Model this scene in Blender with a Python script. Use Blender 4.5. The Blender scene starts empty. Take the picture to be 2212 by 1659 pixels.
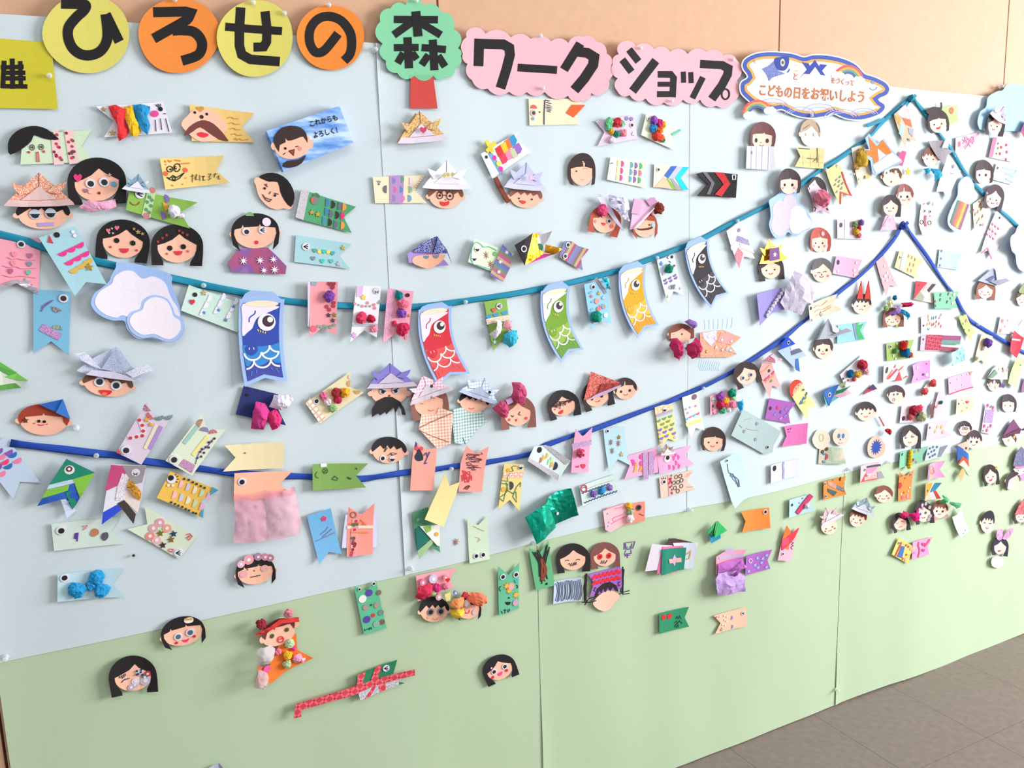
import bpy, bmesh, math, random
from mathutils import Vector, Matrix, noise
S = bpy.context.scene
C = S.collection
rnd = random.Random(7)

# ------------------------------------------------------------------ camera
IW, IH = 2212.0, 1659.0
PPX, PPY = IW/2, IH/2
HV, VV = (4670.0, 415.0), (1416.0, 11200.0)      # vanishing points of the wall's level and upright lines
ax, ay, bx, by = HV[0]-PPX, HV[1]-PPY, VV[0]-PPX, VV[1]-PPY
FPX = math.sqrt(-(ax*bx+ay*by))
XV = Vector((ax, ay, FPX)).normalized()
ZV = -Vector((bx, by, FPX)).normalized()
YV = ZV.cross(XV)
EYE, DIST = 1.30, 1.4939
cam_d = bpy.data.cameras.new('camera')
cam_d.sensor_width = 36.0
cam_d.lens = FPX/IW*36.0
cam_d.clip_start = 0.02
cam = bpy.data.objects.new('camera', cam_d)
C.objects.link(cam)
rt = Vector((XV.x, YV.x, ZV.x)); up = -Vector((XV.y, YV.y, ZV.y)); bk = -Vector((XV.z, YV.z, ZV.z))
cam.matrix_world = Matrix(((rt.x, up.x, bk.x, 0), (rt.y, up.y, bk.y, -DIST), (rt.z, up.z, bk.z, EYE), (0, 0, 0, 1)))
S.camera = cam

# ------------------------------------------------------------------ light
S.view_settings.view_transform = 'Standard'
S.view_settings.look = 'None'
S.view_settings.gamma = 1.0
S.view_settings.use_curve_mapping = False
S.view_settings.exposure = 0.0
wd = bpy.data.worlds.new('world'); S.world = wd; wd.use_nodes = True
wb = wd.node_tree.nodes['Background']
wb.inputs[0].default_value = (0.93, 0.97, 1.0, 1)
wb.inputs[1].default_value = 0.665

def area(name, loc, target, sx, sy, power, col):
    d = bpy.data.lights.new(name, 'AREA'); d.shape = 'RECTANGLE'; d.size = sx; d.size_y = sy
    d.energy = power; d.color = col
    o = bpy.data.objects.new(name, d); C.objects.link(o); o.location = loc
    o.rotation_euler = (Vector(target)-Vector(loc)).to_track_quat('-Z', 'Y').to_euler()
    return o
area('window_daylight', (5.4, -2.5, 1.75), (2.0, 0, 1.15), 2.6, 2.0, 432, (0.97, 0.985, 1.0))   # window at the end of the hall
area('ceiling_lamp', (0.4, -1.9, 2.75), (0.4, -0.9, 0), 2.4, 0.5, 17, (1.0, 0.97, 0.92))

# ------------------------------------------------------------------ wall plane helpers
def ray(px, py):
    a, b = px-PPX, py-PPY
    return (rt*a - up*b - bk*FPX)
def P(px, py, off=0.0):
    """point of the upright plane `off` metres in front of the wall seen at a photo pixel"""
    r = ray(px, py); t = (DIST-off)/r.y
    return (r.x*t, EYE+r.z*t)
def wave(x, z):
    """how far the hung backing paper bulges off the wall"""
    a = noise.noise(Vector((x*3.1, z*1.1, 3.7)))
    b = noise.noise(Vector((x*7.0+9, z*2.3, 8.1)))
    c = noise.noise(Vector((x*2.2+z*1.5, z*3.4-x*2, 1.9)))
    return 0.0055*(a+0.8) + 0.0026*b + 0.0030*c + 0.0035

# ------------------------------------------------------------------ materials
def lin(h):
    if isinstance(h, (tuple, list)): return h
    v = [int(h[i:i+2], 16)/255 for i in (0, 2, 4)]
    return tuple(c/12.92 if c <= 0.04045 else ((c+0.055)/1.055)**2.4 for c in v)
MC = {}
DIM = [1.0]          # colour factor, lowered at the right to offset the strong window light
def nd(nt, t, **kw):
    n = nt.nodes.new(t)
    for k, v in kw.items(): setattr(n, k, v)
    return n
def mat(col, kind='paper'):
    """col: one hex or 'hex hex ..' for patterns"""
    key = (col, kind, DIM[0])
    if key in MC: return MC[key]
    cs = [tuple(v*DIM[0] for v in lin(c))+(1,) for c in (col.split() if isinstance(col, str) else [col])]
    m = bpy.data.materials.new(kind+'_'+(col if isinstance(col, str) else 'x').replace(' ', '_')); m.use_nodes = True
    nt = m.node_tree; b = nt.nodes['Principled BSDF']; L = nt.links.new
    b.inputs['Base Color'].default_value = cs[0]
    b.inputs['Roughness'].default_value = 0.75
    b.inputs['Specular IOR Level'].default_value = 0.25
    def coord(scale, rot=0.0):
        tc = nd(nt, 'ShaderNodeTexCoord'); mp = nd(nt, 'ShaderNodeMapping')
        L(tc.outputs['Object'], mp.inputs[0]); mp.inputs['Scale'].default_value = (scale,)*3
        mp.inputs['Rotation'].default_value = (0, rot, 0)
        return mp.outputs[0]
    def ramp(fac, stops, interp='CONSTANT'):
        r = nd(nt, 'ShaderNodeValToRGB'); r.color_ramp.interpolation = interp
        e = r.color_ramp.elements
        while len(e) < len(stops): e.new(0.5)
        for q, (p, c) in zip(e, stops): q.position = p; q.color = c
        L(fac, r.inputs[0]); return r.outputs[0]
    k = kind
    if k in ('gloss', 'print'):
        b.inputs['Roughness'].default_value = 0.32 if k == 'gloss' else 0.5
        b.inputs['Specular IOR Level'].default_value = 0.5 if k == 'gloss' else 0.12
    elif k == 'plastic':
        b.inputs['Roughness'].default_value = 0.2; b.inputs['Specular IOR Level'].default_value = 0.5
    elif k == 'foil':
        b.inputs['Metallic'].default_value = 0.75; b.inputs['Roughness'].default_value = 0.28
    elif k in ('glitter', 'dotglitter'):
        v = nd(nt, 'ShaderNodeTexVoronoi'); L(coord(650), v.inputs['Vector'])
        hs = nd(nt, 'ShaderNodeSeparateColor'); L(v.outputs['Color'], hs.inputs[0])
        o = ramp(hs.outputs[0], [(0, cs[0]), (0.55, tuple(x*0.55 for x in cs[0][:3])+(1,)), (0.8, (0.9, 0.9, 0.92, 1))])
        L(o, b.inputs['Base Color']); b.inputs['Roughness'].default_value = 0.3; b.inputs['Metallic'].default_value = 0.2
    elif k == 'tissue':
        n = nd(nt, 'ShaderNodeTexNoise'); n.inputs['Scale'].default_value = 160; n.inputs['Detail'].default_value = 3
        L(coord(1), n.inputs['Vector'])
        bp = nd(nt, 'ShaderNodeBump'); bp.inputs['Strength'].default_value = 0.4; bp.inputs['Distance'].default_value = 0.0015
        L(n.outputs[0], bp.inputs['Height']); L(bp.outputs[0], b.inputs['Normal'])
        b.inputs['Roughness'].default_value = 0.9; b.inputs['Specular IOR Level'].default_value = 0.1
        b.inputs['Subsurface Weight'].default_value = 0.0
    elif k == 'tulle':
        b.inputs['Alpha'].default_value = 0.62; b.inputs['Roughness'].default_value = 0.9
    elif k == 'film':
        b.inputs['Base Color'].default_value = (.02, .02, .02, 1); b.inputs['Alpha'].default_value = 0.03; b.inputs['Roughness'].default_value = 0.15
    elif k == 'clear':
        b.inputs['Alpha'].default_value = 0.45; b.inputs['Roughness'].default_value = 0.08; b.inputs['Specular IOR Level'].default_value = 0.8
    elif k == 'gingham':
        tc = coord(1/0.0062); sx = nd(nt, 'ShaderNodeSeparateXYZ'); L(tc, sx.inputs[0])
        outs = []
        for ch in ('X', 'Z'):
            f = nd(nt, 'ShaderNodeMath', operation='FRACT'); L(sx.outputs[ch], f.inputs[0])
            g = nd(nt, 'ShaderNodeMath', operation='GREATER_THAN'); L(f.outputs[0], g.inputs[0]); g.inputs[1].default_value = 0.5
            outs.append(g.outputs[0])
        a = nd(nt, 'ShaderNodeMath', operation='ADD'); L(outs[0], a.inputs[0]); L(outs[1], a.inputs[1])
        h = nd(nt, 'ShaderNodeMath', operation='MULTIPLY'); L(a.outputs[0], h.inputs[0]); h.inputs[1].default_value = 0.5
        mid = tuple((x+y)/2 for x, y in zip(cs[0], cs[1]))
        L(ramp(h.outputs[0], [(0, cs[1]), (0.3, mid), (0.8, cs[0])]), b.inputs['Base Color'])
    elif k in ('plaid', 'plaidbig'):
        sc = 1/0.009 if k == 'plaid' else 1/0.014
        tc = coord(sc, 0.6); sx = nd(nt, 'ShaderNodeSeparateXYZ'); L(tc, sx.inputs[0])
        outs = []
        for ch in ('X', 'Z'):
            f = nd(nt, 'ShaderNodeMath', operation='FRACT'); L(sx.outputs[ch], f.inputs[0])
            g = nd(nt, 'ShaderNodeMath', operation='LESS_THAN'); L(f.outputs[0], g.inputs[0]); g.inputs[1].default_value = 0.3
            outs.append(g.outputs[0])
        a = nd(nt, 'ShaderNodeMath', operation='ADD'); L(outs[0], a.inputs[0]); L(outs[1], a.inputs[1])
        h = nd(nt, 'ShaderNodeMath', operation='MULTIPLY'); L(a.outputs[0], h.inputs[0]); h.inputs[1].default_value = 0.5
        L(ramp(h.outputs[0], [(0, cs[0]), (0.3, cs[1]), (0.8, cs[-1])]), b.inputs['Base Color'])
    elif k.startswith('stripe'):
        tc = coord(1/0.030, float(k[6:] or 0)*math.pi/180); sx = nd(nt, 'ShaderNodeSeparateXYZ'); L(tc, sx.inputs[0])
        f = nd(nt, 'ShaderNodeMath', operation='FRACT'); L(sx.outputs['X'], f.inputs[0])
        n = len(cs); L(ramp(f.outputs[0], [(i/n, c) for i, c in enumerate(cs)]), b.inputs['Base Color'])
    elif k in ('floral', 'petal', 'confetti'):          # printed craft paper: small blossoms on a ground
        sc = {'floral': 150, 'petal': 85, 'confetti': 260}[k]
        v = nd(nt, 'ShaderNodeTexVoronoi'); v.inputs['Randomness'].default_value = 0.8
        L(coord(sc), v.inputs['Vector'])
        hs = nd(nt, 'ShaderNodeSeparateColor'); L(v.outputs['Color'], hs.inputs[0])
        sp = cs[1:] or [(1, 1, 1, 1)]
        fl = ramp(hs.outputs[0], [(i/len(sp), c) for i, c in enumerate(sp)])
        g = nd(nt, 'ShaderNodeMath', operation='LESS_THAN'); L(v.outputs['Distance'], g.inputs[0]); g.inputs[1].default_value = 0.42
        mx = nd(nt, 'ShaderNodeMix', data_type='RGBA'); L(g.outputs[0], mx.inputs[0])
        mx.inputs[6].default_value = cs[0]; L(fl, mx.inputs[7]); L(mx.outputs[2], b.inputs['Base Color'])
    elif k in ('blotch', 'marble'):
        n = nd(nt, 'ShaderNodeTexNoise'); n.inputs['Scale'].default_value = 1; n.inputs['Detail'].default_value = 2
        L(coord(45 if k == 'blotch' else 22), n.inputs['Vector'])
        lo, hi = 0.34, 0.66; q = len(cs)
        L(ramp(n.outputs[0], [(lo+(hi-lo)*i/max(1, q-1), c) for i, c in enumerate(cs)], 'LINEAR'), b.inputs['Base Color'])
    elif k == 'sea':
        tc = nd(nt, 'ShaderNodeTexCoord'); mp = nd(nt, 'ShaderNodeMapping'); L(tc.outputs['Object'], mp.inputs[0])
        mp.inputs['Rotation'].default_value = (0, 0.36, 0); mp.inputs['Scale'].default_value = (18, 18, 75)
        n = nd(nt, 'ShaderNodeTexNoise'); n.inputs['Scale'].default_value = 1; n.inputs['Detail'].default_value = 4; L(mp.outputs[0], n.inputs['Vector'])
        L(ramp(n.outputs[0], [(0.35, cs[0]), (0.5, cs[1]), (0.65, cs[2])], 'LINEAR'), b.inputs['Base Color'])
    elif k == 'paper':
        n = nd(nt, 'ShaderNodeTexNoise'); n.inputs['Scale'].default_value = 900; n.inputs['Detail'].default_value = 1
        tc = nd(nt, 'ShaderNodeTexCoord'); L(tc.outputs['Object'], n.inputs['Vector'])
        L(ramp(n.outputs[0], [(0.3, tuple(x*0.93 for x in cs[0][:3])+(1,)), (0.7, tuple(min(1, x*1.05) for x in cs[0][:3])+(1,))], 'LINEAR'), b.inputs['Base Color'])
    MC[key] = m
    return m

# ------------------------------------------------------------------ 2-D outline helpers
def arc(cx, cy, rx, ry, a0, a1, n=14):
    return [(cx+rx*math.cos(math.radians(a0+(a1-a0)*i/n)), cy+ry*math.sin(math.radians(a0+(a1-a0)*i/n))) for i in range(n+1)]
def oval(cx, cy, rx, ry=None, n=28, rot=0):
    ry = rx if ry is None else ry; q = math.radians(rot)
    return [(cx+rx*math.cos(t)*math.cos(q)-ry*math.sin(t)*math.sin(q), cy+rx*math.cos(t)*math.sin(q)+ry*math.sin(t)*math.cos(q)) for t in [2*math.pi*i/n for i in range(n)]]
def smooth(p, closed=True, k=4):
    n = len(p); out = []
    for i in range(n if closed else n-1):
        if closed: a, b, c, d = p[i-1], p[i], p[(i+1) % n], p[(i+2) % n]
        else: a, b, c, d = p[max(i-1, 0)], p[i], p[i+1], p[min(i+2, n-1)]
        for j in range(k):
            t = j/k
            out.append(tuple(0.5*((2*b[m]) + (c[m]-a[m])*t + (2*a[m]-5*b[m]+4*c[m]-d[m])*t*t + (3*b[m]-a[m]-3*c[m]+d[m])*t**3) for m in (0, 1)))
    if not closed: out.append(p[-1])
    return out
def scallop(v, bulge=0.38, n=6):
    """closed outline with a round bump between consecutive valley points"""
    out = []; N = len(v); A = sum(v[i][0]*v[(i+1) % N][1]-v[(i+1) % N][0]*v[i][1] for i in range(N))
    sg = 1 if A > 0 else -1
    for i in range(N):
        a, b = v[i], v[(i+1) % N]; dx, dy = b[0]-a[0], b[1]-a[1]
        for j in range(n):
            t = j/n; h = bulge*math.sin(math.pi*t)**0.8*sg
            out.append((a[0]+dx*t+dy*h, a[1]+dy*t-dx*h))
    return out
def offset(p, d):
    """grow (d>0) a closed outline"""
    n = len(p); A = sum(p[i][0]*p[(i+1) % n][1]-p[(i+1) % n][0]*p[i][1] for i in range(n)); sg = 1 if A > 0 else -1
    out = []
    for i in range(n):
        a, b, c = p[i-1], p[i], p[(i+1) % n]
        def nrm(u, v):
            x, y = v[1]-u[1], u[0]-v[0]; l = math.hypot(x, y) or 1; return x/l, y/l
        n1, n2 = nrm(a, b), nrm(b, c); mx, my = n1[0]+n2[0], n1[1]+n2[1]; l = math.hypot(mx, my) or 1
        k = d*sg*min(1.6, 2/l)/1.0
        out.append((b[0]+mx/l*k, b[1]+my/l*k))
    return out

# ------------------------------------------------------------------ things on the wall
TX = [0, 0, 1.0]
def tile(x, y, s): TX[:] = [x, y, s]
def new_mesh(name, vs, fs, m, smooth_=False):
    me = bpy.data.meshes.new(name); me.from_pydata(vs, [], fs); me.materials.append(m)
    if smooth_: me.shade_smooth()
    me.update(); return me
def shape_bm(poly, cuts, dirv):
    bm = bmesh.new()
    try:
        f = bm.faces.new([bm.verts.new((x, 0, z)) for x, z in poly])
    except ValueError:
        bm.free(); return None
    f.normal_update()
    bmesh.ops.triangulate(bm, faces=[f], ngon_method='EAR_CLIP')
    if cuts:
        pr = [x*dirv[0]+z*dirv[1] for x, z in poly]; lo, hi = min(pr), max(pr)
        for i in range(1, cuts+1):
            q = lo+(hi-lo)*i/(cuts+1)
            bmesh.ops.bisect_plane(bm, geom=bm.verts[:]+bm.edges[:]+bm.faces[:], plane_co=(dirv[0]*q, 0, dirv[1]*q), plane_no=(dirv[0], 0, dirv[1]))
        if cuts > 3:
            pr = [x*dirv[1]-z*dirv[0] for x, z in poly]; lo, hi = min(pr), max(pr)
            for i in range(1, cuts):
                q = lo+(hi-lo)*i/cuts
                bmesh.ops.bisect_plane(bm, geom=bm.verts[:]+bm.edges[:]+bm.faces[:], plane_co=(dirv[1]*q, 0, -dirv[0]*q), plane_no=(dirv[1], 0, -dirv[0]))
    return bm

class Thing:
    def __init__(s, name, label, cat, group=None, lift=0.8, curl=None, flat=False):
        s.e = bpy.data.objects.new(name, None); s.e.empty_display_size = 0.02; C.objects.link(s.e)
        s.e['label'] = label; s.e['category'] = cat
        if group: s.e['group'] = group
        s.lift = lift/1000; s.curl = curl; s.o = None; s.flat = flat
        s.f = None; s.k = 1.0; s.base = None
    # frames ----------------------------------------------------------
    def px(s, u, v):
        if s.f: return s.f(u, v)
        return (TX[0]+u/TX[2], TX[1]+v/TX[2])
    def kk(s): return s.k if s.f else 1/TX[2]
    def face_frame(s, cx, cy, w, h, rot=0):
        X, Y = TX[0]+cx/TX[2], TX[1]+cy/TX[2]; w /= TX[2]; h /= TX[2]; q = math.radians(rot); c, n = math.cos(q), math.sin(q)
        s.f = lambda u, v: (X+u*w*c-v*h*n, Y+u*w*n+v*h*c); s.k = h
    def quad_frame(s, a, b, c, d, bend=0):
        """a b: head top / head bottom, c d: tail top / tail bottom"""
        a, b, c, d = [(TX[0]+p[0]/TX[2], TX[1]+p[1]/TX[2]) for p in (a, b, c, d)]
        def f(u, v):
            q = [(1-u)*((1-v)*a[i]+v*b[i])+u*((1-v)*c[i]+v*d[i]) for i in (0, 1)]
            if bend:
                dx, dy = b[0]-a[0], b[1]-a[1]; l = math.hypot(dx, dy) or 1; w = 4*u*(1-u)*bend
                q[0] += dx/l*w; q[1] += dy/l*w
            return tuple(q)
        s.f = f; s.k = math.hypot(b[0]-a[0], b[1]-a[1])
    # placing -----------------------------------------------------------
    def anchor(s, pts):
        xs = [p[0] for p in pts]; ys = [p[1] for p in pts]
        cx, cy = (min(xs)+max(xs))/2, (min(ys)+max(ys))/2
        x, z = P(cx, cy, 0.006)
        s.off0 = wave(x, z)+0.0032+s.lift
        s.o = P(cx, cy, s.off0); s.e.location = (s.o[0], 0, s.o[1])
        w = [P(a, b, s.off0) for a, b in pts]
        sx = max(p[0] for p in w)-min(p[0] for p in w); sz = max(p[1] for p in w)-min(p[1] for p in w)
        if s.curl is None:
            r = random.Random(int(cx*7+cy*13)); s.curl = ((1, 0) if sx >= sz else (0, 1), r.uniform(0.8, 3.6), r.uniform(-0.8, 1.6))
        if s.flat: s.curl = ((1, 0), 0, 0)
        s.hl = max(sx, sz)/2 or 0.01
    def stand(s, x, z):
        (dx, dz), k, tl = s.curl
        t = max(-1.25, min(1.25, ((x-s.o[0])*dx+(z-s.o[1])*dz)/s.hl))
        return wave(x, z)+0.0032+s.lift+k/1000*t*t+tl/1000*min(1.3, max(0, -(x-s.o[0])/s.hl))
    def W(s, pts):
        q = [s.px(u, v) for u, v in pts]
        if s.o is None: s.anchor(q)
        return [P(a, b, s.off0) for a, b in q]
    def add(s, part, vs, fs, m, par=None, sm=False):
        o = bpy.data.objects.new(part, new_mesh(part, vs, fs, m, sm)); C.objects.link(o)
        o.parent = par or s.e
        return o
    def solid(s, polys, l, th, cuts=0, hfun=None):
        """flat sheets following the thing's own curl; polys in wall metres"""
        V, F = [], []
        ox, oz = s.o
        for poly in polys:
            q = []
            for p in poly:
                if not q or abs(p[0]-q[-1][0])+abs(p[1]-q[-1][1]) > 1e-6: q.append(p)
            if len(q) > 2 and abs(q[0][0]-q[-1][0])+abs(q[0][1]-q[-1][1]) < 1e-6: q.pop()
            if len(q) < 3: continue
            A = sum(q[i][0]*q[(i+1) % len(q)][1]-q[(i+1) % len(q)][0]*q[i][1] for i in range(len(q)))
            if A < 0: q = q[::-1]
            bm = shape_bm(q, cuts, s.curl[0])
            if bm is None: continue
            bm.verts.index_update(); n = len(bm.verts); b0 = len(V); fr, bkv = [], []
            for v in bm.verts:
                y = s.stand(v.co.x, v.co.z)+l*0.0005+(hfun(v.co.x, v.co.z) if hfun else 0)
                fr.append((v.co.x-ox, -y, v.co.z-oz)); bkv.append((v.co.x-ox, -y+th, v.co.z-oz))
            V += fr+bkv
            for f in bm.faces:
                ix = [v.index for v in f.verts]
                F.append([b0+i for i in ix]); F.append([b0+n+i for i in ix[::-1]])
                for lp in f.loops:
                    if len(lp.edge.link_faces) == 1:
                        a, b = lp.vert.index, lp.link_loop_next.vert.index
                        F.append([b0+b, b0+a, b0+n+a, b0+n+b])
            bm.free()
        return V, F
    # drawing -----------------------------------------------------------
    def p(s, part, pts, col, l=1, kind='paper', sm=0, par=None, cuts=None, th=0.5, hfun=None):
        """one sheet of paper"""
        if sm: pts = smooth(pts)
        w = s.W(pts)
        d = max(max(p[0] for p in w)-min(p[0] for p in w), max(p[1] for p in w)-min(p[1] for p in w))
        if cuts is None: cuts = 9 if d > 0.2 else 5 if d > 0.06 else (2 if d > 0.025 else 0)
        elif cuts == 0 and d > 0.035: cuts = 3
        V, F = s.solid([w], l, th/1000, cuts, hfun)
        return s.add(part, V, F, mat(col, kind), par)
    def ps(s, part, polys, col, l=2, kind='paper', par=None, th=0.4):
        """several flecks of one print joined into one part"""
        V, F = s.solid([s.W(q) for q in polys], l, th/1000)
        return s.add(part, V, F, mat(col, kind), par)
    def circ(s, x, y, r, e=1.0, rot=0, a0=0, a1=360, n=16):
        """round outline, true to the wall plane; r is an upright photo length"""
        c = s.px(x, y); k = s.kk()*r
        if s.o is None: s.anchor([(c[0]-k, c[1]-k), (c[0]+k, c[1]+k)])
        X, Z = P(c[0], c[1], s.off0); X2, Z2 = P(c[0], c[1]+k, s.off0); R = abs(Z2-Z)
        q = math.radians(rot); out = []
        full = a1-a0 >= 360
        for i in range(n if full else n+1):
            t = math.radians(a0+(a1-a0)*i/n); u, v = R*math.cos(t), R*e*math.sin(t)
            out.append((X+u*math.cos(q)-v*math.sin(q), Z-(u*math.sin(q)+v*math.cos(q))))
        return out
    def d(s, part, x, y, r, col, l=2, e=1.0, rot=0, kind='paper', par=None, th=0.5, n=16):
        w = s.circ(x, y, r, e, rot, n=n)
        V, F = s.solid([w], l, th/1000); return s.add(part, V, F, mat(col, kind), par)
    def ds(s, part, lst, r, col, l=2, kind='paper', par=None, n=8):
        if r*s.kk()*2 > 7.5 or len(lst) == 1:
            nm = part[:-1] if part.endswith('s') else part
            for x, y in lst: o = s.d(nm, x, y, r, col, l, kind=kind, par=par, n=12)
            return o
        V, F = s.solid([s.circ(x, y, r, n=n) for x, y in lst], l, 0.0004); o = s.add(part, V, F, mat(col, kind), par)
        o['kind'] = 'stuff'; return o
    def semi(s, lst, r, col, rot=0, l=2, part='scale', kind='paper', e=1.0):
        for i, (x, y) in enumerate(lst):
            c = col[i % len(col)] if isinstance(col, (list, tuple)) else col
            V, F = s.solid([s.circ(x, y, r, e, rot, 0, 180, 8)], l, 0.0005); s.add(part, V, F, mat(c, kind))
    def star(s, x, y, r, col='D9B85A', l=3, kind='foil', rot=-90, part='star_sticker', n=5, ins=0.45, par=None):
        w = s.circ(x, y, r, n=2*n, rot=rot); c = (sum(p[0] for p in w)/len(w), sum(p[1] for p in w)/len(w))
        w = [p if i % 2 == 0 else (c[0]+(p[0]-c[0])*ins, c[1]+(p[1]-c[1])*ins) for i, p in enumerate(w)]
        V, F = s.solid([w], l, 0.0012); return s.add(part, V, F, mat(col, kind), par)
    def heart(s, x, y, r, col, l=3, kind='plastic', part='heart_sticker'):
        k = s.kk()*r; c = s.px(x, y)
        pts = [(c[0]+k*a, c[1]+k*b) for a, b in ((0, 1), (-.75, .3), (-1, -.3), (-.75, -.8), (-.35, -.85), (0, -.45), (.35, -.85), (.75, -.8), (1, -.3), (.75, .3))]
        V, F = s.solid([[P(a, b, s.off0) for a, b in pts]], l, 0.001); return s.add(part, V, F, mat(col, kind))
    def strip(s, pts, w):
        """outline of a pen or brush stroke (photo pixels)"""
        q = [s.px(u, v) for u, v in pts]; k = s.kk()*w/2; n = len(q); Lf, Rt = [], []
        for i in range(n):
            a, b = q[max(i-1, 0)], q[min(i+1, n-1)]; dx, dy = b[0]-a[0], b[1]-a[1]; l = math.hypot(dx, dy) or 1
            g = 1.0
            if 0 < i < n-1:
                e1 = (q[i][0]-a[0], q[i][1]-a[1]); e2 = (b[0]-q[i][0], b[1]-q[i][1])
                l1, l2 = math.hypot(*e1) or 1, math.hypot(*e2) or 1
                cs = (e1[0]*e2[0]+e1[1]*e2[1])/l1/l2; g = min(1.5, 1/math.sqrt(max(0.2, (1+cs)/2)))
            Lf.append((q[i][0]-dy/l*k*g, q[i][1]+dx/l*k*g)); Rt.append((q[i][0]+dy/l*k*g, q[i][1]-dx/l*k*g))
        return Lf, Rt
    def s(s, part, lines, w, col, l=2, sm=0, par=None, kind='paper', th=0.4):
        """ink or paper strokes joined into one part"""
        if lines and not isinstance(lines[0], list): lines = [list(lines)]
        V, F = [], []
        for pts in lines:
            pts = list(pts)
            if sm: pts = smooth(pts, False)
            q = [pts[0]]
            for a, b in zip(pts[:-1], pts[1:]):
                A, B = s.px(*a), s.px(*b); m = int(math.hypot(A[0]-B[0], A[1]-B[1])/16)+1
                q += [(a[0]+(b[0]-a[0])*i/m, a[1]+(b[1]-a[1])*i/m) for i in range(1, m+1)]
            pts = q; Lf, Rt = s.strip(pts, w)
            if s.o is None: s.anchor(Lf+Rt)
            n = len(pts); b0 = len(V)
            for arr in (Lf, Rt):
                for a, b in arr:
                    x, z = P(a, b, s.off0); y = s.stand(x, z)+l*0.0005
                    V.append((x-s.o[0], -y, z-s.o[1]))
            V += [(x, y+th/1000, z) for x, y, z in V[b0:b0+2*n]]
            o1, o2, o3 = n, 2*n, 3*n
            for i in range(n-1):
                F.append([b0+i, b0+i+1, b0+o1+i+1, b0+o1+i]); F.append([b0+o2+i, b0+o3+i, b0+o3+i+1, b0+o2+i+1])
                F.append([b0+i, b0+o2+i, b0+o2+i+1, b0+i+1]); F.append([b0+o1+i, b0+o1+i+1, b0+o3+i+1, b0+o3+i])
            for i in (0, n-1): F.append([b0+i, b0+o1+i, b0+o3+i, b0+o2+i])
        return s.add(part, V, F, mat(col, kind), par)
    def goo(s, x, y, r, look=(0, 0), style='round', l=3, white='DCDAE4', iris='2A2426'):
        """stick-on plastic doll eye"""
        o = s.d('eye', x, y, r, white, l, kind='plastic', th=1.2)
        if style == 'round': s.d('pupil', x+look[0]*r, y+look[1]*r, r*0.62, iris, l+1, kind='plastic', par=o)
        elif style == 'half':
            V, F = s.solid([s.circ(x, y+r*0.05, r*0.7, 1, 0, 0, 180, 8)], l+1, 0.0004); s.add('pupil', V, F, mat(iris), o)
            s.s('eyelid_line', [(x-r*.95, y), (x+r*.95, y)], r*0.14, iris, l+1, par=o)
        elif style == 'wink':
            s.s('lash_drawing', [[(x-r*.6, y), (x+r*.5, y-r*.6)], [(x-r*.6, y), (x+r*.6, y)], [(x-r*.6, y), (x+r*.5, y+r*.6)]], r*0.2, iris, l+1, par=o)
        elif style == 'sleep':
            s.s('lash_drawing', [arc(x, y-r*.2, r*.6, r*.6, 20, 160, 6), [(x-r*.3, y+r*.4), (x-r*.4, y+r*.75)], [(x+r*.3, y+r*.4), (x+r*.4, y+r*.75)]], r*0.16, iris, l+1, par=o)
        elif style == 'angry':
            s.d('pupil', x, y+r*.25, r*0.5, iris, l+1, par=o)
            s.s('eyelid_line', [(x-r*.8*look[0], y-r*.5), (x+r*.8*look[0], y+r*.1)], r*0.25, iris, l+2, par=o)
        return o
    def pom(s, x, y, r, col, part='tissue_ball', e=1.0, rot=0, sub=3, par=None, kind='tissue', deep=0.75):
        """crumpled ball of tissue paper"""
        c = s.px(x, y); k = s.kk()*r
        if s.o is None: s.anchor([(c[0]-k, c[1]-k), (c[0]+k, c[1]+k)])
        X, Z = P(c[0], c[1], s.off0+0.004); X2, Z2 = P(c[0], c[1]+k, s.off0+0.004); R = abs(Z2-Z)
        bm = bmesh.new(); bmesh.ops.create_icosphere(bm, subdivisions=sub if R > 0.006 else 2, radius=1.0)
        sd = Vector((c[0]*0.37, c[1]*0.53, 1.3)); q = math.radians(rot)
        base = s.stand(X, Z)+R*deep*0.72; V = []
        for v in bm.verts:
            n = noise.noise(v.co*1.5+sd)*0.34 + abs(noise.noise(v.co*2.7+sd))*0.34
            p = v.co*(0.80+n); a, b = p.x*R, p.z*R*e
            V.append((X-s.o[0]+a*math.cos(q)-b*math.sin(q), min(-base+p.y*R*deep, -s.stand(X, Z)+0.0005), Z-s.o[1]+a*math.sin(q)+b*math.cos(q)))
        F = [[v.index for v in f.verts] for f in bm.faces]; bm.free()
        return s.add(part, V, F, mat(col, kind), par, False)
    def crumple(s, part, pts, col, amp=3, bulge=5, kind='tissue', l=1, par=None, sm=0, fold=None):
        """creased loose sheet (tissue, tulle, foil) that bulges off its support"""
        if sm: pts = smooth(pts)
        w = s.W(pts); xs = [p[0] for p in w]; zs = [p[1] for p in w]
        A = sum(w[i][0]*w[(i+1) % len(w)][1]-w[(i+1) % len(w)][0]*w[i][1] for i in range(len(w)))
        if A < 0: w = w[::-1]
        bm = bmesh.new(); f = bm.faces.new([bm.verts.new((x, 0, z)) for x, z in w]); f.normal_update()
        bmesh.ops.triangulate(bm, faces=[f])
        D = max(max(xs)-min(xs), max(zs)-min(zs)); n = 10
        for i in range(1, n):
            bmesh.ops.bisect_plane(bm, geom=bm.verts[:]+bm.edges[:]+bm.faces[:], plane_co=(min(xs)+(max(xs)-min(xs))*i/n, 0, 0), plane_no=(1, 0, 0))
            bmesh.ops.bisect_plane(bm, geom=bm.verts[:]+bm.edges[:]+bm.faces[:], plane_co=(0, 0, min(zs)+(max(zs)-min(zs))*i/n), plane_no=(0, 0, 1))
        bmesh.ops.triangulate(bm, faces=bm.faces[:])
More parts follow.
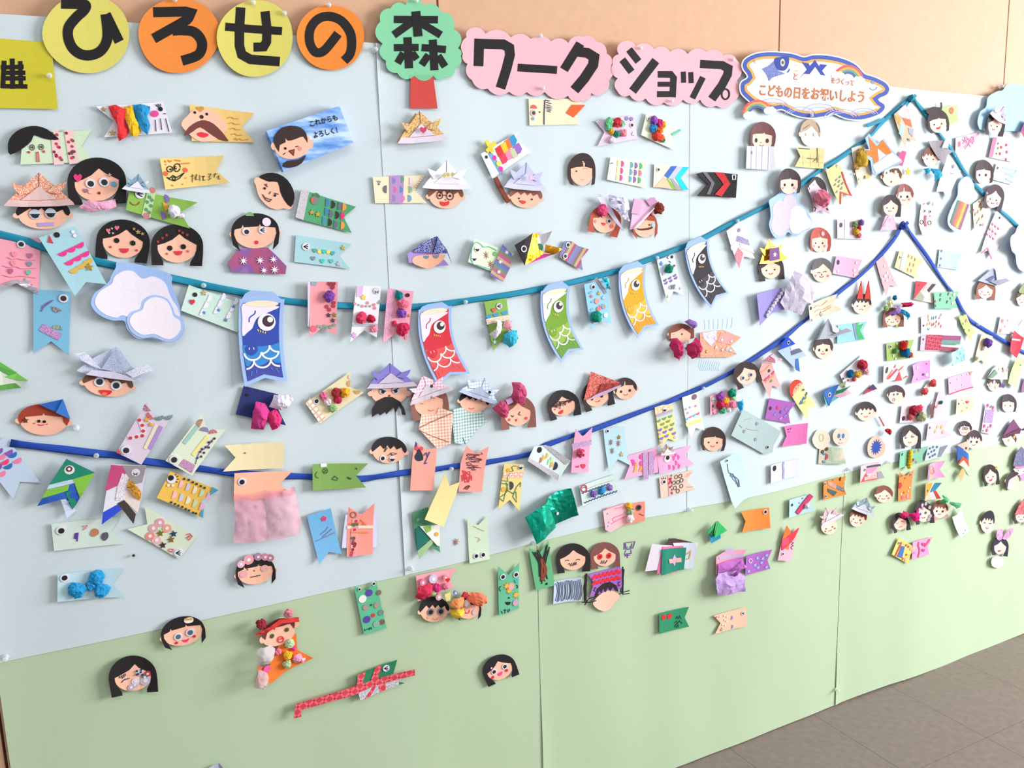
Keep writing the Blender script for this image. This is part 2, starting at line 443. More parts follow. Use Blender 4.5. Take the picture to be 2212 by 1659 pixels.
        bm.verts.index_update(); cx, cz = (max(xs)+min(xs))/2, (max(zs)+min(zs))/2; V = []
        for v in bm.verts:
            x, z = v.co.x, v.co.z
            t = max(0, 1-((x-cx)/(max(xs)-min(xs))*1.9)**2-((z-cz)/(max(zs)-min(zs))*1.9)**2)
            y = s.stand(x, z)+l*0.0005+bulge/1000*t+amp/1000*(0.4+0.5*noise.noise(Vector((x/D*5, 3.3, z/D*5+x*9)))+0.7*abs(noise.noise(Vector((x/D*9+2, 7.1, z/D*9)))))
            V.append((x-s.o[0], -y, z-s.o[1]))
        F = [[v.index for v in f.verts] for f in bm.faces]; bm.free()
        return s.add(part, V, F, mat(col, kind), par, kind in ('tulle',))
    def text(s, part, body, x, y, size, col, rot=0, l=2, wx=1.0, weight=0.0):
        cu = bpy.data.curves.new('lettering', 'FONT'); cu.body = body; cu.size = 1.0; cu.offset = weight; cu.resolution_u = 3
        t = bpy.data.objects.new('lettering', cu); C.objects.link(t)
        me = bpy.data.meshes.new_from_object(t.evaluated_get(bpy.context.evaluated_depsgraph_get()))
        q = math.radians(rot); V = []
        for v in me.vertices:
            a, b = v.co.x*size*wx, -v.co.y*size
            pxy = s.px(x+a*math.cos(q)-b*math.sin(q), y+a*math.sin(q)+b*math.cos(q))
            X, Z = P(pxy[0], pxy[1], s.off0); V.append((X-s.o[0], -(s.stand(X, Z)+l*0.0005), Z-s.o[1]))
        F = [list(p.vertices) for p in me.polygons]
        bpy.data.objects.remove(t); bpy.data.curves.remove(cu); bpy.data.meshes.remove(me)
        return s.add(part, V, F, mat(col, 'print'))
# ------------------------------------------------------------------ the setting
def plain(name, vs, fs, m, kind=None, par=None):
    o = bpy.data.objects.new(name, new_mesh(name, vs, fs, m)); C.objects.link(o)
    if kind: o['kind'] = kind
    if par: o.parent = par
    return o
def boxv(x0, x1, y0, y1, z0, z1):
    v = [(x, y, z) for x in (x0, x1) for y in (y0, y1) for z in (z0, z1)]
    return v, [(0, 1, 3, 2), (4, 6, 7, 5), (0, 4, 5, 1), (2, 3, 7, 6), (0, 2, 6, 4), (1, 5, 7, 3)]
def surf(name, col, scale=60, amt=0.06, rough=0.6, bump=0.1):
    m = bpy.data.materials.new(name); m.use_nodes = True; nt = m.node_tree; b = nt.nodes['Principled BSDF']; c = lin(col)
    n = nd(nt, 'ShaderNodeTexNoise'); n.inputs['Scale'].default_value = scale; n.inputs['Detail'].default_value = 5
    tc = nd(nt, 'ShaderNodeTexCoord'); nt.links.new(tc.outputs['Object'], n.inputs['Vector'])
    r = nd(nt, 'ShaderNodeValToRGB'); e = r.color_ramp.elements
    e[0].position = 0.3; e[1].position = 0.7
    e[0].color = tuple(x*(1-amt) for x in c)+(1,); e[1].color = tuple(min(1, x*(1+amt)) for x in c)+(1,)
    nt.links.new(n.outputs[0], r.inputs[0]); nt.links.new(r.outputs[0], b.inputs['Base Color'])
    b.inputs['Roughness'].default_value = rough; b.inputs['Specular IOR Level'].default_value = 0.3
    bp = nd(nt, 'ShaderNodeBump'); bp.inputs['Strength'].default_value = bump; bp.inputs['Distance'].default_value = 0.002
    nt.links.new(n.outputs[0], bp.inputs['Height']); nt.links.new(bp.outputs[0], b.inputs['Normal'])
    return m
M_TAN = surf('painted_board', 'CBA081', 40, 0.04, 0.65, 0.12)
M_GAP = surf('board_joint', '6E4A38', 40, 0.05, 0.9)
M_FLOOR = surf('vinyl_floor', '80736C', 55, 0.10, 0.55, 0.05)
M_FJOINT = surf('floor_joint', '5E5048', 55, 0.05, 0.8)

wall = plain('wall_back', *boxv(-2.6, 5.8, 0.012, 0.10, -0.02, 2.9), M_GAP, 'structure')
JX = [-2.545, -1.71, -0.875, -0.198, 0.628, 1.470, 2.299, 3.13, 3.965, 4.80, 5.635]
for a, b in zip(JX[:-1], JX[1:]):
    plain('panel', *boxv(a+0.0022, b-0.0022, 0.0, 0.012, 0.0, 2.9), M_TAN, None, wall)
floor = plain('floor', *boxv(-2.6, 5.8, -4.2, 0.10, -0.05, -0.004), M_FJOINT, 'structure')
# vinyl floor tiles, laid in rows along the wall
tv, tf = boxv(-0.1495, 0.1495, -0.1495, 0.1495, -0.003, 0.0)
tme = new_mesh('floor_tile', tv, tf, M_FLOOR)
for i in range(16):
    for j in range(5):
        o = bpy.data.objects.new('floor_tile', tme); C.objects.link(o); o.parent = floor
        o.location = (-0.3+0.30*i, -0.15-0.30*j, 0)

def backing(name, label, x0, x1, z0, z1, col, off, rag=0.0, ek=1.0):
    """a sheet of roll paper hung on the wall, slightly buckled"""
    t = bpy.data.objects.new(name, None); C.objects.link(t); t.location = ((x0+x1)/2, 0, z0)
    nx, nz = 44, 56; V, F = [], []
    for i in range(nx+1):
        for j in range(nz+1):
            x = x0+(x1-x0)*i/nx; z = z0+(z1-z0)*j/nz
            if j == nz: z += 0.004*math.sin(x*5.1)
            if j == 0: z += rag*math.sin(x*7+1.1)
            edge = 0.0
            if i == 0: edge = (0.0022*ek if z0 > .5 else 0.0022*max(0, min(1, (.6-z)/.1)))*max(0, math.sin((z-z0)*7.0+x0))+0.0005*ek        # free edge lifts between its pins
            y = wave(x, z)+off+edge
            V.append((x-(x0+x1)/2, -y, z-z0))
    n = len(V); V += [(x, y+0.0004, z) for x, y, z in V]; V += list(V)
    for i in range(nx):
        for j in range(nz):
            a, b = i*(nz+1)+j, (i+1)*(nz+1)+j
            F.append((a, b, b+1, a+1)); F.append((n+a, n+a+1, n+b+1, n+b))
    for i in range(nx):
        for j, s in ((0, 1), (nz, -1)):
            a, b = 2*n+i*(nz+1)+j, 2*n+(i+1)*(nz+1)+j; F.append((a, n+a, n+b, b)[::s])
    for j in range(nz):
        for i, s in ((0, -1), (nx, 1)):
            a = 2*n+i*(nz+1)+j; F.append((a, n+a, n+a+1, a+1)[::s])
    me = new_mesh('sheet', V, F, col)
    for q in range(0, 2*nx*nz, 2): me.polygons[q].use_smooth = True
    o = bpy.data.objects.new('sheet', me); C.objects.link(o); o.parent = t
    t['label'] = label; t['category'] = 'backing paper'; t['group'] = 'roll paper hung on the wall'
    return t
M_BLUE = surf('pale_blue_paper', 'C6D1D5', 500, 0.03, 0.7, 0.06)
M_GREEN = surf('pale_green_paper', 'B1C3A2', 500, 0.035, 0.7, 0.06)
backing('backing_paper', 'pale green backing paper, the sheet at far left above the floor', -0.192, 0.809, 0.003, 0.70, M_GREEN, 0.0)
backing('backing_paper', 'pale green backing paper, middle sheet between the two green joints', 0.803, 1.742, 0.003, 0.70, M_GREEN, 0.0004)
backing('backing_paper', 'pale green backing paper, the sheet right of the pinned joint by the floor', 1.732, 2.95, 0.002, 0.69, M_GREEN, 0.0008, 0.004)
backing('backing_paper', 'pale blue backing paper, the sheet at far left under the first letter discs', -0.196, 0.509, 0.655, 1.652, M_BLUE, 0.0014)
backing('backing_paper', 'pale blue backing paper, second sheet from the left, under the tree sign', 0.502, 1.214, 0.662, 1.652, M_BLUE, 0.0018, 0.006)
backing('backing_paper', 'pale blue backing paper, the wide sheet at right under the black paper streamer', 1.206, 2.95, 0.668, 1.652, M_BLUE, 0.0022, 0.006, 0.15)
# ------------------------------------------------------------------ paper craft templates
K, BR, AU, SK = '1E1A1C', '6B4038', 'A8402E', 'F2B89E'
def hair_pts(st, part=0.12):
    if st == 'long':
        return ([(-1.26, 1.18), (-1.3, .4)]+arc(0, -.05, 1.3, 1.32, 180, 360, 18)+[(1.3, .4), (1.26, 1.18), (.66, 1.18), (.68, .95), (.88, .55), (.97, .2), (.98, -.12), (.7, -.3), (.4, -.5), (part, -.78),
                (part-.35, -.42), (-.6, -.2), (-.98, -.06), (-.97, .2), (-.88, .55), (-.68, .95), (-.66, 1.18)])
    if st == 'bob':
        return ([(-.78, .98), (-1.08, .9), (-1.22, .3)]+arc(0, -.1, 1.22, 1.2, 180, 360, 18)+[(1.22, .3), (1.08, .9), (.78, .98), (.95, .4), (.95, -.22), (.3, -.34), (.24, -.5), (.18, -.36), (-.5, -.3), (-.95, -.2), (-.95, .4)])
    if st == 'tails':
        return ([(-.72, 1.12), (-1.05, .75), (-1.12, .1)]+arc(0, -.1, 1.1, 1.08, 180, 360, 18)+[(1.12, .1), (1.05, .75), (.78, 1.12), (.85, .6), (.98, .1), (.95, -.25), (.3, -.36), (.24, -.52), (.18, -.36), (-.5, -.33), (-.56, -.5), (-.62, -.3), (-.95, -.2), (-.98, .1), (-.85, .6)])
    if st == 'short':
        return ([(-1.0, .1)]+arc(0, -.08, 1.08, 1.05, 180, 360, 18)+[(1.0, .1), (.88, -.02), (.78, -.34), (.5, -.12), (.34, -.42), (.12, -.14), (-.06, -.44), (-.3, -.14), (-.5, -.42), (-.72, -.2), (-.88, -.02)])
    if st == 'boy':
        return ([(-.98, .28)]+arc(0, -.08, 1.08, 1.05, 180, 360, 18)+[(.98, .28), (.82, .0), (.78, -.3), (.05, -.38), (0, -.55), (-.06, -.36), (-.76, -.22), (-.84, .05)])
    if st == 'side':
        return ([(-1.02, -.02)]+arc(0, -.08, 1.08, 1.05, 180, 360, 18)+[(1.02, .3), (.8, -.1), (.2, -.62), (-.3, -.25)])
def face(label, cx, cy, w, h, rot=0, st='short', hair=K, eyes='dot', mouth='line', cheek=None, skin=SK, ears=True, part=.12, lift=1.0, nose=False, group='paper portraits on the display', name='paper_portrait', ey=.18, ex=.42, ms=1.0, mcol='D8303E', curl=None):
    t = Thing(name, label, 'paper portrait', group, lift, curl)
    dim = DIM[0]; DIM[0] = 1.0
    if skin == SK and TX[2] > 5: skin = 'F7C8B5'  # same skin paper at the right, bright washed-out light put into its colour
    g = {'long': (1.17, .12), 'bob': (1.33, .15), 'tails': (1.12, .08)}.get(st, (1.15, .1) if st and TX[2] > 5 else (1, 0))
    cy -= g[1]*h; h *= g[0]
    t.face_frame(cx, cy, w, h, rot)
    t.p('face', oval(0, 0, 1, 1, 30), skin, 0, th=.8)
    if ears:
        for q in (-1, 1): t.p('ear', oval(q*1.02, .08, .18, .2, 12), skin, 0, cuts=0)
    DIM[0] = dim
    if st: t.p('hair', hair_pts(st, part), hair, 1, cuts=0)
    er = .1
    if eyes == 'dot':
        for q in (-1, 1): t.d('eye', q*ex, ey, .13, '2A2224', 2)
    elif eyes == 'small':
        t.ds('eyes', [(-ex, ey), (ex, ey)], .085, '3A2A2C', 2)
    elif eyes == 'goo':
        for q in (-1, 1): t.goo(q*ex, ey, .27, (0, 0))
    elif eyes == 'big':
        for q in (-1, 1): t.goo(q*ex, ey, .26, (0, 0), iris='47536B')
    elif eyes == 'closed':
        t.s('eye_drawing', [arc(q*ex, ey, .16, .12, 200, 340, 6) for q in (-1, 1)], .05, '4A3434', 2)
    elif eyes == 'half':
        for q in (-1, 1): t.goo(q*ex, ey, .3, style='half', white='B9C0CE')
    if mouth == 'line': t.s('mouth', arc(0, .42, .2*ms, .16*ms, 20, 160, 8), .055, mcol, 2)
    elif mouth == 'smile': t.p('mouth', arc(0, .42, .3*ms, .34*ms, 0, 180, 10), mcol, 2)
    elif mouth == 'dot': t.d('mouth', 0, .55, .1*ms, mcol, 2)
    elif mouth == 'lips': t.p('mouth', [(-.3*ms, .55), (-.1*ms, .45), (.05*ms, .5), (.28*ms, .36), (.15*ms, .62), (-.1*ms, .68)], mcol, 2)
    if nose: t.s('nose_drawing', [(-.03, .28), (.05, .36)], .05, '6A4440', 2)
    if cheek:
        for q in (-1, 1): t.d('cheek', q*.62, .45, .11, cheek, 2)
    return t
def kabuto(t, cx, cy, w, h, rot, col, kind='paper', inner='C9BFD6', horns=1, ikind='paper', lift=4, brim=True):
    """folded origami helmet glued on a face; unit frame of its own"""
    f0, k0 = t.f, t.k; t.face_frame(cx, cy, w, h, rot)
    L = lift*2
    hat = t.p('hat', [(-1, .85), (-.54, -.02), (0, -1), (.54, -.02), (1, .85), (.4, .95), (-.4, .95)], col, L, kind, th=1.2,
              hfun=lambda x, z: 0.004)
    t.s('fold_line', [(0, -.98), (0, .1)], .025, '6A6480', L+9.2, par=hat)
    if horns:
        for q in (-1, 1):
            t.p('flap', [(q*.2, .15), (q*.48, -.22), (q*.8, -.4), (q*.72, -.08), (q*.55, .32)], col, L+12, kind, par=hat, th=1, cuts=0)
        t.p('flap', [(0, -.18), (.52, .62), (-.52, .62)], inner, L+11, ikind, par=hat, th=.8, cuts=0)
    if brim: t.p('brim', [(-1.02, .95), (-.86, .6), (-.4, .66), (.4, .66), (.86, .6), (1.02, .95), (.5, 1.02), (-.5, 1.02)], inner, L+13, ikind, par=hat, th=1, cuts=2)
    t.f, t.k = f0, k0
    return hat
def flag(label, a, b, c, d, col, kind='paper', notch=.82, bend=0, lift=.8, curl=None, group='paper carp flags', name='carp_flag', tail=True, th=.7):
    """fish-tailed flag: a/b head top and bottom, c/d tail tips (zoom pixels)"""
    t = Thing(name, label, 'paper flag', group, lift, curl)
    t.quad_frame(a, b, c, d, bend)
    n = 6
    if bend:
        out = [(i/n, 0) for i in range(n+1)]+([(notch, .5)] if tail else [])+[(1-i/n, 1) for i in range(n+1)]
    else: out = [(0, 0), (1, 0)]+([(notch, .5)] if tail else [])+[(1, 1), (0, 1)]
    t.p('paper', out, col, 0, kind, th=th)
    return t
def bow(t, x, y, r, col, rot=0, kind='tulle', l=6, knot=None, par=None):
    f0, k0 = t.f, t.k
    s0 = TX[:]
    if f0:
        cxy = f0(x, y); rr = r*k0; TX[:] = [0, 0, 1.0]
    else: cxy, rr = (x, y), r
    t.face_frame(cxy[0], cxy[1], rr, rr, rot)
    for q in (-1, 1):
        t.crumple('bow_loop', [(q*.05, -.12), (q*.5, -.55), (q*1.0, -.62), (q*1.08, 0), (q*.95, .6), (q*.5, .5), (q*.05, .12)], col, 4, 8, kind, l, par)
    t.pom(0, 0, .2, knot or col, 'bow_knot', par=par)
    t.f, t.k = f0, k0; TX[:] = s0
PINS = []
def pin(label, x, y, name='push_pin', col='E8EEF0'):
    """clear plastic push pin; photo pixels"""
    X, Z = P(x, y, .012); b0 = wave(X, Z)+.002
    prof = [(.0, .0), (.0052, .0), (.0052, .0016), (.0028, .0026), (.0024, .0070), (.0042, .0086), (.0042, .0112), (.0026, .0124), (0, .0126)]
    t = bpy.data.objects.new(name, None); C.objects.link(t); t.location = (X, 0, Z)
    t['label'] = label; t['category'] = 'push pin'; t['group'] = 'clear push pins'
    def lathe(part, pr, m, y0):
        V, F, n = [], [], 10
        for r, h in pr:
            for i in range(n):
                q = 2*math.pi*i/n; V.append((r*math.cos(q), -(y0+h), r*math.sin(q)))
        for j in range(len(pr)-1):
            for i in range(n): F.append((j*n+i, j*n+(i+1) % n, (j+1)*n+(i+1) % n, (j+1)*n+i))
        o = bpy.data.objects.new(part, new_mesh(part, V, F, m, True)); C.objects.link(o); o.parent = t
    lathe('head', prof, mat(col, 'clear'), b0+.0012)
    lathe('needle', [(.0005, -b0-.004), (.0005, .002), (0, .003)], mat('B8B8BC', 'foil'), b0)
def tube_ribbon(name, label, pts, w0, w1, col, off=.0045):
    """flat ribbon garland along photo pixels"""
    pts = smooth(pts, False, 3); n = len(pts); W3 = []
    for i, (x, y) in enumerate(pts):
        X, Z = P(x, y, off+.008); W3.append(Vector((X, -(wave(X, Z)+.0025+off+.0015*math.sin(i*1.3)), Z)))
    o0 = W3[n//2].copy(); o0.y = 0; V, F = [], []
    for i in range(n):
        d = (W3[min(i+1, n-1)]-W3[max(i-1, 0)]).normalized(); t = i/(n-1)
        u = Vector((-d.z, 0, d.x)).normalized(); tw = .35*math.sin(i*.9)
        r = (w0+(w1-w0)*t)/2; c = W3[i]-o0; nv = Vector((0, -1, 0))
        uu = (u*math.cos(tw)+nv*math.sin(tw))*r; nn = (nv*math.cos(tw)-u*math.sin(tw))*.0010
        for s1, s2 in ((1, 0), (.6, 1), (-.6, 1), (-1, 0), (-.6, -1), (.6, -1)): V.append(tuple(c+uu*s1+nn*s2))
    for i in range(n-1):
        for k in range(6): F.append((i*6+k, i*6+(k+1) % 6, (i+1)*6+(k+1) % 6, (i+1)*6+k))
    F += [tuple(range(5, -1, -1)), tuple((n-1)*6+k for k in range(6))]
    t = bpy.data.objects.new(name, None); C.objects.link(t); t.location = o0
    t['label'] = label; t['category'] = 'ribbon'
    o = bpy.data.objects.new('ribbon', new_mesh('ribbon', V, F, mat(col), True)); C.objects.link(o); o.parent = t
    return t
# ------------------------------------------------------------------ letter signs along the top
SG = 'cut paper title signs'
def disc_sign(label, cx, cy, rx, ry, col, lines, ws, lift=3):
    tile(0, 0, 1)
    t = Thing('letter_sign', label, 'sign', SG, lift, ((1, 0), 2, 1))
    o = [(cx+rx*math.cos(a)*(1+.02*math.sin(3*a+cx)), cy+ry*math.sin(a)*(1+.02*math.cos(2*a+cy))) for a in [2*math.pi*i/40 for i in range(40)]]
    t.p('paper', o, col, 0, th=.8)
    t.p('laminate', offset(o, 4), 'FFFFFF', 2.2, 'film', th=.1)
    return t
def letters(t, x0, y0, s, strokes):
    tile(x0, y0, s)
    for pts, w, sm in strokes: t.s('letter_stroke', pts, w, K, 1, sm)
t = disc_sign('yellow paper disc sign with a black hiragana HI, first of the row', 187, 73, 94, 84, 'DED36A', 0, 0)
letters(t, 0, 0, 4.88, [([(645, 42), (850, 45), (905, 60), (885, 110), (800, 190), (725, 290), (720, 400), (765, 505), (850, 570), (950, 582), (1050, 545), (1115, 460), (1135, 350), (1115, 150)], 108, 1), ([(1118, 150), (1258, 440)], 100, 0)])
t = disc_sign('orange paper disc sign with a black hiragana RO, second of the row', 386, 77, 88, 81, 'F08C3C', 0, 0)
letters(t, 0, 0, 4.88, [([(1615, 132), (1950, 122), (2020, 150), (1970, 210), (1620, 410)], 105, 0), ([(1820, 325), (1920, 320), (2040, 335), (2115, 410), (2130, 500), (2080, 585), (1920, 640)], 105, 1)])
t = disc_sign('yellow paper disc sign with a black hiragana SE, third of the row', 551, 83, 82, 83, 'DED36A', 0, 0, 4.5)
letters(t, 430, 0, 4.88, [([(275, 285), (872, 330)], 85, 0), ([(438, 80), (425, 300), (425, 480), (450, 575), (540, 625), (850, 650)], 100, 0), ([(695, 122), (715, 300), (712, 440), (680, 495), (575, 497)], 95, 0)])
t = disc_sign('orange paper disc sign with a black hiragana NO, fourth of the row', 714, 81, 73, 71, 'F08A34', 0, 0)
letters(t, 430, 0, 4.88, [([(1465, 355), (1400, 440), (1310, 540), (1225, 550), (1165, 450), (1170, 310), (1250, 205), (1370, 172), (1500, 220), (1590, 340), (1608, 460), (1590, 570), (1530, 640)], 95, 1)])
# yellow notice at the left edge
tile(0, 0, 4.88)
t = Thing('notice', 'mustard yellow paper notice with black lettering cut off by the left edge', 'sign', SG, 2, ((1, 0), 2, 0))
t.p('paper', [(-360, 390), (0, 408), (540, 450), (610, 1150), (-350, 1130)], 'C9BE34', 0, th=.8)
t.s('letter_stroke', [[(130, 618), (135, 935)], [(45, 640), (30, 930)], [(-30, 640), (-90, 760)], [(-60, 700), (-60, 930)]], 52, K, 1, kind='paper')
t.s('letter_stroke', [[(215, 645), (222, 920)], [(10, 712), (250, 705)], [(30, 768), (268, 768)], [(30, 826), (272, 826)], [(20, 908), (290, 912)]], 46, K, 1.4, kind='paper')
# tree sign
tile(800, 0, 4.88)
t = Thing('tree_sign', 'green scalloped paper tree sign with a black kanji and red trunk', 'sign', SG, 3.5, ((1, 0), 2, 1))
cr = scallop([(465, -10), (375, 55), (215, 85), (105, 225), (130, 460), (165, 640), (285, 770), (465, 800), (660, 800), (775, 820), (885, 710), (945, 595), (915, 515), (870, 310), (740, 130), (550, 60)], .28)
t.p('crown', cr, '7FC59A', .6, th=1)
t.p('trunk', [(425, 800), (660, 800), (706, 1145), (418, 1140)], 'D14A44', 0, th=.8)
t.p('laminate', [(400, 790), (690, 790), (735, 1175), (395, 1170)], 'FFFFFF', 1.6, 'film', th=.1)
for ln, w in (([(250, 203), (708, 210)], 78), ([(480, 120), (503, 385)], 92), ([(450, 225), (248, 368)], 82), ([(540, 248), (738, 372)], 78), ([(250, 502), (508, 500)], 76), ([(392, 393), (408, 720)], 86), ([(350, 560), (288, 665)], 76), ([(440, 555), (490, 625)], 70),
              ([(540, 502), (790, 525)], 76), ([(655, 420), (672, 742)], 82), ([(612, 580), (540, 685)], 74), ([(710, 590), (782, 705)], 74)):
    t.s('letter_stroke', ln, w, K, 1.8 if w < 90 else 2.2, kind='paper')
# pink cloud signs
t = Thing('letter_sign', 'pink scalloped paper sign with black katakana WA-KU', 'sign', SG, 3, ((1, 0), 3, 1))
c1 = scallop([(1000, 400), (1040, 310), (1205, 360), (1480, 395), (1690, 410), (1905, 437), (2085, 452), (2230, 390), (2370, 440), (2480, 570), (2525, 700), (2500, 850), (2440, 985), (2325, 980), (2210, 1065), (2085, 1010), (1840, 970), (1650, 970), (1465, 968), (1230, 935), (1060, 850), (1010, 680), (960, 570)], .22)
t.p('paper', c1, 'F3B6C1', 0, th=.8); t.p('laminate', offset(c1, 14), 'FFFFFF', 2, 'film', th=.1)
letters(t, 800, 0, 4.88, [([(1138, 415), (1130, 702)], 106, 0), ([(1088, 467), (1400, 470), (1462, 505), (1470, 580), (1435, 720), (1370, 930)], 104, 0), ([(1552, 712), (1967, 738)], 82, 0), ([(2208, 462), (2040, 735)], 92, 0), ([(2170, 545), (2280, 560), (2350, 605), (2340, 690), (2250, 830), (2150, 950)], 104, 0)])
tile(1230, 0, 4.88)
t = Thing('letter_sign', 'pink scalloped paper sign with black katakana SHOPPU', 'sign', SG, 3, ((1, 0), 3, 1))
c2 = scallop([(445, 680), (510, 575), (540, 450), (695, 490), (890, 520), (1060, 547), (1245, 570), (1440, 548), (1615, 590), (1750, 640), (1750, 850), (1690, 1095), (1545, 1115), (1380, 1050), (1200, 1050), (1000, 1080), (805, 1040), (630, 1005), (495, 960), (500, 830)], .24)
t.p('paper', c2, 'F3B6C1', 0, th=.8); t.p('laminate', offset(c2, 14), 'FFFFFF', 2, 'film', th=.1)
letters(t, 1230, 0, 4.88, [([(620, 525), (722, 650)], 76, 0), ([(548, 632), (648, 760)], 76, 0), ([(908, 640), (662, 962)], 90, 0), ([(930, 785), (1070, 785), (1098, 820), (1090, 1025)], 68, 0), ([(930, 888), (1075, 888)], 52, 0), ([(925, 992), (1100, 992)], 64, 0),
    ([(1200, 755), (1205, 872)], 52, 0), ([(1278, 760), (1284, 876)], 52, 0), ([(1405, 815), (1298, 1035)], 62, 0), ([(1375, 675), (1600, 690), (1662, 725), (1655, 790), (1600, 900), (1498, 1045)], 86, 0), (oval(1635, 995, 38, 54, 20)+[(1673, 995)], 18, 0)])
# children's day cloud sign
tile(1560, 80, 5.53)
t = Thing('cloud_sign', 'white cloud sign with blue and orange rim, rainbows and orange lettering', 'sign', SG, 5, ((1, 0), 4, 2))
oc = smooth([(200, 330), (235, 265), (330, 210), (450, 180), (640, 172), (850, 190), (975, 228), (1080, 205), (1250, 210), (1450, 255), (1600, 330), (1690, 430), (1760, 455), (1850, 490), (1950, 550), (1988, 630), (1950, 705), (1862, 750), (1925, 800), (1932, 860), (1880, 925), (1780, 970), (1650, 1000), (1500, 990), (1400, 955), (1330, 925), (1250, 952), (1080, 978), (900, 955), (760, 895), (700, 875), (600, 885), (420, 850), (320, 800), (250, 745), (190, 680), (175, 590), (200, 530), (268, 482), (212, 400)], True, 3)
t.p('card', oc, 'E6E4EA', 0, th=1); t.p('rim_print', offset(oc, -14), '3E52A0', .4, th=.3); t.p('rim_print', offset(oc, -62), 'D49A46', .8, th=.3); t.p('cloud_print', offset(oc, -92), 'E0D8E4', 1.2, th=.3)
rb = ['C84240', 'D88E3A', '4E8A6C', '34488E']
for (cx, cy, r, a0, a1) in ((1490, 520, 170, 190, 350), (400, 930, 180, 185, 335)):
    for i, c in enumerate(rb): t.s('rainbow_band', arc(cx, cy, r-i*26, (r-i*26)*(1 if cx > 1000 else .9), a0, a1, 14), 27, c, 2.2, kind='print')
for cx, cy in ((1370, 450), (1610, 510), (300, 930), (555, 870)):
    t.p('small_cloud', scallop([(cx-75, cy+30), (cx-50, cy-15), (cx, cy-28), (cx+55, cy-15), (cx+75, cy+25), (cx, cy+38)], .3, 4), 'FAF2F0', 2.8)
t.p('carp_head', smooth([(610, 265), (690, 240), (785, 238), (788, 330), (740, 400), (660, 395), (615, 340)]), '2C3E8C', 2)
t.p('carp_body', [(600, 290), (660, 400), (745, 440), (640, 470), (580, 490), (540, 535), (510, 460), (450, 385), (530, 350)], '5E6AA8 2A3878 B8BEDC', 1.7, 'confetti')
t.d('carp_eye', 712, 308, 40, 'EBC795', 2.5, e=1.15); t.d('carp_pupil', 712, 308, 22, '3C4A8E', 3)
t.s('smile_print', arc(740, 370, 60, 62, 10, 60, 6), 18, '4459A8', 2)
t.p('helmet_print', [(915, 500), (1105, 275), (1275, 540)], '30439A', 1.8); t.ps('helmet_print', [[(950, 300), (1030, 315), (1070, 400), (1010, 390)], [(1245, 335), (1165, 325), (1130, 400), (1190, 400)]], '30439A', 1.9)
t.p('helmet_front', [(915, 500), (975, 440), (1040, 445), (1105, 360), (1170, 455), (1235, 465), (1275, 540)], 'F3ECD8', 2.3)
t.text('sign_lettering', 'と', 835, 505, 92, 'B4642A', 3, 3, .8, .02); t.text('sign_lettering', 'をつくって', 1285, 545, 78, 'B4642A', 8, 3, .72, .02)
t.text('sign_lettering', 'こどもの日をお祝いしよう', 405, 690, 152, 'B4621A', 3.9, 3, .71, .03)
for cx, cy, r in ((590, 870, 210), (930, 960, 200), (1160, 930, 215), (1420, 1000, 220), (1680, 960, 170)):
    t.s('wave_print', [arc(cx, cy, r, r*.62, 200, 340, 12), arc(cx, cy, r*.72, r*.43, 205, 335, 10)], 9, '8FA0DC', 1.9)
    t.s('wave_print', arc(cx, cy, r*.86, r*.52, 205, 335, 10), 7, 'E9B6D2', 1.9)
t.s('face_print', [arc(1785, 590, 45, 45, 10, 150, 8), oval(1782, 545, 16, 16, 8)], 12, '6F86D0', 2)
# pale blue cloud at the right edge
tile(1840, 180, 5.925)
t = Thing('cloud_cutout', 'pale blue paper cloud at the top right corner', 'cutout', 'cloud cutouts', 6, ((1, 0), 6, 3))
t.p('card', smooth([(1560, 490), (1600, 370), (1690, 305), (1720, 180), (1850, 105), (1925, 90), (1980, 22), (2110, 8), (2260, 60), (2330, 160), (2420, 400), (2340, 600), (2100, 612), (1650, 604), (1580, 565)]), '9CC3E0', 0, th=1.2)

# ------------------------------------------------------------------ ribbons
tube_ribbon('ribbon_garland', 'teal ribbon swagged through the row of printed paper streamers', [(-25, 501), (60, 522), (130, 545), (265, 578), (358, 598), (450, 618), (548, 637), (592, 646), (665, 655), (760, 661), (835, 664), (920, 661), (1003, 650), (1100, 636), (1180, 621), (1230, 611), (1291, 596), (1351, 579), (1410, 557), (1488, 528), (1514, 517), (1582, 480), (1662, 440), (1729, 398), (1778, 364), (1817, 339), (1871, 300), (1907, 261), (1951, 222), (1967, 211), (1978, 222), (2002, 256), (2026, 289), (2059, 337), (2086, 378), (2102, 396), (2124, 420), (2160, 455), (2194, 486), (2230, 510)], .013, .0105, '1F86A4')
tube_ribbon('ribbon_garland', 'navy blue ribbon swagged across the middle of the wall', [(22, 957), (110, 968), (205, 978), (262, 985), (318, 996), (449, 1013), (502, 1021), (625, 1027), (674, 1030), (778, 1034), (819, 1028), (886, 1019), (941, 1013), (997, 1005), (1048, 999), (1148, 979), (1179, 962), (1238, 941), (1279, 929), (1410, 881), (1455, 863), (1511, 838), (1587, 797), (1687, 731), (1742, 689), (1807, 634), (1847, 602), (1891, 560), (1935, 505), (1949, 486), (1963, 503), (2000, 556), (2048, 619), (2066, 644), (2086, 679), (2109, 700), (2176, 741), (2235, 772)], .0125, .0105, '2348A6')
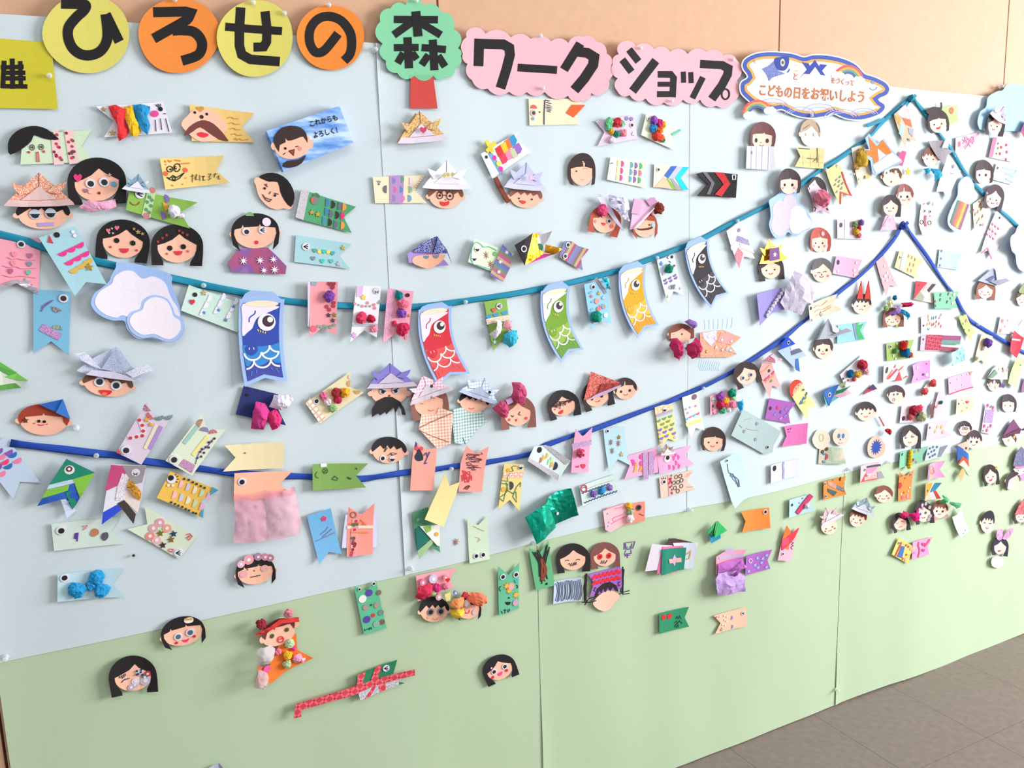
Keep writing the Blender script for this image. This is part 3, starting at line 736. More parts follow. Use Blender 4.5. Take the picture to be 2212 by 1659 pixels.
for nm, lb, x, y, r, c in (('ribbon_knot', 'teal ribbon knot at the peak under the top edge of the paper', 1967, 212, 9, '1F7E96'), ('ribbon_knot', 'navy ribbon knot at the peak beside the pink kimono', 1949, 487, 10, '1E3E92')):
    tile(0, 0, 1); t = Thing(nm, lb, 'knot', None, 5, ((1, 0), 0, 0)); t.pom(x, y, r, c, 'knot', kind='paper'); t.s('loose_end', [[(x-1, y), (x-r*1.6, y+r*2.2)], [(x+2, y), (x+r*1.2, y-r*.7)]], 7, c, 4)

tile(0, 0, 1); t = Thing('ribbon_end', 'loose teal ribbon end sticking out left of the ribbon peak', 'ribbon', None, 4, ((1, 0), 0, 0)); t.s('ribbon', [(1873, 272), (1890, 266), (1910, 257)], 7, '1F86A4', 2, th=1)

# ------------------------------------------------------------------ printed carp streamers
def carp(label, a, b, c, d, bend, dark, mid, tailc, tab):
    """a b: mouth left/right, c d: tail tips left/right (photo pixels)"""
    tile(0, 0, 1)
    t = Thing('carp_streamer', label, 'paper streamer', 'printed carp streamers on the teal ribbon', 8, ((0, 1), 5, 2))
    t.quad_frame(a, b, c, d); f0 = t.f
    dx, dy = b[0]-a[0], b[1]-a[1]; l = math.hypot(dx, dy)
    def g(u, v):                       # u across, v down
        q = f0(v, u); w = 4*v*(1-v)*bend; return (q[0]+w*dx/l, q[1]+w*dy/l)
    t.f = g; t.k = l
    n = 10; body = [(i/n, 0) for i in range(n+1)]+[(1, i/n) for i in range(1, n+1)]+[(.5, .93)]+[(0, 1-i/n) for i in range(n)]
    px = [g(*q) for q in body]; t.f = None
    o = offset(px, l*.10); t.p('card', o, '9DB8E6', 0, th=1.2, cuts=8)
    t.p('tab', [(x/1, y) for x, y in tab], '9DB8E6', -.2, th=1.2, cuts=0)
    t.p('body_print', px, dark, 1, 'print', cuts=8)
    t.f = g; t.k = l
    t.p('face_print', smooth([(0, .01), (.5, .03), (.98, .05), (.72, .12), (.42, .19), (.32, .27), (.27, .33), (.14, .38), (.0, .42), (0, .2)], True, 3), 'EADFEE', 1.8, 'print')
    t.p('mouth_print', oval(.5, .012, .45, .042, 20), 'F0DFC4', 2.4, 'print')
    t.p('scale_field', [(.0, .54), (.25, .56), (.5, .57), (.8, .56), (1, .53), (1, .66), (1, .80), (.86, .80), (.72, .75), (.56, .80), (.38, .82), (.22, .76), (.08, .82), (.02, .8), (0, .68)], mid, 1.8, 'print')
    t.s('scale_print', [arc(cx, cy, .235, .095, a0, a1, 10) for cx, cy, a0, a1 in ((.25, .645, 0, 180), (.73, .645, 0, 180), (.02, .75, 0, 90), (.49, .75, 0, 180), (.96, .75, 90, 180), (.96, .56, 95, 180), (.49, .57, 0, 95))], .045, 'F4ECF2', 2.6, kind='print')
    t.p('tail_print', [(.05, .83), (.22, .77), (.38, .83), (.56, .81), (.72, .76), (.86, .81), (1, .81), (1, 1), (.5, .93), (0, 1)], tailc, 1.6, 'print')
    e = t.d('eye', .66, .255, .235, 'F0E8F0', 3, kind='print'); t.d('pupil', .70, .24, .155, '4A3A40', 3.6, kind='print', par=e); t.d('highlight', .75, .22, .075, 'FFFFFF', 4.2, kind='print', par=e)
    t.s('lash_print', [[(.42+.07*i, .345+.012*i), (.44+.06*i, .375+.01*i)] for i in range(4)], .028, 'E6C86A', 2.6)
    fn = t.p('fin', smooth([(.08, .56), (.36, .56), (.38, .63), (.22, .68), (.08, .64)], True, 3), dark, 3, 'print'); t.s('fin_print', [[(.17, .575), (.16, .605)], [(.28, .575), (.29, .605)]], .022, 'F0E4EE', 3.6, par=fn)
    t.s('brow_print', smooth([(.34, .1), (.33, .14), (.2, .19), (.19, .25)], False), .03, dark, 2.6)
    t.s('tail_print', [[(.16, .88), (.12, .94)], [(.3, .87), (.28, .91)], [(.7, .85), (.74, .89)], [(.84, .87), (.9, .93)]], .026, mid, 2.6)
    return t
carp('blue printed paper carp streamer on the teal ribbon', (524, 654), (605, 654), (534, 823), (611, 815), -5, '3B50A8', '3F86C8', '4A4E9C', [(541, 627), (588, 630), (611, 650), (520, 648), (528, 634)])
carp('red printed paper carp streamer on the teal ribbon', (908, 674), (967, 667), (946, 823), (1006, 802), -11, 'D23A46', 'DE5A58', 'DC585C', [(922, 657), (952, 652), (972, 664), (903, 671), (910, 662)])
carp('green printed paper carp streamer on the teal ribbon', (1170, 633), (1223, 624), (1211, 774), (1253, 751), -12, '76A038', '94B24E', '6A9642', [(1180, 614), (1210, 607), (1228, 620), (1166, 631), (1174, 620)])
carp('yellow printed paper carp streamer on the teal ribbon', (1339, 590), (1387, 578), (1376, 722), (1416, 699), -10, 'DDA424', 'E4B846', 'DA962C', [(1343, 573), (1373, 564), (1390, 575), (1333, 589), (1338, 580)])
carp('black printed paper carp streamer on the teal ribbon', (1482, 539), (1523, 522), (1533, 658), (1567, 631), -9, '2C262C', '464048', '362F36', [(1483, 522), (1510, 511), (1525, 520), (1478, 540), (1480, 530)])
# white clouds hung on the teal ribbon
tile(0, 0, 1)
t = Thing('cloud_cutout', 'large white printed paper cloud with blue rim, left of the blue streamer', 'cutout', 'cloud cutouts', 8, ((1, 0), 4, 1))
t.p('card', smooth([(256, 566), (307, 573), (367, 592), (371, 617), (387, 660), (390, 681), (398, 705), (389, 728), (365, 739), (328, 730), (297, 731), (275, 711), (268, 693), (242, 692), (213, 679), (197, 658), (203, 635), (221, 621), (236, 607), (240, 596), (250, 578)]), '9DB8E6', 0, th=1.2)
t.p('cloud_print', smooth([(242, 612), (247, 598), (265, 586), (287, 586), (307, 602), (330, 597), (355, 610), (366, 636), (372, 648), (384, 668), (384, 690), (340, 700), (290, 690), (265, 681), (250, 686), (222, 676), (205, 655), (213, 632), (230, 620)]), 'E9E0EE', 1)
t.p('rim_print', smooth([(274, 690), (284, 674), (303, 666), (309, 648), (331, 637), (360, 644), (373, 664), (378, 678), (394, 690), (396, 712), (382, 732), (360, 738), (330, 728), (306, 730), (283, 716)]), 'A9C0EC', 1.8)
t.p('cloud_print', smooth([(280, 692), (288, 678), (307, 669), (313, 653), (332, 642), (357, 648), (369, 667), (374, 683), (387, 692), (389, 710), (378, 726), (360, 732), (332, 721), (308, 723), (288, 710)]), 'F0E6F0', 2.6)
tile(1600, 340, 6.9125)
t = Thing('cloud_cutout', 'white printed paper cloud with blue rim below the bobbed girl, on the teal ribbon', 'cutout', 'cloud cutouts', 9, ((1, 0), 6, 3))
t.p('card', smooth([(378, 645), (500, 575), (620, 508), (830, 530), (855, 670), (930, 730), (990, 830), (1040, 950), (1010, 1060), (930, 1100), (820, 1185), (760, 1150), (700, 1118), (640, 1192), (520, 1212), (430, 1135), (380, 1000), (410, 890), (395, 750)], True, 3), '9DB8E6', 0, th=1.2)
t.p('cloud_print', smooth([(438, 800), (470, 700), (560, 640), (622, 660), (650, 590), (740, 555), (820, 620), (832, 690), (900, 760), (930, 900), (800, 1060), (690, 1060), (640, 1150), (540, 1172), (450, 1110), (412, 1000), (455, 885)], True, 3), 'C6B8CE', 1)
t.p('cloud_print', smooth([(735, 1010), (720, 960), (745, 880), (740, 800), (800, 735), (880, 730), (950, 800), (975, 880), (1030, 960), (1000, 1050), (920, 1090), (850, 1140), (770, 1130), (735, 1070)], True, 3), 'E2DCE6', 1.8)
tile(1892, 380, 6.9125)
t = Thing('cloud_cutout', 'white cloud cutout with rainbow stripes hanging from the teal ribbon', 'cutout', 'cloud cutouts', 9, ((1, 0), 8, 4))
t.p('card', smooth([(1350, 5), (1225, 110), (1212, 290), (1130, 430), (1048, 600), (1042, 700), (1100, 780), (1250, 840), (1290, 680), (1365, 430), (1440, 300), (1440, 120)], True, 3), 'A9C0E4', 0, th=1.2)
t.p('cloud_print', smooth([(1350, 15), (1240, 115), (1225, 290), (1250, 345), (1350, 415), (1430, 300), (1430, 125)], True, 3), 'F4F2F6', 1.2)
for i, c in enumerate(('33604E', 'BE3634', 'D0602C', 'D4A022', '86466A')):
    u = i*44; t.p('rainbow_band', [(1215+u*.75, 360+i*14), (1250+u*.75, 372+i*14), (1125+u*.82, 740+i*16), (1085+u*.8, 690+i*24)], c, 1.8, 'print', cuts=0)
t = Thing('cloud_cutout', 'white cloud cutout at the right edge hanging from the end of the teal ribbon', 'cutout', 'cloud cutouts', 12, ((1, 0), 8, 6))
t.p('card', smooth([(2110, 740), (2040, 850), (1945, 905), (1930, 1000), (1980, 1120), (2060, 1180), (2090, 1320), (2170, 1415), (2330, 1440), (2400, 1100), (2300, 760)], True, 3), 'B4C8E6', 0, th=1.2)
t.p('cloud_print', smooth([(2120, 790), (2040, 880), (1965, 920), (1950, 1000), (1995, 1105), (2075, 1165), (2110, 1310), (2180, 1395), (2320, 1420), (2380, 1100), (2290, 790)], True, 3), 'F6F4F8', 1.2)
# helmet cutout on the ribbon
tile(1560, 80, 5.53)
t = Thing('helmet_cutout', 'orange and white printed helmet cutout hanging from the teal ribbon', 'cutout', 'printed cutouts on the teal ribbon', 10, ((1, 0), 4, 3))
t.p('card', [(1690, 1210), (1745, 1155), (1850, 1270), (1940, 1215), (1985, 1300), (2130, 1480), (2130, 1500), (1830, 1655), (1790, 1620), (1765, 1480), (1665, 1405), (1690, 1340), (1745, 1340)], '93AEDC', 0, th=1.2, cuts=3)
t.p('helmet_print', [(1735, 1190), (1850, 1310), (1915, 1225), (1990, 1330), (2020, 1385), (1950, 1410), (1845, 1325), (1870, 1480), (1805, 1515), (1795, 1440), (1695, 1395), (1705, 1350), (1765, 1355)], 'D66C18', 1.2, cuts=0)
t.p('band_print', [(1790, 1540), (2020, 1380), (2120, 1475), (1835, 1630)], 'E4DCEE', 1.6, cuts=0); t.p('band_print', [(1850, 1330), (1950, 1410), (1870, 1475)], 'DCD4EA', 1.9, cuts=0)
# ------------------------------------------------------------------ left part of the wall
def berries(t, quad, n=14, cols=('C8384E', '8C2A3C', '5A6E50'), r=16, l=2.5):
    """little printed berries on a strip of tape (zoom pixels)"""
    a, b, c, d = quad; R = random.Random(int(a[0]))
    for col in cols[:2] if n < 8 else cols:
        t.ds('berry_print', [tuple((1-u)*((1-v)*a[i]+v*d[i])+u*((1-v)*b[i]+v*c[i]) for i in (0, 1)) for u, v in [(R.uniform(.15, .85), R.uniform(.04, .96)) for _ in range(max(2, n//len(cols)))]], r, col, l)
def tape(t, q, col='EBC3C6', kind='paper', l=1.6, part='tape_strip'): return t.p(part, q, col, l, kind, cuts=5, th=.25)
tile(0, 0, 4.88)
t = flag('white carp flag with red, yellow and blue tissue stripes and drawn whiskers', (1720, 1075), (1815, 1400), (1010, 1125), (1095, 1450), 'E8E2EC', notch=.80, lift=2)
t.f = None
t.crumple('tissue_stripe', [(1140, 1125), (1215, 1108), (1330, 1160), (1320, 1260), (1360, 1380), (1330, 1450), (1255, 1495), (1235, 1430), (1240, 1330), (1185, 1240)], 'D8383E', 5, 10)
t.crumple('tissue_stripe', [(1310, 1125), (1395, 1120), (1420, 1250), (1490, 1380), (1440, 1445), (1375, 1430), (1340, 1300), (1285, 1220)], 'E8B42A', 5, 10)
t.crumple('tissue_stripe', [(1395, 1110), (1480, 1100), (1580, 1125), (1575, 1190), (1545, 1230), (1580, 1330), (1555, 1425), (1500, 1390), (1440, 1300), (1405, 1190)], '2E8CC0', 5, 10)
t.d('eye', 1690, 1150, 24, K); t.s('lash_drawing', [[(1670, 1130), (1640, 1105)], [(1680, 1122), (1662, 1098)], [(1693, 1122), (1690, 1096)]], 8, K); t.d('cheek', 1630, 1200, 42, 'E8489A', e=.8, rot=-15)
t.s('whisker_drawing', [[(1638, 1265), (1645, 1385)], [(1690, 1250), (1705, 1370)], [(1745, 1250), (1780, 1390)], [(1720, 1200), (1752, 1202)]], 8, '3A2E4A'); t.star(1095, 1155, 30, 'B99A5A'); t.star(1185, 1400, 34, 'C9A05A')
t = flag('pale green carp flag with a black comb-over, ring eyes and two berry tapes', (240, 1420), (215, 1735), (965, 1370), (1000, 1705), 'CBDDBE', notch=.83, lift=1.5); t.f = None
for q in (((530, 1378), (612, 1370), (675, 1730), (570, 1738)), ((675, 1370), (770, 1370), (835, 1722), (730, 1730))): tape(t, q, 'EAC4C4'); berries(t, q)
t.p('hair', smooth([(85, 1560), (100, 1470), (170, 1390), (280, 1340), (390, 1330), (500, 1365), (580, 1430), (622, 1472), (520, 1472), (430, 1450), (360, 1425), (330, 1490), (250, 1560), (110, 1635)], True, 2), K, 3)
for x, y in ((340, 1555), (435, 1550)): t.s('eye_drawing', [oval(x, y, 26, 28, 14)+[(x+26, y)]], 7, '4A4A4A'); t.d('eye', x, y, 12, '4A4A4A')
t.s('nose_drawing', [[(385, 1605), (390, 1705), (415, 1705), (405, 1605), (385, 1605)]], 8, 'D8404A'); t.ds('cheeks', [(305, 1605), (462, 1598)], 14, 'D8404A')
# row of tile E
tile(0, 330, 4.88)
t = face('boy face with half-closed eyes under an orange patterned origami helmet', 455, 650, 265, 155, 0, 'short', K, None, None, part=0, lift=2); t.f = None
for x, y in ((370, 650), (535, 640)): t.goo(x, y, 55, style='half', white='BCC4D4')
t.p('mouth', [(388, 740), (568, 730), (570, 765), (402, 780)], 'B09AD2', 2, cuts=0); kabuto(t, 415, 390, 365, 178, -1, 'E2835A F4D9C8 FFF4EC 8FA6B8', 'floral', 'D9B6B4', lift=3)
t = face('long-haired girl face with a pink heart gem and a pink tulle collar', 1020, 335, 238, 165, -2, 'long', K, None, None, lift=2.5); t.f = None
for x, y in ((955, 325), (1098, 310)): t.goo(x, y, 50, (.05, .05))
t.heart(820, 265, 46, 'D8306E'); t.star(1155, 235, 24, 'E8A0A8', l=4); t.d('gem', 1200, 330, 27, '4FA0BC', 3, kind='plastic', th=2); t.heart(902, 400, 25, '9A6A8C'); t.d('gem', 955, 412, 22, 'F0B8A8', 3, kind='plastic', th=2); t.d('mouth', 1045, 425, 14, '7A2A30')
t.crumple('tulle_collar', [(828, 575), (930, 500), (1060, 520), (1215, 490), (1228, 570), (1130, 608), (1050, 600), (960, 628)], 'E2A0BC', 4, 6, 'tissue', 1); t.star(1000, 540, 28, 'E8D8C8', n=6, ins=.6)
t = flag('leaf green carp flag with a small silver helmet, leafy tape and a white tissue ball', (1365, 385), (1325, 605), (2080, 525), (2000, 800), '86B04E', notch=.80, lift=3, curl=((1, 0), 5, 2)); t.f = None
tape(t, [(1560, 372), (1650, 388), (1582, 690), (1492, 660)], 'B6CE96'); t.ds('leaf_print', [(1575, 470), (1550, 520), (1590, 560), (1540, 600), (1570, 630), (1600, 500)], 20, '5E8E6A'); t.ds('flower_print', [(1605, 395), (1540, 665)], 34, 'C07A7C')
t.goo(1475, 435, 50, style='wink'); t.s('mouth_drawing', arc(1420, 510, 50, 42, 10, 170, 8), 9, '9A3A30'); t.semi([(1740, 485), (1725, 570), (1705, 665)], 46, ['8A68B0', 'DFA04A', '8A68B0'], -100); t.pom(1830, 620, 72, 'E4DEEA'); t.crumple('tissue_tail', [(1860, 650), (1930, 640), (1950, 680), (1880, 690)], 'E0DAE6', 2, 2)
kabuto(t, 1445, 320, 150, 95, 8, 'A9BCC8 6E90A8 D8DEE4', 'blotch', 'D4D4DE', lift=3)
t = face('smiling long-haired girl face with pink hearts and gold stars in her hair, left twin', 1295, 955, 216, 146, 6, 'long', K, None, None, lift=2); t.f = None
for x, y in ((1230, 925), (1400, 952)): t.d('eye', x, y, 27, K)
t.p('mouth', arc(1310, 1008, 50, 50, 0, 180, 10), 'D83450', 2); t.ds('cheeks', [(1165, 993), (1440, 1028)], 13, 'D8384A')
for x, y, r in ((1140, 820, 24), (1232, 792, 26)): t.heart(x, y, r, 'E06A84')
for x, y in ((1180, 798), (1190, 848), (1150, 845)): t.star(x, y, 15, 'E4D4D8', l=4)
for x, y, r in ((1412, 803, 20), (1455, 835, 30), (1500, 855, 22)): t.star(x, y, r, 'C8A860', l=4)
t = face('smiling long-haired girl face with red beads in her hair, right twin', 1865, 1005, 210, 146, 1, 'long', K, None, None, lift=2); t.f = None
for x, y in ((1790, 1005), (1932, 990)): t.d('eye', x, y, 27, K)
t.p('mouth', arc(1878, 1035, 46, 46, 0, 180, 10), 'D83450', 2); t.ds('cheeks', [(1760, 1065), (1980, 1038)], 12, 'E04A4A')
for x, y in ((1663, 938), (1712, 900), (1755, 868), (1890, 822), (1925, 843), (1972, 866)): t.d('bead', x, y, 14, '9A2A30', 3, kind='plastic', th=2)
t = flag('light blue carp flag with pink and gold scallops hung over the teal ribbon', (790, 775), (410, 895), (1125, 1385), (790, 1510), 'A6D0DA', notch=.86, lift=12, curl=((0, 1), 3, 2)); t.f = None
t.d('eye', 600, 865, 29, '2A2428'); t.p('mouth', [(520, 865), (565, 955), (502, 945)], 'D0404E', 2, cuts=0); t.ds('pearls', [(770, 835), (790, 875)], 18, 'F0E8F0', 3, 'plastic')
for r, (c, ps) in enumerate((('EC3A8C', ((655, 1045), (745, 1003), (832, 960))), ('EC3A8C', ((725, 1140), (808, 1096), (888, 1052))), ('E0B04A', ((772, 1225), (850, 1178), (922, 1128))))): t.semi(ps, 48, c, -26)
t.star(940, 1205, 46, 'C8A440')
t = flag('pink carp flag with wavy lines, hearts and silver foil at the left edge', (432, 905), (-90, 870), (405, 1490), (-80, 1470), 'F0A0B2', notch=.80, lift=2); t.f = None
for x, y, c in ((315, 1085, 'B06A8C'), (310, 1172, '7A8C9C'), (112, 1248, 'B85A8A'), (300, 1262, '6FB8A8'), (140, 1165, 'EE8CA0'), (150, 1070, 'EE8CA0')): t.heart(x, y, 30, c)
t.s('wave_drawing', [[(80, 1100), (130, 1125), (180, 1115), (250, 1130), (370, 1132)], [(30, 1190), (100, 1210), (170, 1200), (230, 1222), (380, 1215)], [(30, 1290), (120, 1310), (220, 1300), (380, 1320)]], 6, 'DE7A98', sm=1)
t.crumple('foil_trim', [(-80, 1420), (175, 1335), (395, 1420), (405, 1490), (360, 1470), (175, 1375), (-70, 1470)], 'C8BCC8', 2, 1, 'foil'); t.star(275, 1365, 46, 'B8C4C4'); t.star(350, 1425, 40, 'D8C8D0'); t.goo(225, 965, 40)
t = flag('cream yellow carp flag with a cartoon smile and handwriting', (1680, 60), (1740, 390), (2363, 30), (2418, 320), 'E6C77E', notch=.83, lift=2, curl=((1, 0), 6, 1)); t.f = None
t.s('face_drawing', [oval(1788, 175, 32, 30, 14)+[(1820, 175)], oval(1865, 158, 34, 42, 14, 15)+[(1899, 158)], oval(1850, 160, 10, 14, 8), [(1755, 262), (1790, 285), (1840, 298), (1890, 270), (1940, 212), (1900, 240), (1860, 262), (1822, 240), (1790, 270), (1755, 262)], oval(1832, 272, 16, 16, 8)+[(1848, 272)]], 9, K)
t.ds('eyes', [(1795, 178)], 10, K); t.d('cheek', 1745, 222, 25, 'E8604A'); t.d('cheek', 1953, 182, 25, 'E8604A')
t.s('orange_drawing', [[(1735, 85), (1745, 105)], [(1770, 80), (1790, 98), (1810, 85)], [(1840, 78), (1905, 88)], [(1895, 118), (2000, 108)], [(1740, 128), (1752, 126)], [(1950, 268), (1965, 265)], [(1805, 340), (1825, 352)], [(1918, 335), (1932, 330)]], 12, 'E8783A')
t.s('handwriting', [[(2010, 250), (2045, 240)], [(2030, 225), (2028, 310)], [(2050, 275), (2075, 225), (2062, 290), (2090, 280)], [(2105, 235), (2108, 295)], [(2125, 250), (2160, 248), (2142, 245), (2142, 295), (2165, 285)], [(2190, 225), (2225, 222), (2200, 262), (2225, 265), (2195, 290)], [(2250, 235), (2285, 222)], [(2268, 215), (2255, 262)], [(2290, 262), (2305, 240), (2300, 280), (2318, 275)]], 6, '4A3424')
# tile B
tile(430, 0, 4.88)
t = Thing('greeting_card', 'blue sky-print folded card with a laughing boy face and handwriting', 'card', None, 20, ((1, 0), 0, 1))
t.p('card', [(710, 1380), (1480, 1115), (1625, 1505), (890, 1810)], '4E86CE 8FB4E6 C9DCF4', 0, 'sea', th=17)
t.p('face', oval(985, 1525, 195, 150, 28, -12), SK, 1); t.p('ear', oval(790, 1540, 34, 42, 12), SK, .6); t.p('ear', oval(1168, 1520, 38, 50, 12), SK, .6)
t.p('hair', smooth([(840, 1600), (785, 1500), (800, 1420), (870, 1350), (970, 1325), (1070, 1345), (1130, 1410), (1142, 1505), (1098, 1440), (1020, 1465), (940, 1485), (905, 1450), (912, 1500), (850, 1530)], True, 2), '3A2A2A', 2)
t.p('beard', smooth([(875, 1745), (930, 1695), (1050, 1682), (1125, 1635), (1080, 1722), (1000, 1762), (920, 1768)], True, 2), '3A2A2A', 2)
t.d('eye', 908, 1565, 14, K); t.s('face_drawing', [[(1015, 1548), (1045, 1542)], [(885, 1630), (910, 1612)], [(945, 1592), (1005, 1575), (995, 1640), (945, 1592)]], 9, '5A2A24'); t.p('mouth', [(950, 1592), (1003, 1578), (992, 1635)], 'A04038', 2, cuts=0); t.d('cheek', 1062, 1568, 22, 'D8907C')
t.text('handwriting', 'これからも', 1165, 1335, 70, '20242E', -14, 2, .9, .025); t.text('handwriting', 'よろしく！', 1205, 1455, 74, '20242E', -13, 2, .82, .025)
t = flag('yellow carp flag behind a face with a huge brown moustache', (-103, 1105), (-80, 1490), (580, 1195), (580, 1500), 'E3BE74', notch=.80, lift=1.5); t.f = None
t.p('face', smooth([(-190, 1330), (-175, 1275), (-120, 1220), (-60, 1160), (60, 1150), (170, 1180), (250, 1260), (290, 1350), (270, 1400), (180, 1475), (60, 1495), (-30, 1480), (-130, 1400)], True, 2), SK, 2)
t.p('moustache', smooth([(-168, 1432), (-110, 1345), (-20, 1285), (60, 1270), (150, 1305), (235, 1385), (285, 1450), (305, 1490), (200, 1465), (100, 1400), (10, 1345), (-60, 1385), (-120, 1425)], True, 2), '6E3A34', 3)
t.p('mouth', smooth([(-25, 1415), (15, 1395), (50, 1402), (100, 1420), (60, 1450), (10, 1445)]), 'D83048', 4); t.d('nose', 25, 1235, 20, K, 4, kind='plastic', th=2); t.ds('eyes', [(-48, 1190), (80, 1205)], 15, K, 3); t.ds('forehead_print', [(-10, 1150), (30, 1145), (10, 1165)], 20, 'C08A4A', 2.6)
t.s('wave_drawing', [[(300+i*12, 1245+i*58), (340+i*12, 1235+i*58), (370+i*10, 1252+i*58), (420+i*10, 1250+i*58)] for i in range(4)]+[[(370, 1475), (390, 1455), (400, 1480), (430, 1462), (450, 1478), (520, 1470)]], 7, 'D89038', sm=1)
# tile F
tile(430, 330, 4.88)
t = Thing('paper_portrait', 'tilted grinning face with swept black hair beside the blue greeting card', 'paper portrait', 'paper portraits on the display', 2)
t.p('face', smooth([(580, 300), (600, 258), (650, 262), (760, 240), (900, 300), (990, 430), (985, 560), (950, 595), (885, 588), (820, 598), (730, 570), (650, 490), (615, 420), (600, 350)], True, 3), SK, 0, th=.8)
t.p('hair', smooth([(632, 252), (720, 214), (830, 220), (930, 285), (990, 390), (1002, 480), (968, 572), (900, 505), (855, 410), (830, 310), (740, 305), (680, 282)], True, 2), K, 1)
t.ds('eyes', [(692, 375), (800, 450)], 14, '2A2430'); t.s('face_drawing', [[(690, 330), (725, 360)], [(715, 325), (705, 352)], [(790, 425), (838, 438)], [(740, 435), (755, 408)], [(668, 438), (690, 470), (740, 490), (765, 490), (740, 515), (700, 495), (668, 438)]], 8, '4A3440')
t = face('girl face with bobbed hair, a winking eye and a purple flowered kimono', 590, 850, 228, 152, -2, 'tails', K, None, None, lift=3); t.f = None
t.goo(495, 830, 40, (.15, .1)); t.goo(668, 815, 40, style='wink'); t.d('mouth', 605, 945, 20, 'D8303A'); t.d('flower', 710, 730, 45, 'F2DCEA', 3, th=2); t.semi([(535, 668)], 44, '7FA070', 180, part='hair_clip')
t.p('kimono', [(440, 1005), (720, 998), (800, 1070), (918, 1195), (905, 1280), (345, 1258), (298, 1160), (395, 1040)], '9A5A8C A85070 7A5A9C B07AA8', -.5, 'marble')
for x, y, r in ((465, 1140, 46), (640, 1135, 46), (780, 1125, 44), (680, 1240, 40), (792, 1232, 48)): t.star(x, y, r, 'F6F0F6', 3, 'paper', part='blossom', n=8, ins=.3)
t = flag('green carp flag with a silver glitter head, gold stars and rows of half-circle scales', (1075, 385), (1015, 690), (1650, 570), (1605, 845), '509C6E', notch=.82, lift=2); t.f = None
tape(t, [(1075, 385), (1162, 402), (1096, 712), (1012, 680)], 'C6BCC4', 'glitter', part='glitter_tape'); e = t.d('eye', 1215, 502, 45, '7C7C80', 2); t.d('pupil', 1192, 502, 18, 'E85A2A', 3, par=e); t.semi([(1232, 462)], 40, '4A7A4A', 190, part='brow')
for (x, y, c) in ((1335, 525, '4A7CB0'), (1395, 545, '3A3234'), (1462, 560, '6A6A7A'), (1510, 570, 'E89A4A'), (1325, 620, '4A7CB0'), (1372, 640, '6A6A7A'), (1436, 655, '3A3234'), (1492, 662, 'E03A7A'), (1300, 712, '4A8CA8'), (1360, 732, '3A3234'), (1420, 752, '6A6A7A'), (1492, 765, 'E89A4A')): t.semi([(x, y)], 42, c, -82)
t.star(1185, 630, 32); t.star(1248, 650, 32, 'E8C040')
t = flag('light blue carp flag with a winking eye and a row of teal and yellow hearts', (1020, 865), (1000, 1150), (1605, 960), (1590, 1225), 'A2C9D0', notch=.79, lift=1.5); t.f = None
t.goo(1125, 990, 40, style='wink')
for x, y, c in ((1220, 1030, '4FA89A'), (1315, 1040, '38C8B4'), (1408, 1058, '3FB0A4'), (1202, 1112, '7A8C90'), (1300, 1140, '38C8B4'), (1392, 1142, '58B8B0')): t.heart(x, y, 24, c)
t.d('sticker', 1268, 1042, 22, 'E8D060'); t.d('sticker', 1362, 1045, 22, 'E8D060'); t.star(1515, 1002, 30, 'E0C860'); t.star(1468, 1172, 30, 'E0D8E0')
# tile I
tile(0, 650, 4.88)
t = flag('sky blue carp flag with purple glitter tape hanging below the pink flag', (745, -97), (350, -122), (725, 570), (350, 550), '7AB6D4', notch=.80, lift=2); t.f = None
t.goo(670, -27, 46); tape(t, [(455, 240), (650, 345), (612, 415), (410, 310)], 'C06AC0', 'glitter', part='glitter_tape'); t.semi([(600, 75)], 48, '6A5A68', 30, kind='glitter'); t.semi([(598, 300)], 50, '6A8C70', 195, l=1.5, kind='glitter')
t.s('doodle_drawing', [[(430, 108), (470, 60), (560, -10), (520, 10), (450, 50), (440, 110)], [(455, 48), (500, 20)]], 8, '7A5AA8')
t = face('boy face with wide doll eyes and an open red mouth under a folded lavender hat', 1135, 880, 250, 128, 6, 'short', '6A4838', None, None, lift=2); t.f = None
t.goo(1050, 852, 52); t.goo(1225, 890, 52); m = t.p('mouth', smooth([(1045, 938), (1178, 945), (1160, 980), (1110, 1000), (1065, 975)], True, 2), 'D8303A', 2); t.p('tongue', oval(1102, 978, 28, 16, 12), 'F0784A', 2.8, par=m)
hat = t.p('hat', [(815, 720), (1000, 590), (1215, 482), (1245, 490), (1385, 690), (1500, 760), (1490, 840), (1200, 790), (905, 765), (815, 735)], 'BFC7DC 7C86AC E2E4EE', 8, 'confetti', th=1.2)
t.p('flap', [(790, 550), (890, 530), (950, 580), (1065, 712), (970, 680), (860, 620)], 'D6D4E6 7C86AC E8E8F2', 18, 'confetti', par=hat, cuts=0, th=1); t.p('flap', [(1320, 750), (1440, 690), (1535, 650), (1622, 720), (1530, 740), (1400, 800)], 'DCDCEC 7C86AC F0F0F6', 18, 'confetti', par=hat, cuts=0, th=1)
t.p('flap', [(1065, 712), (1220, 485), (1290, 755)], 'AEB8D2 6C76A0 C6CCE0', 17, 'confetti', par=hat, cuts=0, th=1); t.p('brim', [(905, 768), (965, 722), (1200, 738), (1330, 780), (1430, 838), (1150, 808)], 'CFC8DE', 20, par=hat, cuts=0, th=1)
t = face('auburn-haired smiling face with a small blue paper triangle hat', 460, 1262, 252, 155, 2, 'boy', 'A03E2A', None, None, lift=2); t.f = None
t.ds('eyes', [(410, 1267), (468, 1272)], 16, K); t.s('face_drawing', [[(402, 1300), (430, 1312), (465, 1302)], [(355, 1295), (370, 1285)], [(485, 1300), (505, 1298)]], 8, 'D04038'); t.star(268, 1260, 32, '7A5A2A')
hat = t.p('hat', [(415, 1088), (665, 1030), (742, 1235)], '2C62B8', 10, th=1.5, cuts=0); t.p('flap', [(590, 1170), (665, 1030), (742, 1235)], '3E7CD0', 14, par=hat, cuts=0, th=1)
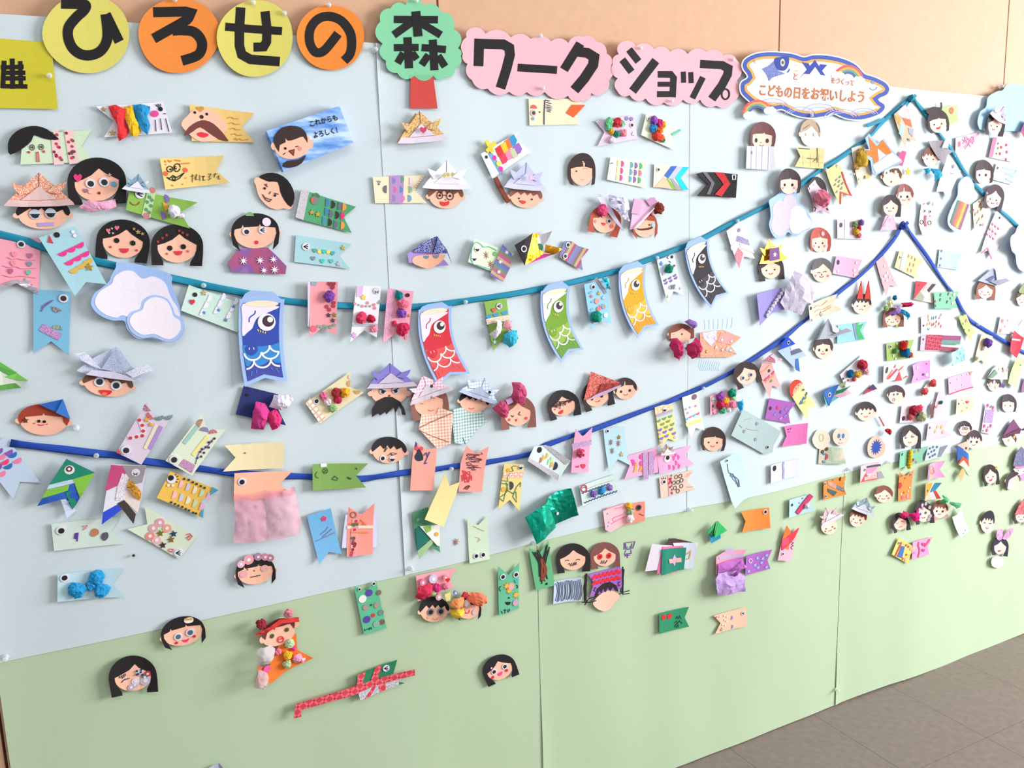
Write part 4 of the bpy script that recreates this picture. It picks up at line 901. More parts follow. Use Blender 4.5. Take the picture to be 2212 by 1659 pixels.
t = Thing('striped_card', 'green and white striped paper card cut off by the left edge', 'card', None, 6, ((1, 0), 5, 0))
t.p('paper', [(-90, 590), (0, 640), (300, 835), (230, 915), (-90, 950)], 'CDD4C4', 0)
t.p('stripe', [(-90, 660), (-90, 590), (0, 640), (180, 755), (90, 790)], '5FA84E', 1, cuts=0); t.p('stripe', [(50, 800), (180, 760), (300, 838), (150, 830)], '7CC85A', 1.5, cuts=0); t.p('stripe', [(-90, 900), (160, 865), (230, 915), (-90, 950)], '5E9A4A', 1, cuts=0)
t = flag('lilac carp flag, tail up, with berry tape, cream and purple bars and a doll eye', (1230, 1600), (1490, 1725), (1545, 1065), (1820, 1200), 'D6C6D6', notch=.83, lift=9); t.f = None
t.goo(1330, 1570, 48, (0, .1)); t.s('paper_bar', [(1650, 1300), (1528, 1560)], 36, 'E6D8BC', 1.6); t.s('paper_bar', [(1702, 1320), (1578, 1560)], 42, 'AE8CC8', 1.6); t.p('mouth', [(1228, 1600), (1250, 1560), (1282, 1622)], 'D8485A', 2, cuts=0)
t.s('tape_strip', [(1470, 1250), (1525, 1400), (1350, 1450)], 46, 'E8CCD0', 1.4); t.ds('berry_print', [(1470, 1255), (1500, 1310), (1510, 1370), (1500, 1420), (1440, 1432), (1375, 1445)], 18, 'C83A48', 2.4)
t.semi([(1558, 1118)], 45, 'B04A58', 60, kind='glitter'); t.semi([(1592, 1205)], 45, 'D83A44', 60, kind='glitter'); t.semi([(1672, 1215), (1768, 1208)], 46, '4E7C84', -10, kind='glitter'); t.star(1545, 1250, 30, 'E0A83A', kind='paper'); t.star(1588, 1302, 26, 'E0A83A', kind='paper')
t = flag('pale green carp flag, tail up, with berry branch and pink glitter patch', (1745, 1685), (2025, 1840), (2125, 1190), (2375, 1355), 'D9E0C8', notch=.83, lift=9); t.f = None
t.goo(1835, 1672, 48); tape(t, [(1940, 1665), (2058, 1730), (2022, 1812), (1885, 1728)], 'C872B4', 'glitter', part='glitter_tape'); t.s('paper_bar', [(2190, 1425), (2030, 1625)], 36, 'E8E08A', 1.6); t.s('paper_bar', [(2090, 1310), (1940, 1500)], 40, '9CC4BC', 1.6)
t.s('branch_drawing', [[(2060, 1720), (2100, 1600), (2180, 1540), (2260, 1440)]], 7, '6A4A6A', sm=1); t.ds('berry_print', [(2080, 1655), (2110, 1590), (2150, 1600), (2170, 1540), (2200, 1545), (2230, 1480), (2260, 1450), (2130, 1560), (2120, 1640), (2200, 1490)], 13, '4A3A6A')
t.semi([(2120, 1290)], 46, 'B0743A', 120, kind='glitter'); t.semi([(2150, 1372)], 46, '8A82A8', 200); t.semi([(2245, 1395)], 42, 'C83A44', 180, kind='glitter')
# tile M
tile(0, 980, 4.88)
t = flag('grey-blue carp flag with pink, blue and purple scales at the left edge', (60, -185), (-235, 5), (430, 305), (140, 480), 'BECDE0', notch=.80, lift=2); t.f = None
t.semi([(-20, -40), (85, -25), (10, 20), (128, 0), (178, 60), (45, 75), (80, 120), (-30, 130), (10, 200)], 44, ['7A5AA8', '8A58B0', 'F07AA0', '2E6CB4', 'F07AA0', 'F0407A', '2E6CB4', '8A4A9C', 'F07AA0'], -24)
t = Thing('origami_carp', 'green and blue folded paper carp with a ringed eye below the navy ribbon', 'origami', 'origami carps', 5, ((0, 1), 4, 2))
t.p('tail', [(640, 480), (705, 470), (800, 600), (705, 675)], 'C6D0E6', -.6)
t.p('body', [(700, 45), (1000, 190), (840, 460), (765, 585), (690, 460), (390, 550)], '2E5CB4', 0)
t.p('head', [(700, 45), (1000, 190), (770, 260), (520, 315)], '1F8266', 1.6); t.p('stripe', [(520, 315), (770, 258), (790, 300), (495, 365)], 'BBCBDA', 1.2, cuts=0); t.p('stripe', [(495, 368), (735, 315), (715, 378), (440, 460)], '7CB83E', 1.2, cuts=0); t.p('stripe', [(1000, 190), (770, 258), (845, 462)], '82BC42', 1.9, cuts=0)
t.p('stripe', [(690, 400), (740, 375), (815, 520), (765, 585)], '1F8266', 1.9, cuts=0); t.p('stripe', [(725, 315), (775, 300), (842, 462), (812, 515)], '3060B4', 1.6, cuts=0)
e = t.d('eye', 733, 160, 48, 'E4D8DC', 2.6, kind='plastic', th=1); t.d('pupil', 730, 150, 30, '5A3A38', 3.4, par=e); t.d('highlight', 730, 150, 14, 'EADCDA', 4, par=e)
t = Thing('origami_carp', 'folded carp in pink, gold foil, black and royal blue papers with a sleepy eye', 'origami', 'origami carps', 7, ((0, 1), 5, 3))
t.p('body', [(1170, 105), (1540, 120), (1490, 480), (1430, 620), (1280, 560), (1085, 610)], 'D8D2DE', 0); t.p('patch', [(1170, 108), (1280, 120), (1330, 190), (1290, 280), (1230, 340), (1105, 395)], 'C04A78', 1.2); t.p('patch', [(1280, 115), (1540, 122), (1500, 300), (1420, 320), (1330, 200)], 'E2DCE8', 1.4, 'foil')
t.crumple('patch', [(1355, 255), (1420, 310), (1490, 400), (1478, 492), (1400, 430), (1335, 350)], 'F0B04A', 2, 3, 'foil', 2); t.p('patch', [(1290, 200), (1345, 240), (1340, 330), (1310, 490), (1215, 490), (1240, 340)], 'E6DCE4 5A4A58 F0EAF0', 1.8, 'confetti'); t.p('patch', [(1320, 380), (1480, 495), (1450, 615), (1300, 480)], 'E0CFC4', 1.8, 'paper')
t.p('tail', [(1240, 530), (1285, 580), (1070, 730), (1085, 610)], '2A44C0', 1.6, cuts=0); t.p('tail', [(1235, 520), (1310, 485), (1430, 625), (1405, 725), (1280, 570)], '3E3634', 2, cuts=0); t.goo(1428, 195, 40, style='sleep', l=2.6)
t = flag('mustard carp flag with two rows of pastel half-circles and blue tail tips', (1795, 185), (1650, 460), (2300, 380), (2135, 675), 'E3B450', notch=.80, lift=4, curl=((1, 0), 4, 1)); t.f = None
t.goo(1810, 265, 46, (-.2, -.3)); t.s('lash_drawing', [[(1840, 235), (1858, 212)], [(1855, 248), (1880, 232)], [(1860, 268), (1885, 265)], [(1850, 290), (1872, 300)]], 7, K); t.ds('pearls', [(1775, 330), (1822, 332)], 15, 'F2D8CC', 3, 'plastic')
t.semi([(1892+i*72, 315+i*32) for i in range(5)], 40, ['EEB4BE', 'C8C0D8', 'E2D8BE', 'BCD0AE', 'D8A8D4'], -68, e=1); t.semi([(1820+i*72, 428+i*30) for i in range(5)], 42, ['EEB4BE', 'C8C0D8', 'E2D8BE', 'BCD0AE', 'D8A8D4'], -68)
t.ds('bead_trim', [(1942, 265), (1990, 275), (2032, 300), (2072, 318), (2115, 340), (2155, 358), (1805, 510), (1845, 527), (1880, 545), (1922, 560), (1958, 582), (1992, 597), (2035, 620), (2065, 628)], 13, '2E4450', 2.4); t.p('tail_tip', [(2235, 345), (2300, 380), (2205, 440)], '4A98B8', 2, cuts=0); t.p('tail_tip', [(2100, 640), (2145, 575), (2138, 675)], '4A98B8', 2, cuts=0)
t = flag('mint white carp flag with small animal stickers, above the blue tissue flag', (540, 740), (570, 1025), (1275, 660), (1300, 945), 'CAD8CE', notch=.84, lift=1.5); t.f = None
t.goo(645, 808, 46, (.05, .05)); t.p('sticker', [(790, 835), (830, 830), (820, 920), (808, 925), (806, 895), (778, 895)], '5A3890', 2, cuts=0); t.p('sticker', smooth([(950, 850), (980, 790), (1035, 800), (1040, 840), (990, 872)]), 'B87A58', 2); t.p('sticker', smooth([(1065, 880), (1085, 835), (1135, 830), (1140, 880), (1100, 915)]), '5A5660', 2); t.ds('sticker_print', [(880, 765), (905, 780), (885, 795), (915, 760)], 9, 'D87A90')
t = flag('pale green carp flag pointing left with pink buttons and metallic stars', (2070, 865), (1890, 1110), (1525, 560), (1340, 795), 'D2DCC4', notch=.78, lift=1.5); t.f = None
for x, y, c in ((1685, 725, 'DE9AA8'), (1615, 785, 'D2A0A4'), (1760, 785, 'E4A08C'), (1582, 868, 'E08A7E'), (1650, 910, 'E4B0B0')): b_ = t.d('button', x, y, 45, c, 2, kind='plastic', th=2); t.d('button_centre', x, y, 17, 'F2E2E2', 3, kind='plastic', par=b_)
for x, y, c in ((1688, 838, 'A89A3A'), (1828, 842, '3E6888'), (1802, 902, 'C08A4A'), (1715, 962, '6A4A58')): t.star(x, y, 38, c)
t.goo(1878, 1040, 40, style='wink'); t.s('scribble_drawing', [[(1960, 850), (2000, 835), (2025, 860), (1990, 905), (1965, 880), (2010, 850), (1985, 880)], [(1772, 1020), (1785, 1000), (1828, 1005), (1812, 1035), (1772, 1020)]], 7, 'E0506E')
tile(0, 980, 4.88)
t = flag('light blue carp flag with a crumpled bright blue tissue bow', (608, 1272), (604, 1560), (1308, 1200), (1320, 1500), 'B9D6DE', notch=.82, lift=1.5); t.f = None
t.goo(682, 1305, 42); 
for x, y, r in ((815, 1435, 88), (1020, 1300, 80), (1075, 1440, 78), (960, 1390, 55), (790, 1420, 70)): t.pom(x, y, r, '2C92C8', 'tissue_lump', deep=.55)
t = Thing('bead', 'tiny dark bead stuck alone between the mint flag and the blue tissue flag', 'bead', None, 1); t.pom(1410, 1078, 18, '4A3034', 'bead_body', kind='plastic', sub=2)
# carp flag with stars on the ribbon, between cloud and blue streamer
tile(0, 650, 4.88)
t = flag('mint carp flag with white scallops and blue stars between the cloud and blue streamer', (1990, -170), (1905, 100), (2580, 40), (2500, 330), 'C6DCD2', lift=4, tail=False, notch=1); t.f = None
t.d('eye', 2055, -66, 24, '2A2A30'); t.heart(2025, 10, 30, 'C82E3C'); t.star(2150, -86, 34, 'D8C890')
for k, (x, y) in enumerate(((2150, 60), (2300, 40), (2430, 90))):
    for j in range(3): t.semi([(x+40-j*38, y-90+j*72)], 40, 'E6E2EC', -62)
for x, y in ((2150, 122), (2303, 95), (2458, 60), (2380, 200)): t.star(x, y, 22, '4A80C8', 3, 'paper')
# ------------------------------------------------------------------ middle of the wall
def poms(t, lst, part='tissue_ball'):
    for x, y, r, c in lst: t.pom(x, y, r, c, part)
tile(800, 0, 4.88)
t = Thing('origami_helmet', 'gold patterned origami helmet with a pink heart below the tree sign', 'origami', None, 4); t.p('backing', [(270, 1500), (475, 1190), (770, 1440)], 'C8A070', 0)
kabuto(t, 520, 1340, 262, 165, -5, 'D9AE6E A87C58 E8C88C 8C6A78', 'petal', 'D8CADC', lift=2); t.heart(530, 1380, 36, 'C04060', l=28)
t = flag('cream carp flag with a navy scribble and orange patch under the pink sign', (1665, 1040), (1675, 1325), (2255, 1045), (2200, 1310), 'EBDAB8', notch=.86, lift=1); t.f = None
e = t.d('eye', 1715, 1192, 36, 'D0B8BE', 2); t.d('pupil', 1718, 1192, 20, '5A3A40', 3, par=e); t.semi([(1720, 1145)], 40, 'DC5A5C', 180, part='brow'); t.d('sticker', 1712, 1252, 18, '7A9CC8'); t.p('patch', [(2060, 1190), (2120, 1105), (2258, 1108), (2140, 1238)], 'E8602A', 2, cuts=0)
t.s('scribble_drawing', [[(1840, 1055), (1890, 1065), (1850, 1080), (1905, 1090), (1848, 1105), (1912, 1118), (1845, 1128), (1918, 1140), (1850, 1148), (1912, 1160), (1860, 1172), (1900, 1180)], [(1838, 1055), (1830, 1200), (1830, 1315)]], 10, '3A3E6E'); t.ds('dots_drawing', [(1783, 1182)], 8, K)
tile(800, 330, 4.88)
t = flag('cream carp flag with a purple band and pastel scales beside the boy in glasses', (25, 255), (50, 532), (575, 235), (590, 530), 'EADDBE', notch=.80, lift=1.5); t.f = None
tape(t, [(203, 242), (355, 236), (342, 535), (205, 530)], 'B48CC0'); t.ds('eye_drawing', [(90, 330)], 10, '3E7A5A'); t.s('lash_drawing', [[(85, 315), (70, 295)], [(92, 312), (92, 290)], [(100, 315), (112, 298)]], 5, '3E7A5A'); t.semi([(172, 385)], 42, '6A6A72', 95)
t.semi([(232, 295), (322, 280), (245, 390), (310, 388), (232, 480), (330, 480)], 36, ['7C82C0', '5E9A78', 'D06AA0', '5E86C0', '8A84B0', 'D87AB8'], -88); t.semi([(412, 300), (405, 388), (398, 480)], 38, ['E8CCE4', '8CB89A', '6AA4C8'], -88)
t.s('tick_drawing', [[(530-i*12, 252+i*22), (552-i*12, 258+i*22)] for i in range(6)]+[[(475+i*18, 400+i*20), (490+i*18, 396+i*20)] for i in range(6)], 5, 'E09080')
t = face('boy face with round glasses and a red open mouth under a white origami helmet', 790, 455, 175, 132, 1, 'short', '7A4A3C', None, None, nose=True, lift=2); t.f = None
for x, y, r in ((730, 450, 31), (838, 455, 36)): g = t.s('glasses_rim', [oval(x, y, r, r*1.15, 18)+[(x+r, y)]], 8, '3A2C2C', 2.4); t.d('eye', x, y, 13, K)
t.s('glasses_bridge', [(760, 448), (802, 448)], 8, '3A2C2C', 2.4); t.p('mouth', smooth([(733, 512), (785, 520), (830, 508), (825, 545), (780, 562), (742, 550)], True, 2), 'D8343A', 2)
kabuto(t, 788, 235, 258, 152, 1, 'EEECF2', 'paper', 'E2DCE8', lift=3)
for x, y in ((742, 248), (782, 238), (828, 235)): t.star(x, y, 26, 'D8C070', 36, n=6, ins=.6)
t = Thing('stick_toy', 'fish toy of coloured paper blocks with a yellow cross on a brown stick', 'toy', None, 4, ((1, 0), 3, 2))
t.p('paper', [(1150, 15), (1215, -20), (1560, -215), (1530, -150), (1690, -5), (1640, 20), (1280, 272)], 'EDEFEC', 0); t.p('band', [(1230, 10), (1270, -15), (1398, 190), (1360, 225)], '6CA0CC', 1.2, cuts=0); t.d('eye', 1212, 48, 18, '3A2A30')
for c, x, y in (('D0343C', 1310, -40), ('EFC033', 1368, -78), ('E8743A', 1412, -118), ('3A92C8', 1450, -148), ('D8405A', 1355, 40), ('EE8CA4', 1412, 0), ('C4CCA0', 1470, -20), ('9A6CC0', 1500, -60)): t.p('paper_block', [(x, y), (x+62, y-45), (x+95, y+20), (x+78, y+62), (x+38, y+82)], c, 2.5, cuts=0, th=2)
t.s('yellow_stick', [(1210, -125), (1280, 0)], 42, 'E8C83E', 5, th=2); t.s('yellow_stick', [(1210, -10), (1310, -105)], 42, 'E4C03A', 6, th=2); t.ds('dot_stickers', [(1302, 55), (1345, 115), (1372, 172)], 28, 'E43A9A'); t.d('sticker', 1345, 115, 28, 'E8E050', 3)
t.s('brown_stick', [(1312, 262), (1380, 400), (1455, 522)], 46, '7A3A28', 3, th=3)
t = face('boy face with brown fringe under a lavender origami helmet beside the stick toy', 1635, 465, 162, 118, 4, 'short', '8A5A4C', 'small', None, lift=2); t.f = None
t.p('mouth', smooth([(1568, 500), (1640, 512), (1620, 538), (1590, 530)], True, 2), 'D8404A', 2); kabuto(t, 1618, 248, 220, 145, 5, 'BDBEDF', 'paper', 'C9CAE6', lift=3); t.star(1655, 268, 36, 'DDB6CC', 36, 'paper', n=6, ins=.7)
t = Thing('paper_portrait', 'face hidden under a navy flowered paper hat with purple paper hair', 'paper portrait', 'paper portraits on the display', 3, ((1, 0), 4, 3))
t.p('hair', [(378, 1065), (455, 1010), (700, 1040), (820, 1185), (760, 1192), (395, 1158)], '9E82C4', 0); t.p('face', smooth([(430, 1130), (470, 1090), (620, 1075), (780, 1080), (720, 1170), (610, 1220), (510, 1195), (445, 1165)], True, 2), 'EFAB90', 1.5); t.semi([(585, 1085), (685, 1080)], 36, '6A8494', 0, part='eye')
hat = t.p('hat', [(442, 1040), (520, 960), (690, 880), (790, 1020), (840, 1165), (800, 1065), (650, 1055), (470, 1050)], '2E3E8C E4E2EC 3E4E9C C4C8E0 E8B8A8', 8, 'floral', th=1.5); t.p('flap', [(692, 882), (785, 1030), (650, 1055)], '44549E E4E2EC 5464AC', 12, 'floral', par=hat, cuts=0); t.s('fold_line', [(690, 885), (650, 1052)], 8, '20264E', 15, par=hat)
t = flag('pale green carp flag with half-lidded eyes and a striped paper tail piece', (1090, 905), (1010, 1150), (1510, 1060), (1440, 1310), 'D3E4C2', notch=.85, lift=4, curl=((1, 0), 6, 3)); t.f = None
t.goo(1115, 1015, 34, style='half'); t.goo(1080, 1115, 34, style='half'); t.s('wavy_outline_drawing', [[(1060, 1000), (1095, 945), (1150, 960), (1190, 995), (1250, 990), (1330, 1030)], [(1040, 1120), (1070, 1170), (1130, 1185), (1190, 1205), (1270, 1230)], [(1060, 1000), (1040, 1120)]], 8, '6FB8A8', sm=1)
for x, y in ((1218, 1080), (1265, 1175)): t.star(x, y, 42, 'A8645C', 2, 'paper', n=8, ins=.2, part='blossom_print')
t.d('sticker', 1312, 1065, 24, '6CB86A'); t.p('striped_piece', [(1385, 965), (1475, 1065), (1462, 1205), (1390, 1358), (1250, 1290), (1330, 1110)], '7A6CB0 C8A880 C0608C 8C8470 5E86B0', 6, 'stripe55', th=1)
for x, y in ((1425, 1050), (1360, 1150), (1345, 1255)): t.star(x, y, 36, 'F0EAE8', 8, 'paper', n=8, ins=.25, part='blossom_print')
t = Thing('origami_carp', 'black and gold foil folded carp with a ringed eye', 'origami', 'origami carps', 7, ((1, 0), 5, 2))
t.p('lining', [(1640, 1175), (1760, 1060), (1920, 1070), (1800, 1120)], 'C83A9A', -.4); t.crumple('foil_body', [(1700, 855), (1778, 852), (1745, 935), (1760, 1010), (1830, 1060), (1780, 1090), (1650, 1165), (1590, 1180)], 'D89A1E', 2, 4, 'foil', 1); t.p('silver_fold', [(1775, 870), (1905, 825), (1860, 925), (1800, 1000), (1745, 940)], 'C8C4C8', 2, 'foil'); t.crumple('gold_tail', [(1840, 965), (1998, 1015), (1915, 1075), (1830, 1050)], 'D09020', 1, 2, 'foil', 2.5)
t.p('head', [(1485, 975), (1695, 850), (1590, 1185)], '262024', 9, 'paper', th=2); t.goo(1578, 1013, 36, (0, 0), l=12); t.d('gem', 1775, 1000, 44, '2A6A54', 7, kind='plastic', th=2)
tile(1230, 330, 4.88)
t = Thing('origami_carp', 'diagonally striped paper carp with two doll eyes', 'origami', 'origami carps', 4)
t.p('body', [(-53, 930), (20, 932), (100, 985), (202, 1018), (122, 1115), (140, 1238), (20, 1180), (-113, 1100)], '7A8CB0 B0567C C8A880 807A6C 8A78B4', 0, 'stripe145'); t.goo(-18, 972, 30); t.goo(-48, 1090, 30)
tile(1230, 0, 4.88)
t = flag('lilac carp flag with a heap of green, red and pink tissue balls', (680, 1215), (720, 1460), (275, 1275), (300, 1540), 'E2C8DE', notch=.80, lift=3); t.f = None
poms(t, [(415, 1290, 58, '6FBE8C'), (500, 1295, 55, 'D03A44'), (562, 1300, 40, '9ACCB0'), (445, 1385, 34, 'E0A82C'), (502, 1415, 40, '2A8A7A'), (568, 1400, 46, 'E8889A'), (455, 1475, 42, 'E6DAE4'), (410, 1340, 40, '6FBE8C')]); t.ds('bead', [(600, 1250), (650, 1255)], 22, '8C7AC0', 3, 'plastic'); t.goo(655, 1320, 26); t.star(670, 1410, 24, 'C8DCC4')
t = flag('pale yellow carp flag with purple, blue, orange and red tissue balls', (805, 1190), (745, 1425), (1165, 1355), (1105, 1580), 'E8EAD2', notch=.83, lift=3); t.f = None
poms(t, [(888, 1268, 52, '8A4FA8'), (950, 1295, 46, 'D03870'), (988, 1315, 38, 'E8A830'), (878, 1350, 50, '2E88BE'), (950, 1370, 46, 'E8742E'), (915, 1435, 60, 'DC4838'), (968, 1450, 42, 'E0603A'), (992, 1475, 30, '2A8A7A')]); t.goo(820, 1252, 20); t.s('tail_mark', [(1075, 1420), (1160, 1370)], 24, '6FC8A8')
tile(1230, 330, 4.88)
t = face('plain bobbed girl face with one drawn eye under the pink sign', 125, 215, 122, 112, 0, 'bob', '3A2A2A', None, None, lift=2); t.f = None
t.ds('eye', [(70, 195)], 10, '5A3430'); t.s('face_drawing', [arc(165, 180, 24, 18, 200, 340, 6), arc(130, 275, 18, 12, 20, 160, 6)], 5, 'C88070')
t = flag('cream carp flag with columns of small coloured half-circles', (425, 42), (385, 285), (825, 105), (800, 372), 'ECEAD0', notch=.86, lift=1.5); t.f = None
for cx, cols in ((500, ('F0D8A0',)), (545, ('E04A8C',)), (645, ('6AA8C4',)), (690, ('8A6AB0',)), (738, ('58B878', 'E87A8A', '58B878'))):
    t.semi([(cx-j*8, 110+(cx-500)*.13+j*74) for j in range(3)], 34, list(cols), -86)
t.s('eye_drawing', arc(437, 122, 14, 14, 180, 340, 6), 6, '5A5A60')
t = flag('cream carp flag with blue, green and cyan foil chevron strips', (895, 115), (885, 362), (1255, 150), (1250, 392), 'EAE2C8', notch=.78, lift=3); t.f = None
for c, q, k in (('EEC2A0', [(1000, 250), (900, 358), (1092, 386)], 'paper'), ('3C6CC0', [(1075, 140), (1135, 140), (1040, 268), (1000, 240)], 'paper'), ('BFC4E8', [(1135, 140), (1190, 150), (1098, 278), (1042, 268)], 'paper'), ('28B4DC', [(1190, 150), (1255, 153), (1170, 265), (1112, 262)], 'foil'), ('28B4DC', [(1170, 265), (1250, 392), (1182, 388), (1112, 262)], 'foil'), ('86B84C', [(1038, 268), (1125, 388), (1075, 378), (1020, 275)], 'paper'), ('A8A4A8', [(1095, 278), (1182, 390), (1125, 388), (1058, 272)], 'paper')): t.p('paper_strip', q, c, 1.5, k, cuts=0)
t.goo(938, 178, 24)
t = Thing('wallet_card', 'black and grey folded card with a red chevron band', 'card', None, 5, ((1, 0), 3, 2)); t.p('card', [(1330, 225), (1400, 205), (1560, 205), (1762, 228), (1745, 476), (1560, 462), (1340, 455), (1460, 330)], '1C1819', 0, 'paper', th=2)
t.p('band', [(1395, 208), (1445, 208), (1528, 320), (1480, 440), (1440, 438), (1492, 322)], '6A6467', 2, cuts=0); t.p('band', [(1528, 205), (1625, 210), (1688, 330), (1625, 348), (1600, 300)], 'C0242A', 2, cuts=0); t.p('band', [(1688, 325), (1600, 462), (1528, 440), (1640, 310)], 'C82C2E', 3, cuts=0); t.s('sticker_print', [(1708, 235), (1740, 235), (1738, 282), (1710, 282), (1708, 235)], 8, 'E8E0E4')
t = face('auburn-haired girl face with a pink tissue flower and a lavender foil hat', 365, 735, 128, 102, 12, 'long', 'AE4C3A', None, None, lift=3); t.f = None
t.goo(412, 722, 26); t.s('eye_drawing', arc(322, 690, 22, 22, 190, 340, 6), 7, '3A3038'); t.p('mouth', smooth([(330, 735), (385, 745), (355, 770)], True, 2), 'D8404C'); t.d('cheek', 265, 722, 18, 'EE7A84'); t.d('cheek', 440, 775, 20, 'EE6A74')
hat = t.p('hat', [(260, 468), (335, 470), (420, 580), (545, 830), (480, 760), (395, 640)], 'CDC6E2', 14, 'paper', th=1.2); t.crumple('foil_side', [(385, 420), (460, 470), (575, 490), (575, 640), (605, 725), (540, 700), (430, 600), (395, 520)], 'D2CCEA', 5, 12, 'foil', 9, hat); t.pom(340, 605, 66, 'D84C78', 'tissue_flower')
t = face('auburn-haired face with a drawn moustache, pink hat and brown tissue ball', 790, 770, 118, 115, -4, 'tails', 'A84A38', None, None, lift=3); t.f = None
t.ds('eyes', [(728, 770), (842, 760)], 10, '5A3028'); t.p('moustache', smooth([(695, 775), (730, 800), (800, 795), (850, 785), (880, 780), (860, 805), (780, 818), (720, 812)], True, 2), '5A2A24'); t.d('gem', 880, 765, 22, '9CD8D8', 3, kind='plastic'); t.d('gem', 706, 788, 14, '5AB8A8', 3, kind='plastic')
hat = t.p('hat', [(660, 482), (745, 500), (800, 500), (855, 470), (925, 520), (800, 660), (640, 808), (618, 810), (650, 600)], 'DCB2CE', 10, 'paper', th=1.4); t.p('flap', [(660, 482), (745, 510), (720, 650), (625, 640)], 'D8A0C0', 16, par=hat, cuts=0); t.p('flap', [(780, 500), (870, 470), (905, 520), (830, 570)], 'C890B8', 16, par=hat, cuts=0); t.p('brim', [(640, 808), (925, 520), (900, 560), (700, 780)], 'EBD0E0', 20, par=hat, cuts=0); t.pom(930, 590, 66, '7A3626', 'tissue_ball'); t.pom(880, 640, 28, 'E8A8B8', 'bead')
t = flag('sky blue carp flag with cyan foil bow, buttons and a green tissue ball', (385, 1335), (150, 1385), (440, 1802), (230, 1862), '94C9E2', notch=.86, lift=10); t.f = None
t.goo(242, 1412, 26, (.1, .1)); t.s('grey_tape', [(265, 1320), (380, 1480)], 34, '8C8C94', 1.6); t.crumple('foil_bow', [(310, 1310), (390, 1330), (385, 1390), (425, 1440), (370, 1430), (355, 1380)], '1EB4CC', 4, 5, 'foil', 3); t.star(305, 1480, 26); t.star(350, 1530, 22, 'E0D0D8')
for x, y, r, c in ((230, 1512, 16, 'E07A88'), (287, 1562, 30, 'E89A94'), (305, 1645, 26, 'D87A74'), (357, 1620, 26, 'B89AA8'), (380, 1712, 26, 'F0E8EE'), (255, 1780, 20, 'D8A0B0')): t.d('button', x, y, r, c, 3, kind='plastic', th=1.5)
t.semi([(215, 1465), (330, 1600), (240, 1560), (235, 1640)], 22, '7CB4D4', -20); t.pom(270, 1725, 72, '1F8C78')
t = flag('white carp flag with a teal tissue ball and purple scallops on the teal ribbon', (1095, 1075), (915, 1130), (1200, 1495), (1030, 1580), 'D6E4F0', notch=.82, lift=4); t.f = None
t.d('eye', 1070, 1098, 16, '2A2A30'); t.s('face_drawing', [arc(1035, 1100, 14, 16, 90, 270, 6), [(1040, 1140), (1050, 1150)], [(1055, 1148), (1062, 1160)]], 6, '3A3440'); t.star(962, 1168, 26, '5A8CD0', 3, 'paper'); t.d('gem', 1100, 1190, 12, 'A82A3A', 3, kind='plastic'); t.pom(1045, 1225, 52, '1F7C68')
t.semi([(1005, 1335), (1055, 1312), (1105, 1285), (1015, 1365), (1065, 1342), (1118, 1312)], 24, '8A6AA0', -26); t.pom(1105, 1412, 30, 'B4B4C0', 'bead', kind='foil'); t.ds('gem', [(1058, 1422), (1168, 1428), (990, 1280)], 15, 'E0B8C0', 3, 'plastic'); t.star(1035, 1515, 16, 'D0A860')
t = flag('white carp flag with layered floral paper strips on the teal ribbon', (1790, 725), (1640, 825), (1950, 1115), (1780, 1215), 'E6E4E8', notch=.82, lift=5, curl=((0, 1), 4, 5)); t.f = None
t.d('eye', 1780, 815, 22, '8A8498'); t.p('paper_strip', [(1765, 870), (1880, 915), (1902, 978), (1750, 932)], '7078B0 D8C8D8 E8B0A8', 1.5, 'floral', cuts=0); t.p('paper_strip', [(1750, 930), (1800, 950), (1700, 1030), (1690, 990)], 'E6C8E0', 1.4, cuts=0); t.p('paper_strip', [(1780, 1000), (1830, 1060), (1775, 1215), (1730, 1090)], 'C86A7C E8B8C0 D89A8A', 1.8, 'floral', cuts=0); t.p('paper_strip', [(1790, 945), (1930, 1010), (1945, 1060), (1800, 1000)], 'F2F0F2', 2, cuts=0)
# tile J: navy flag, cream flag, pink flags
tile(430, 650, 4.88)
t = flag('navy blue carp flag with magenta and white crumpled tissue', (470, 895), (385, 1195), (835, 985), (917, 1312), '2A3068', notch=.9, lift=3); t.f = None
t.crumple('tissue', [(590, 1050), (690, 1075), (738, 1160), (695, 1250), (672, 1352), (540, 1342), (555, 1150)], 'CC3E86', 8, 16); t.crumple('tissue', [(720, 1170), (800, 1130), (868, 1235), (820, 1340), (760, 1355), (705, 1240)], 'D63A72', 8, 16); t.crumple('tissue', [(785, 985), (950, 985), (985, 1030), (930, 1110), (860, 1145), (730, 1112)], 'D8D0E0', 8, 14); t.ds('eye', [(505, 990)], 16, '1A1A30', 2)
t = flag('cream carp flag with a plaid head band and six tissue balls', (1120, 1075), (1270, 1292), (1600, 745), (1735, 965), 'E6D9B0', notch=.84, lift=3); t.f = None
tape(t, [(1118, 1075), (1168, 1018), (1338, 1238), (1270, 1292)], 'EFE6D0 E0A898 A8C8A0', 'plaid', part='plaid_tape'); t.goo(1235, 1055, 34); poms(t, [(1310, 1000, 46, 'D8688A'), (1445, 962, 54, '9A2E34'), (1535, 968, 58, 'E0A02C'), (1462, 1040, 46, 'B82E4A'), (1355, 1065, 42, 'E4CED4'), (1410, 1130, 48, '8AB078')]); t.semi([(1590, 870)], 34, 'D0A070', 100); t.semi([(1665, 945)], 36, 'D0A070', 10); t.semi([(1595, 800)], 26, 'E2CBD6', 100)
t = flag('pink carp flag with a purple tissue ball, red hearts and dark stars', (1460, -202), (1140, -202), (1445, 365), (1165, 380), 'EC98A0', notch=.84, lift=9, curl=((1, 0), 6, 2)); t.f = None
tape(t, [(1175, -202), (1240, -202), (1235, -160), (1180, -165)], '8C9CB0'); t.pom(1370, -47, 66, '7C48A0')
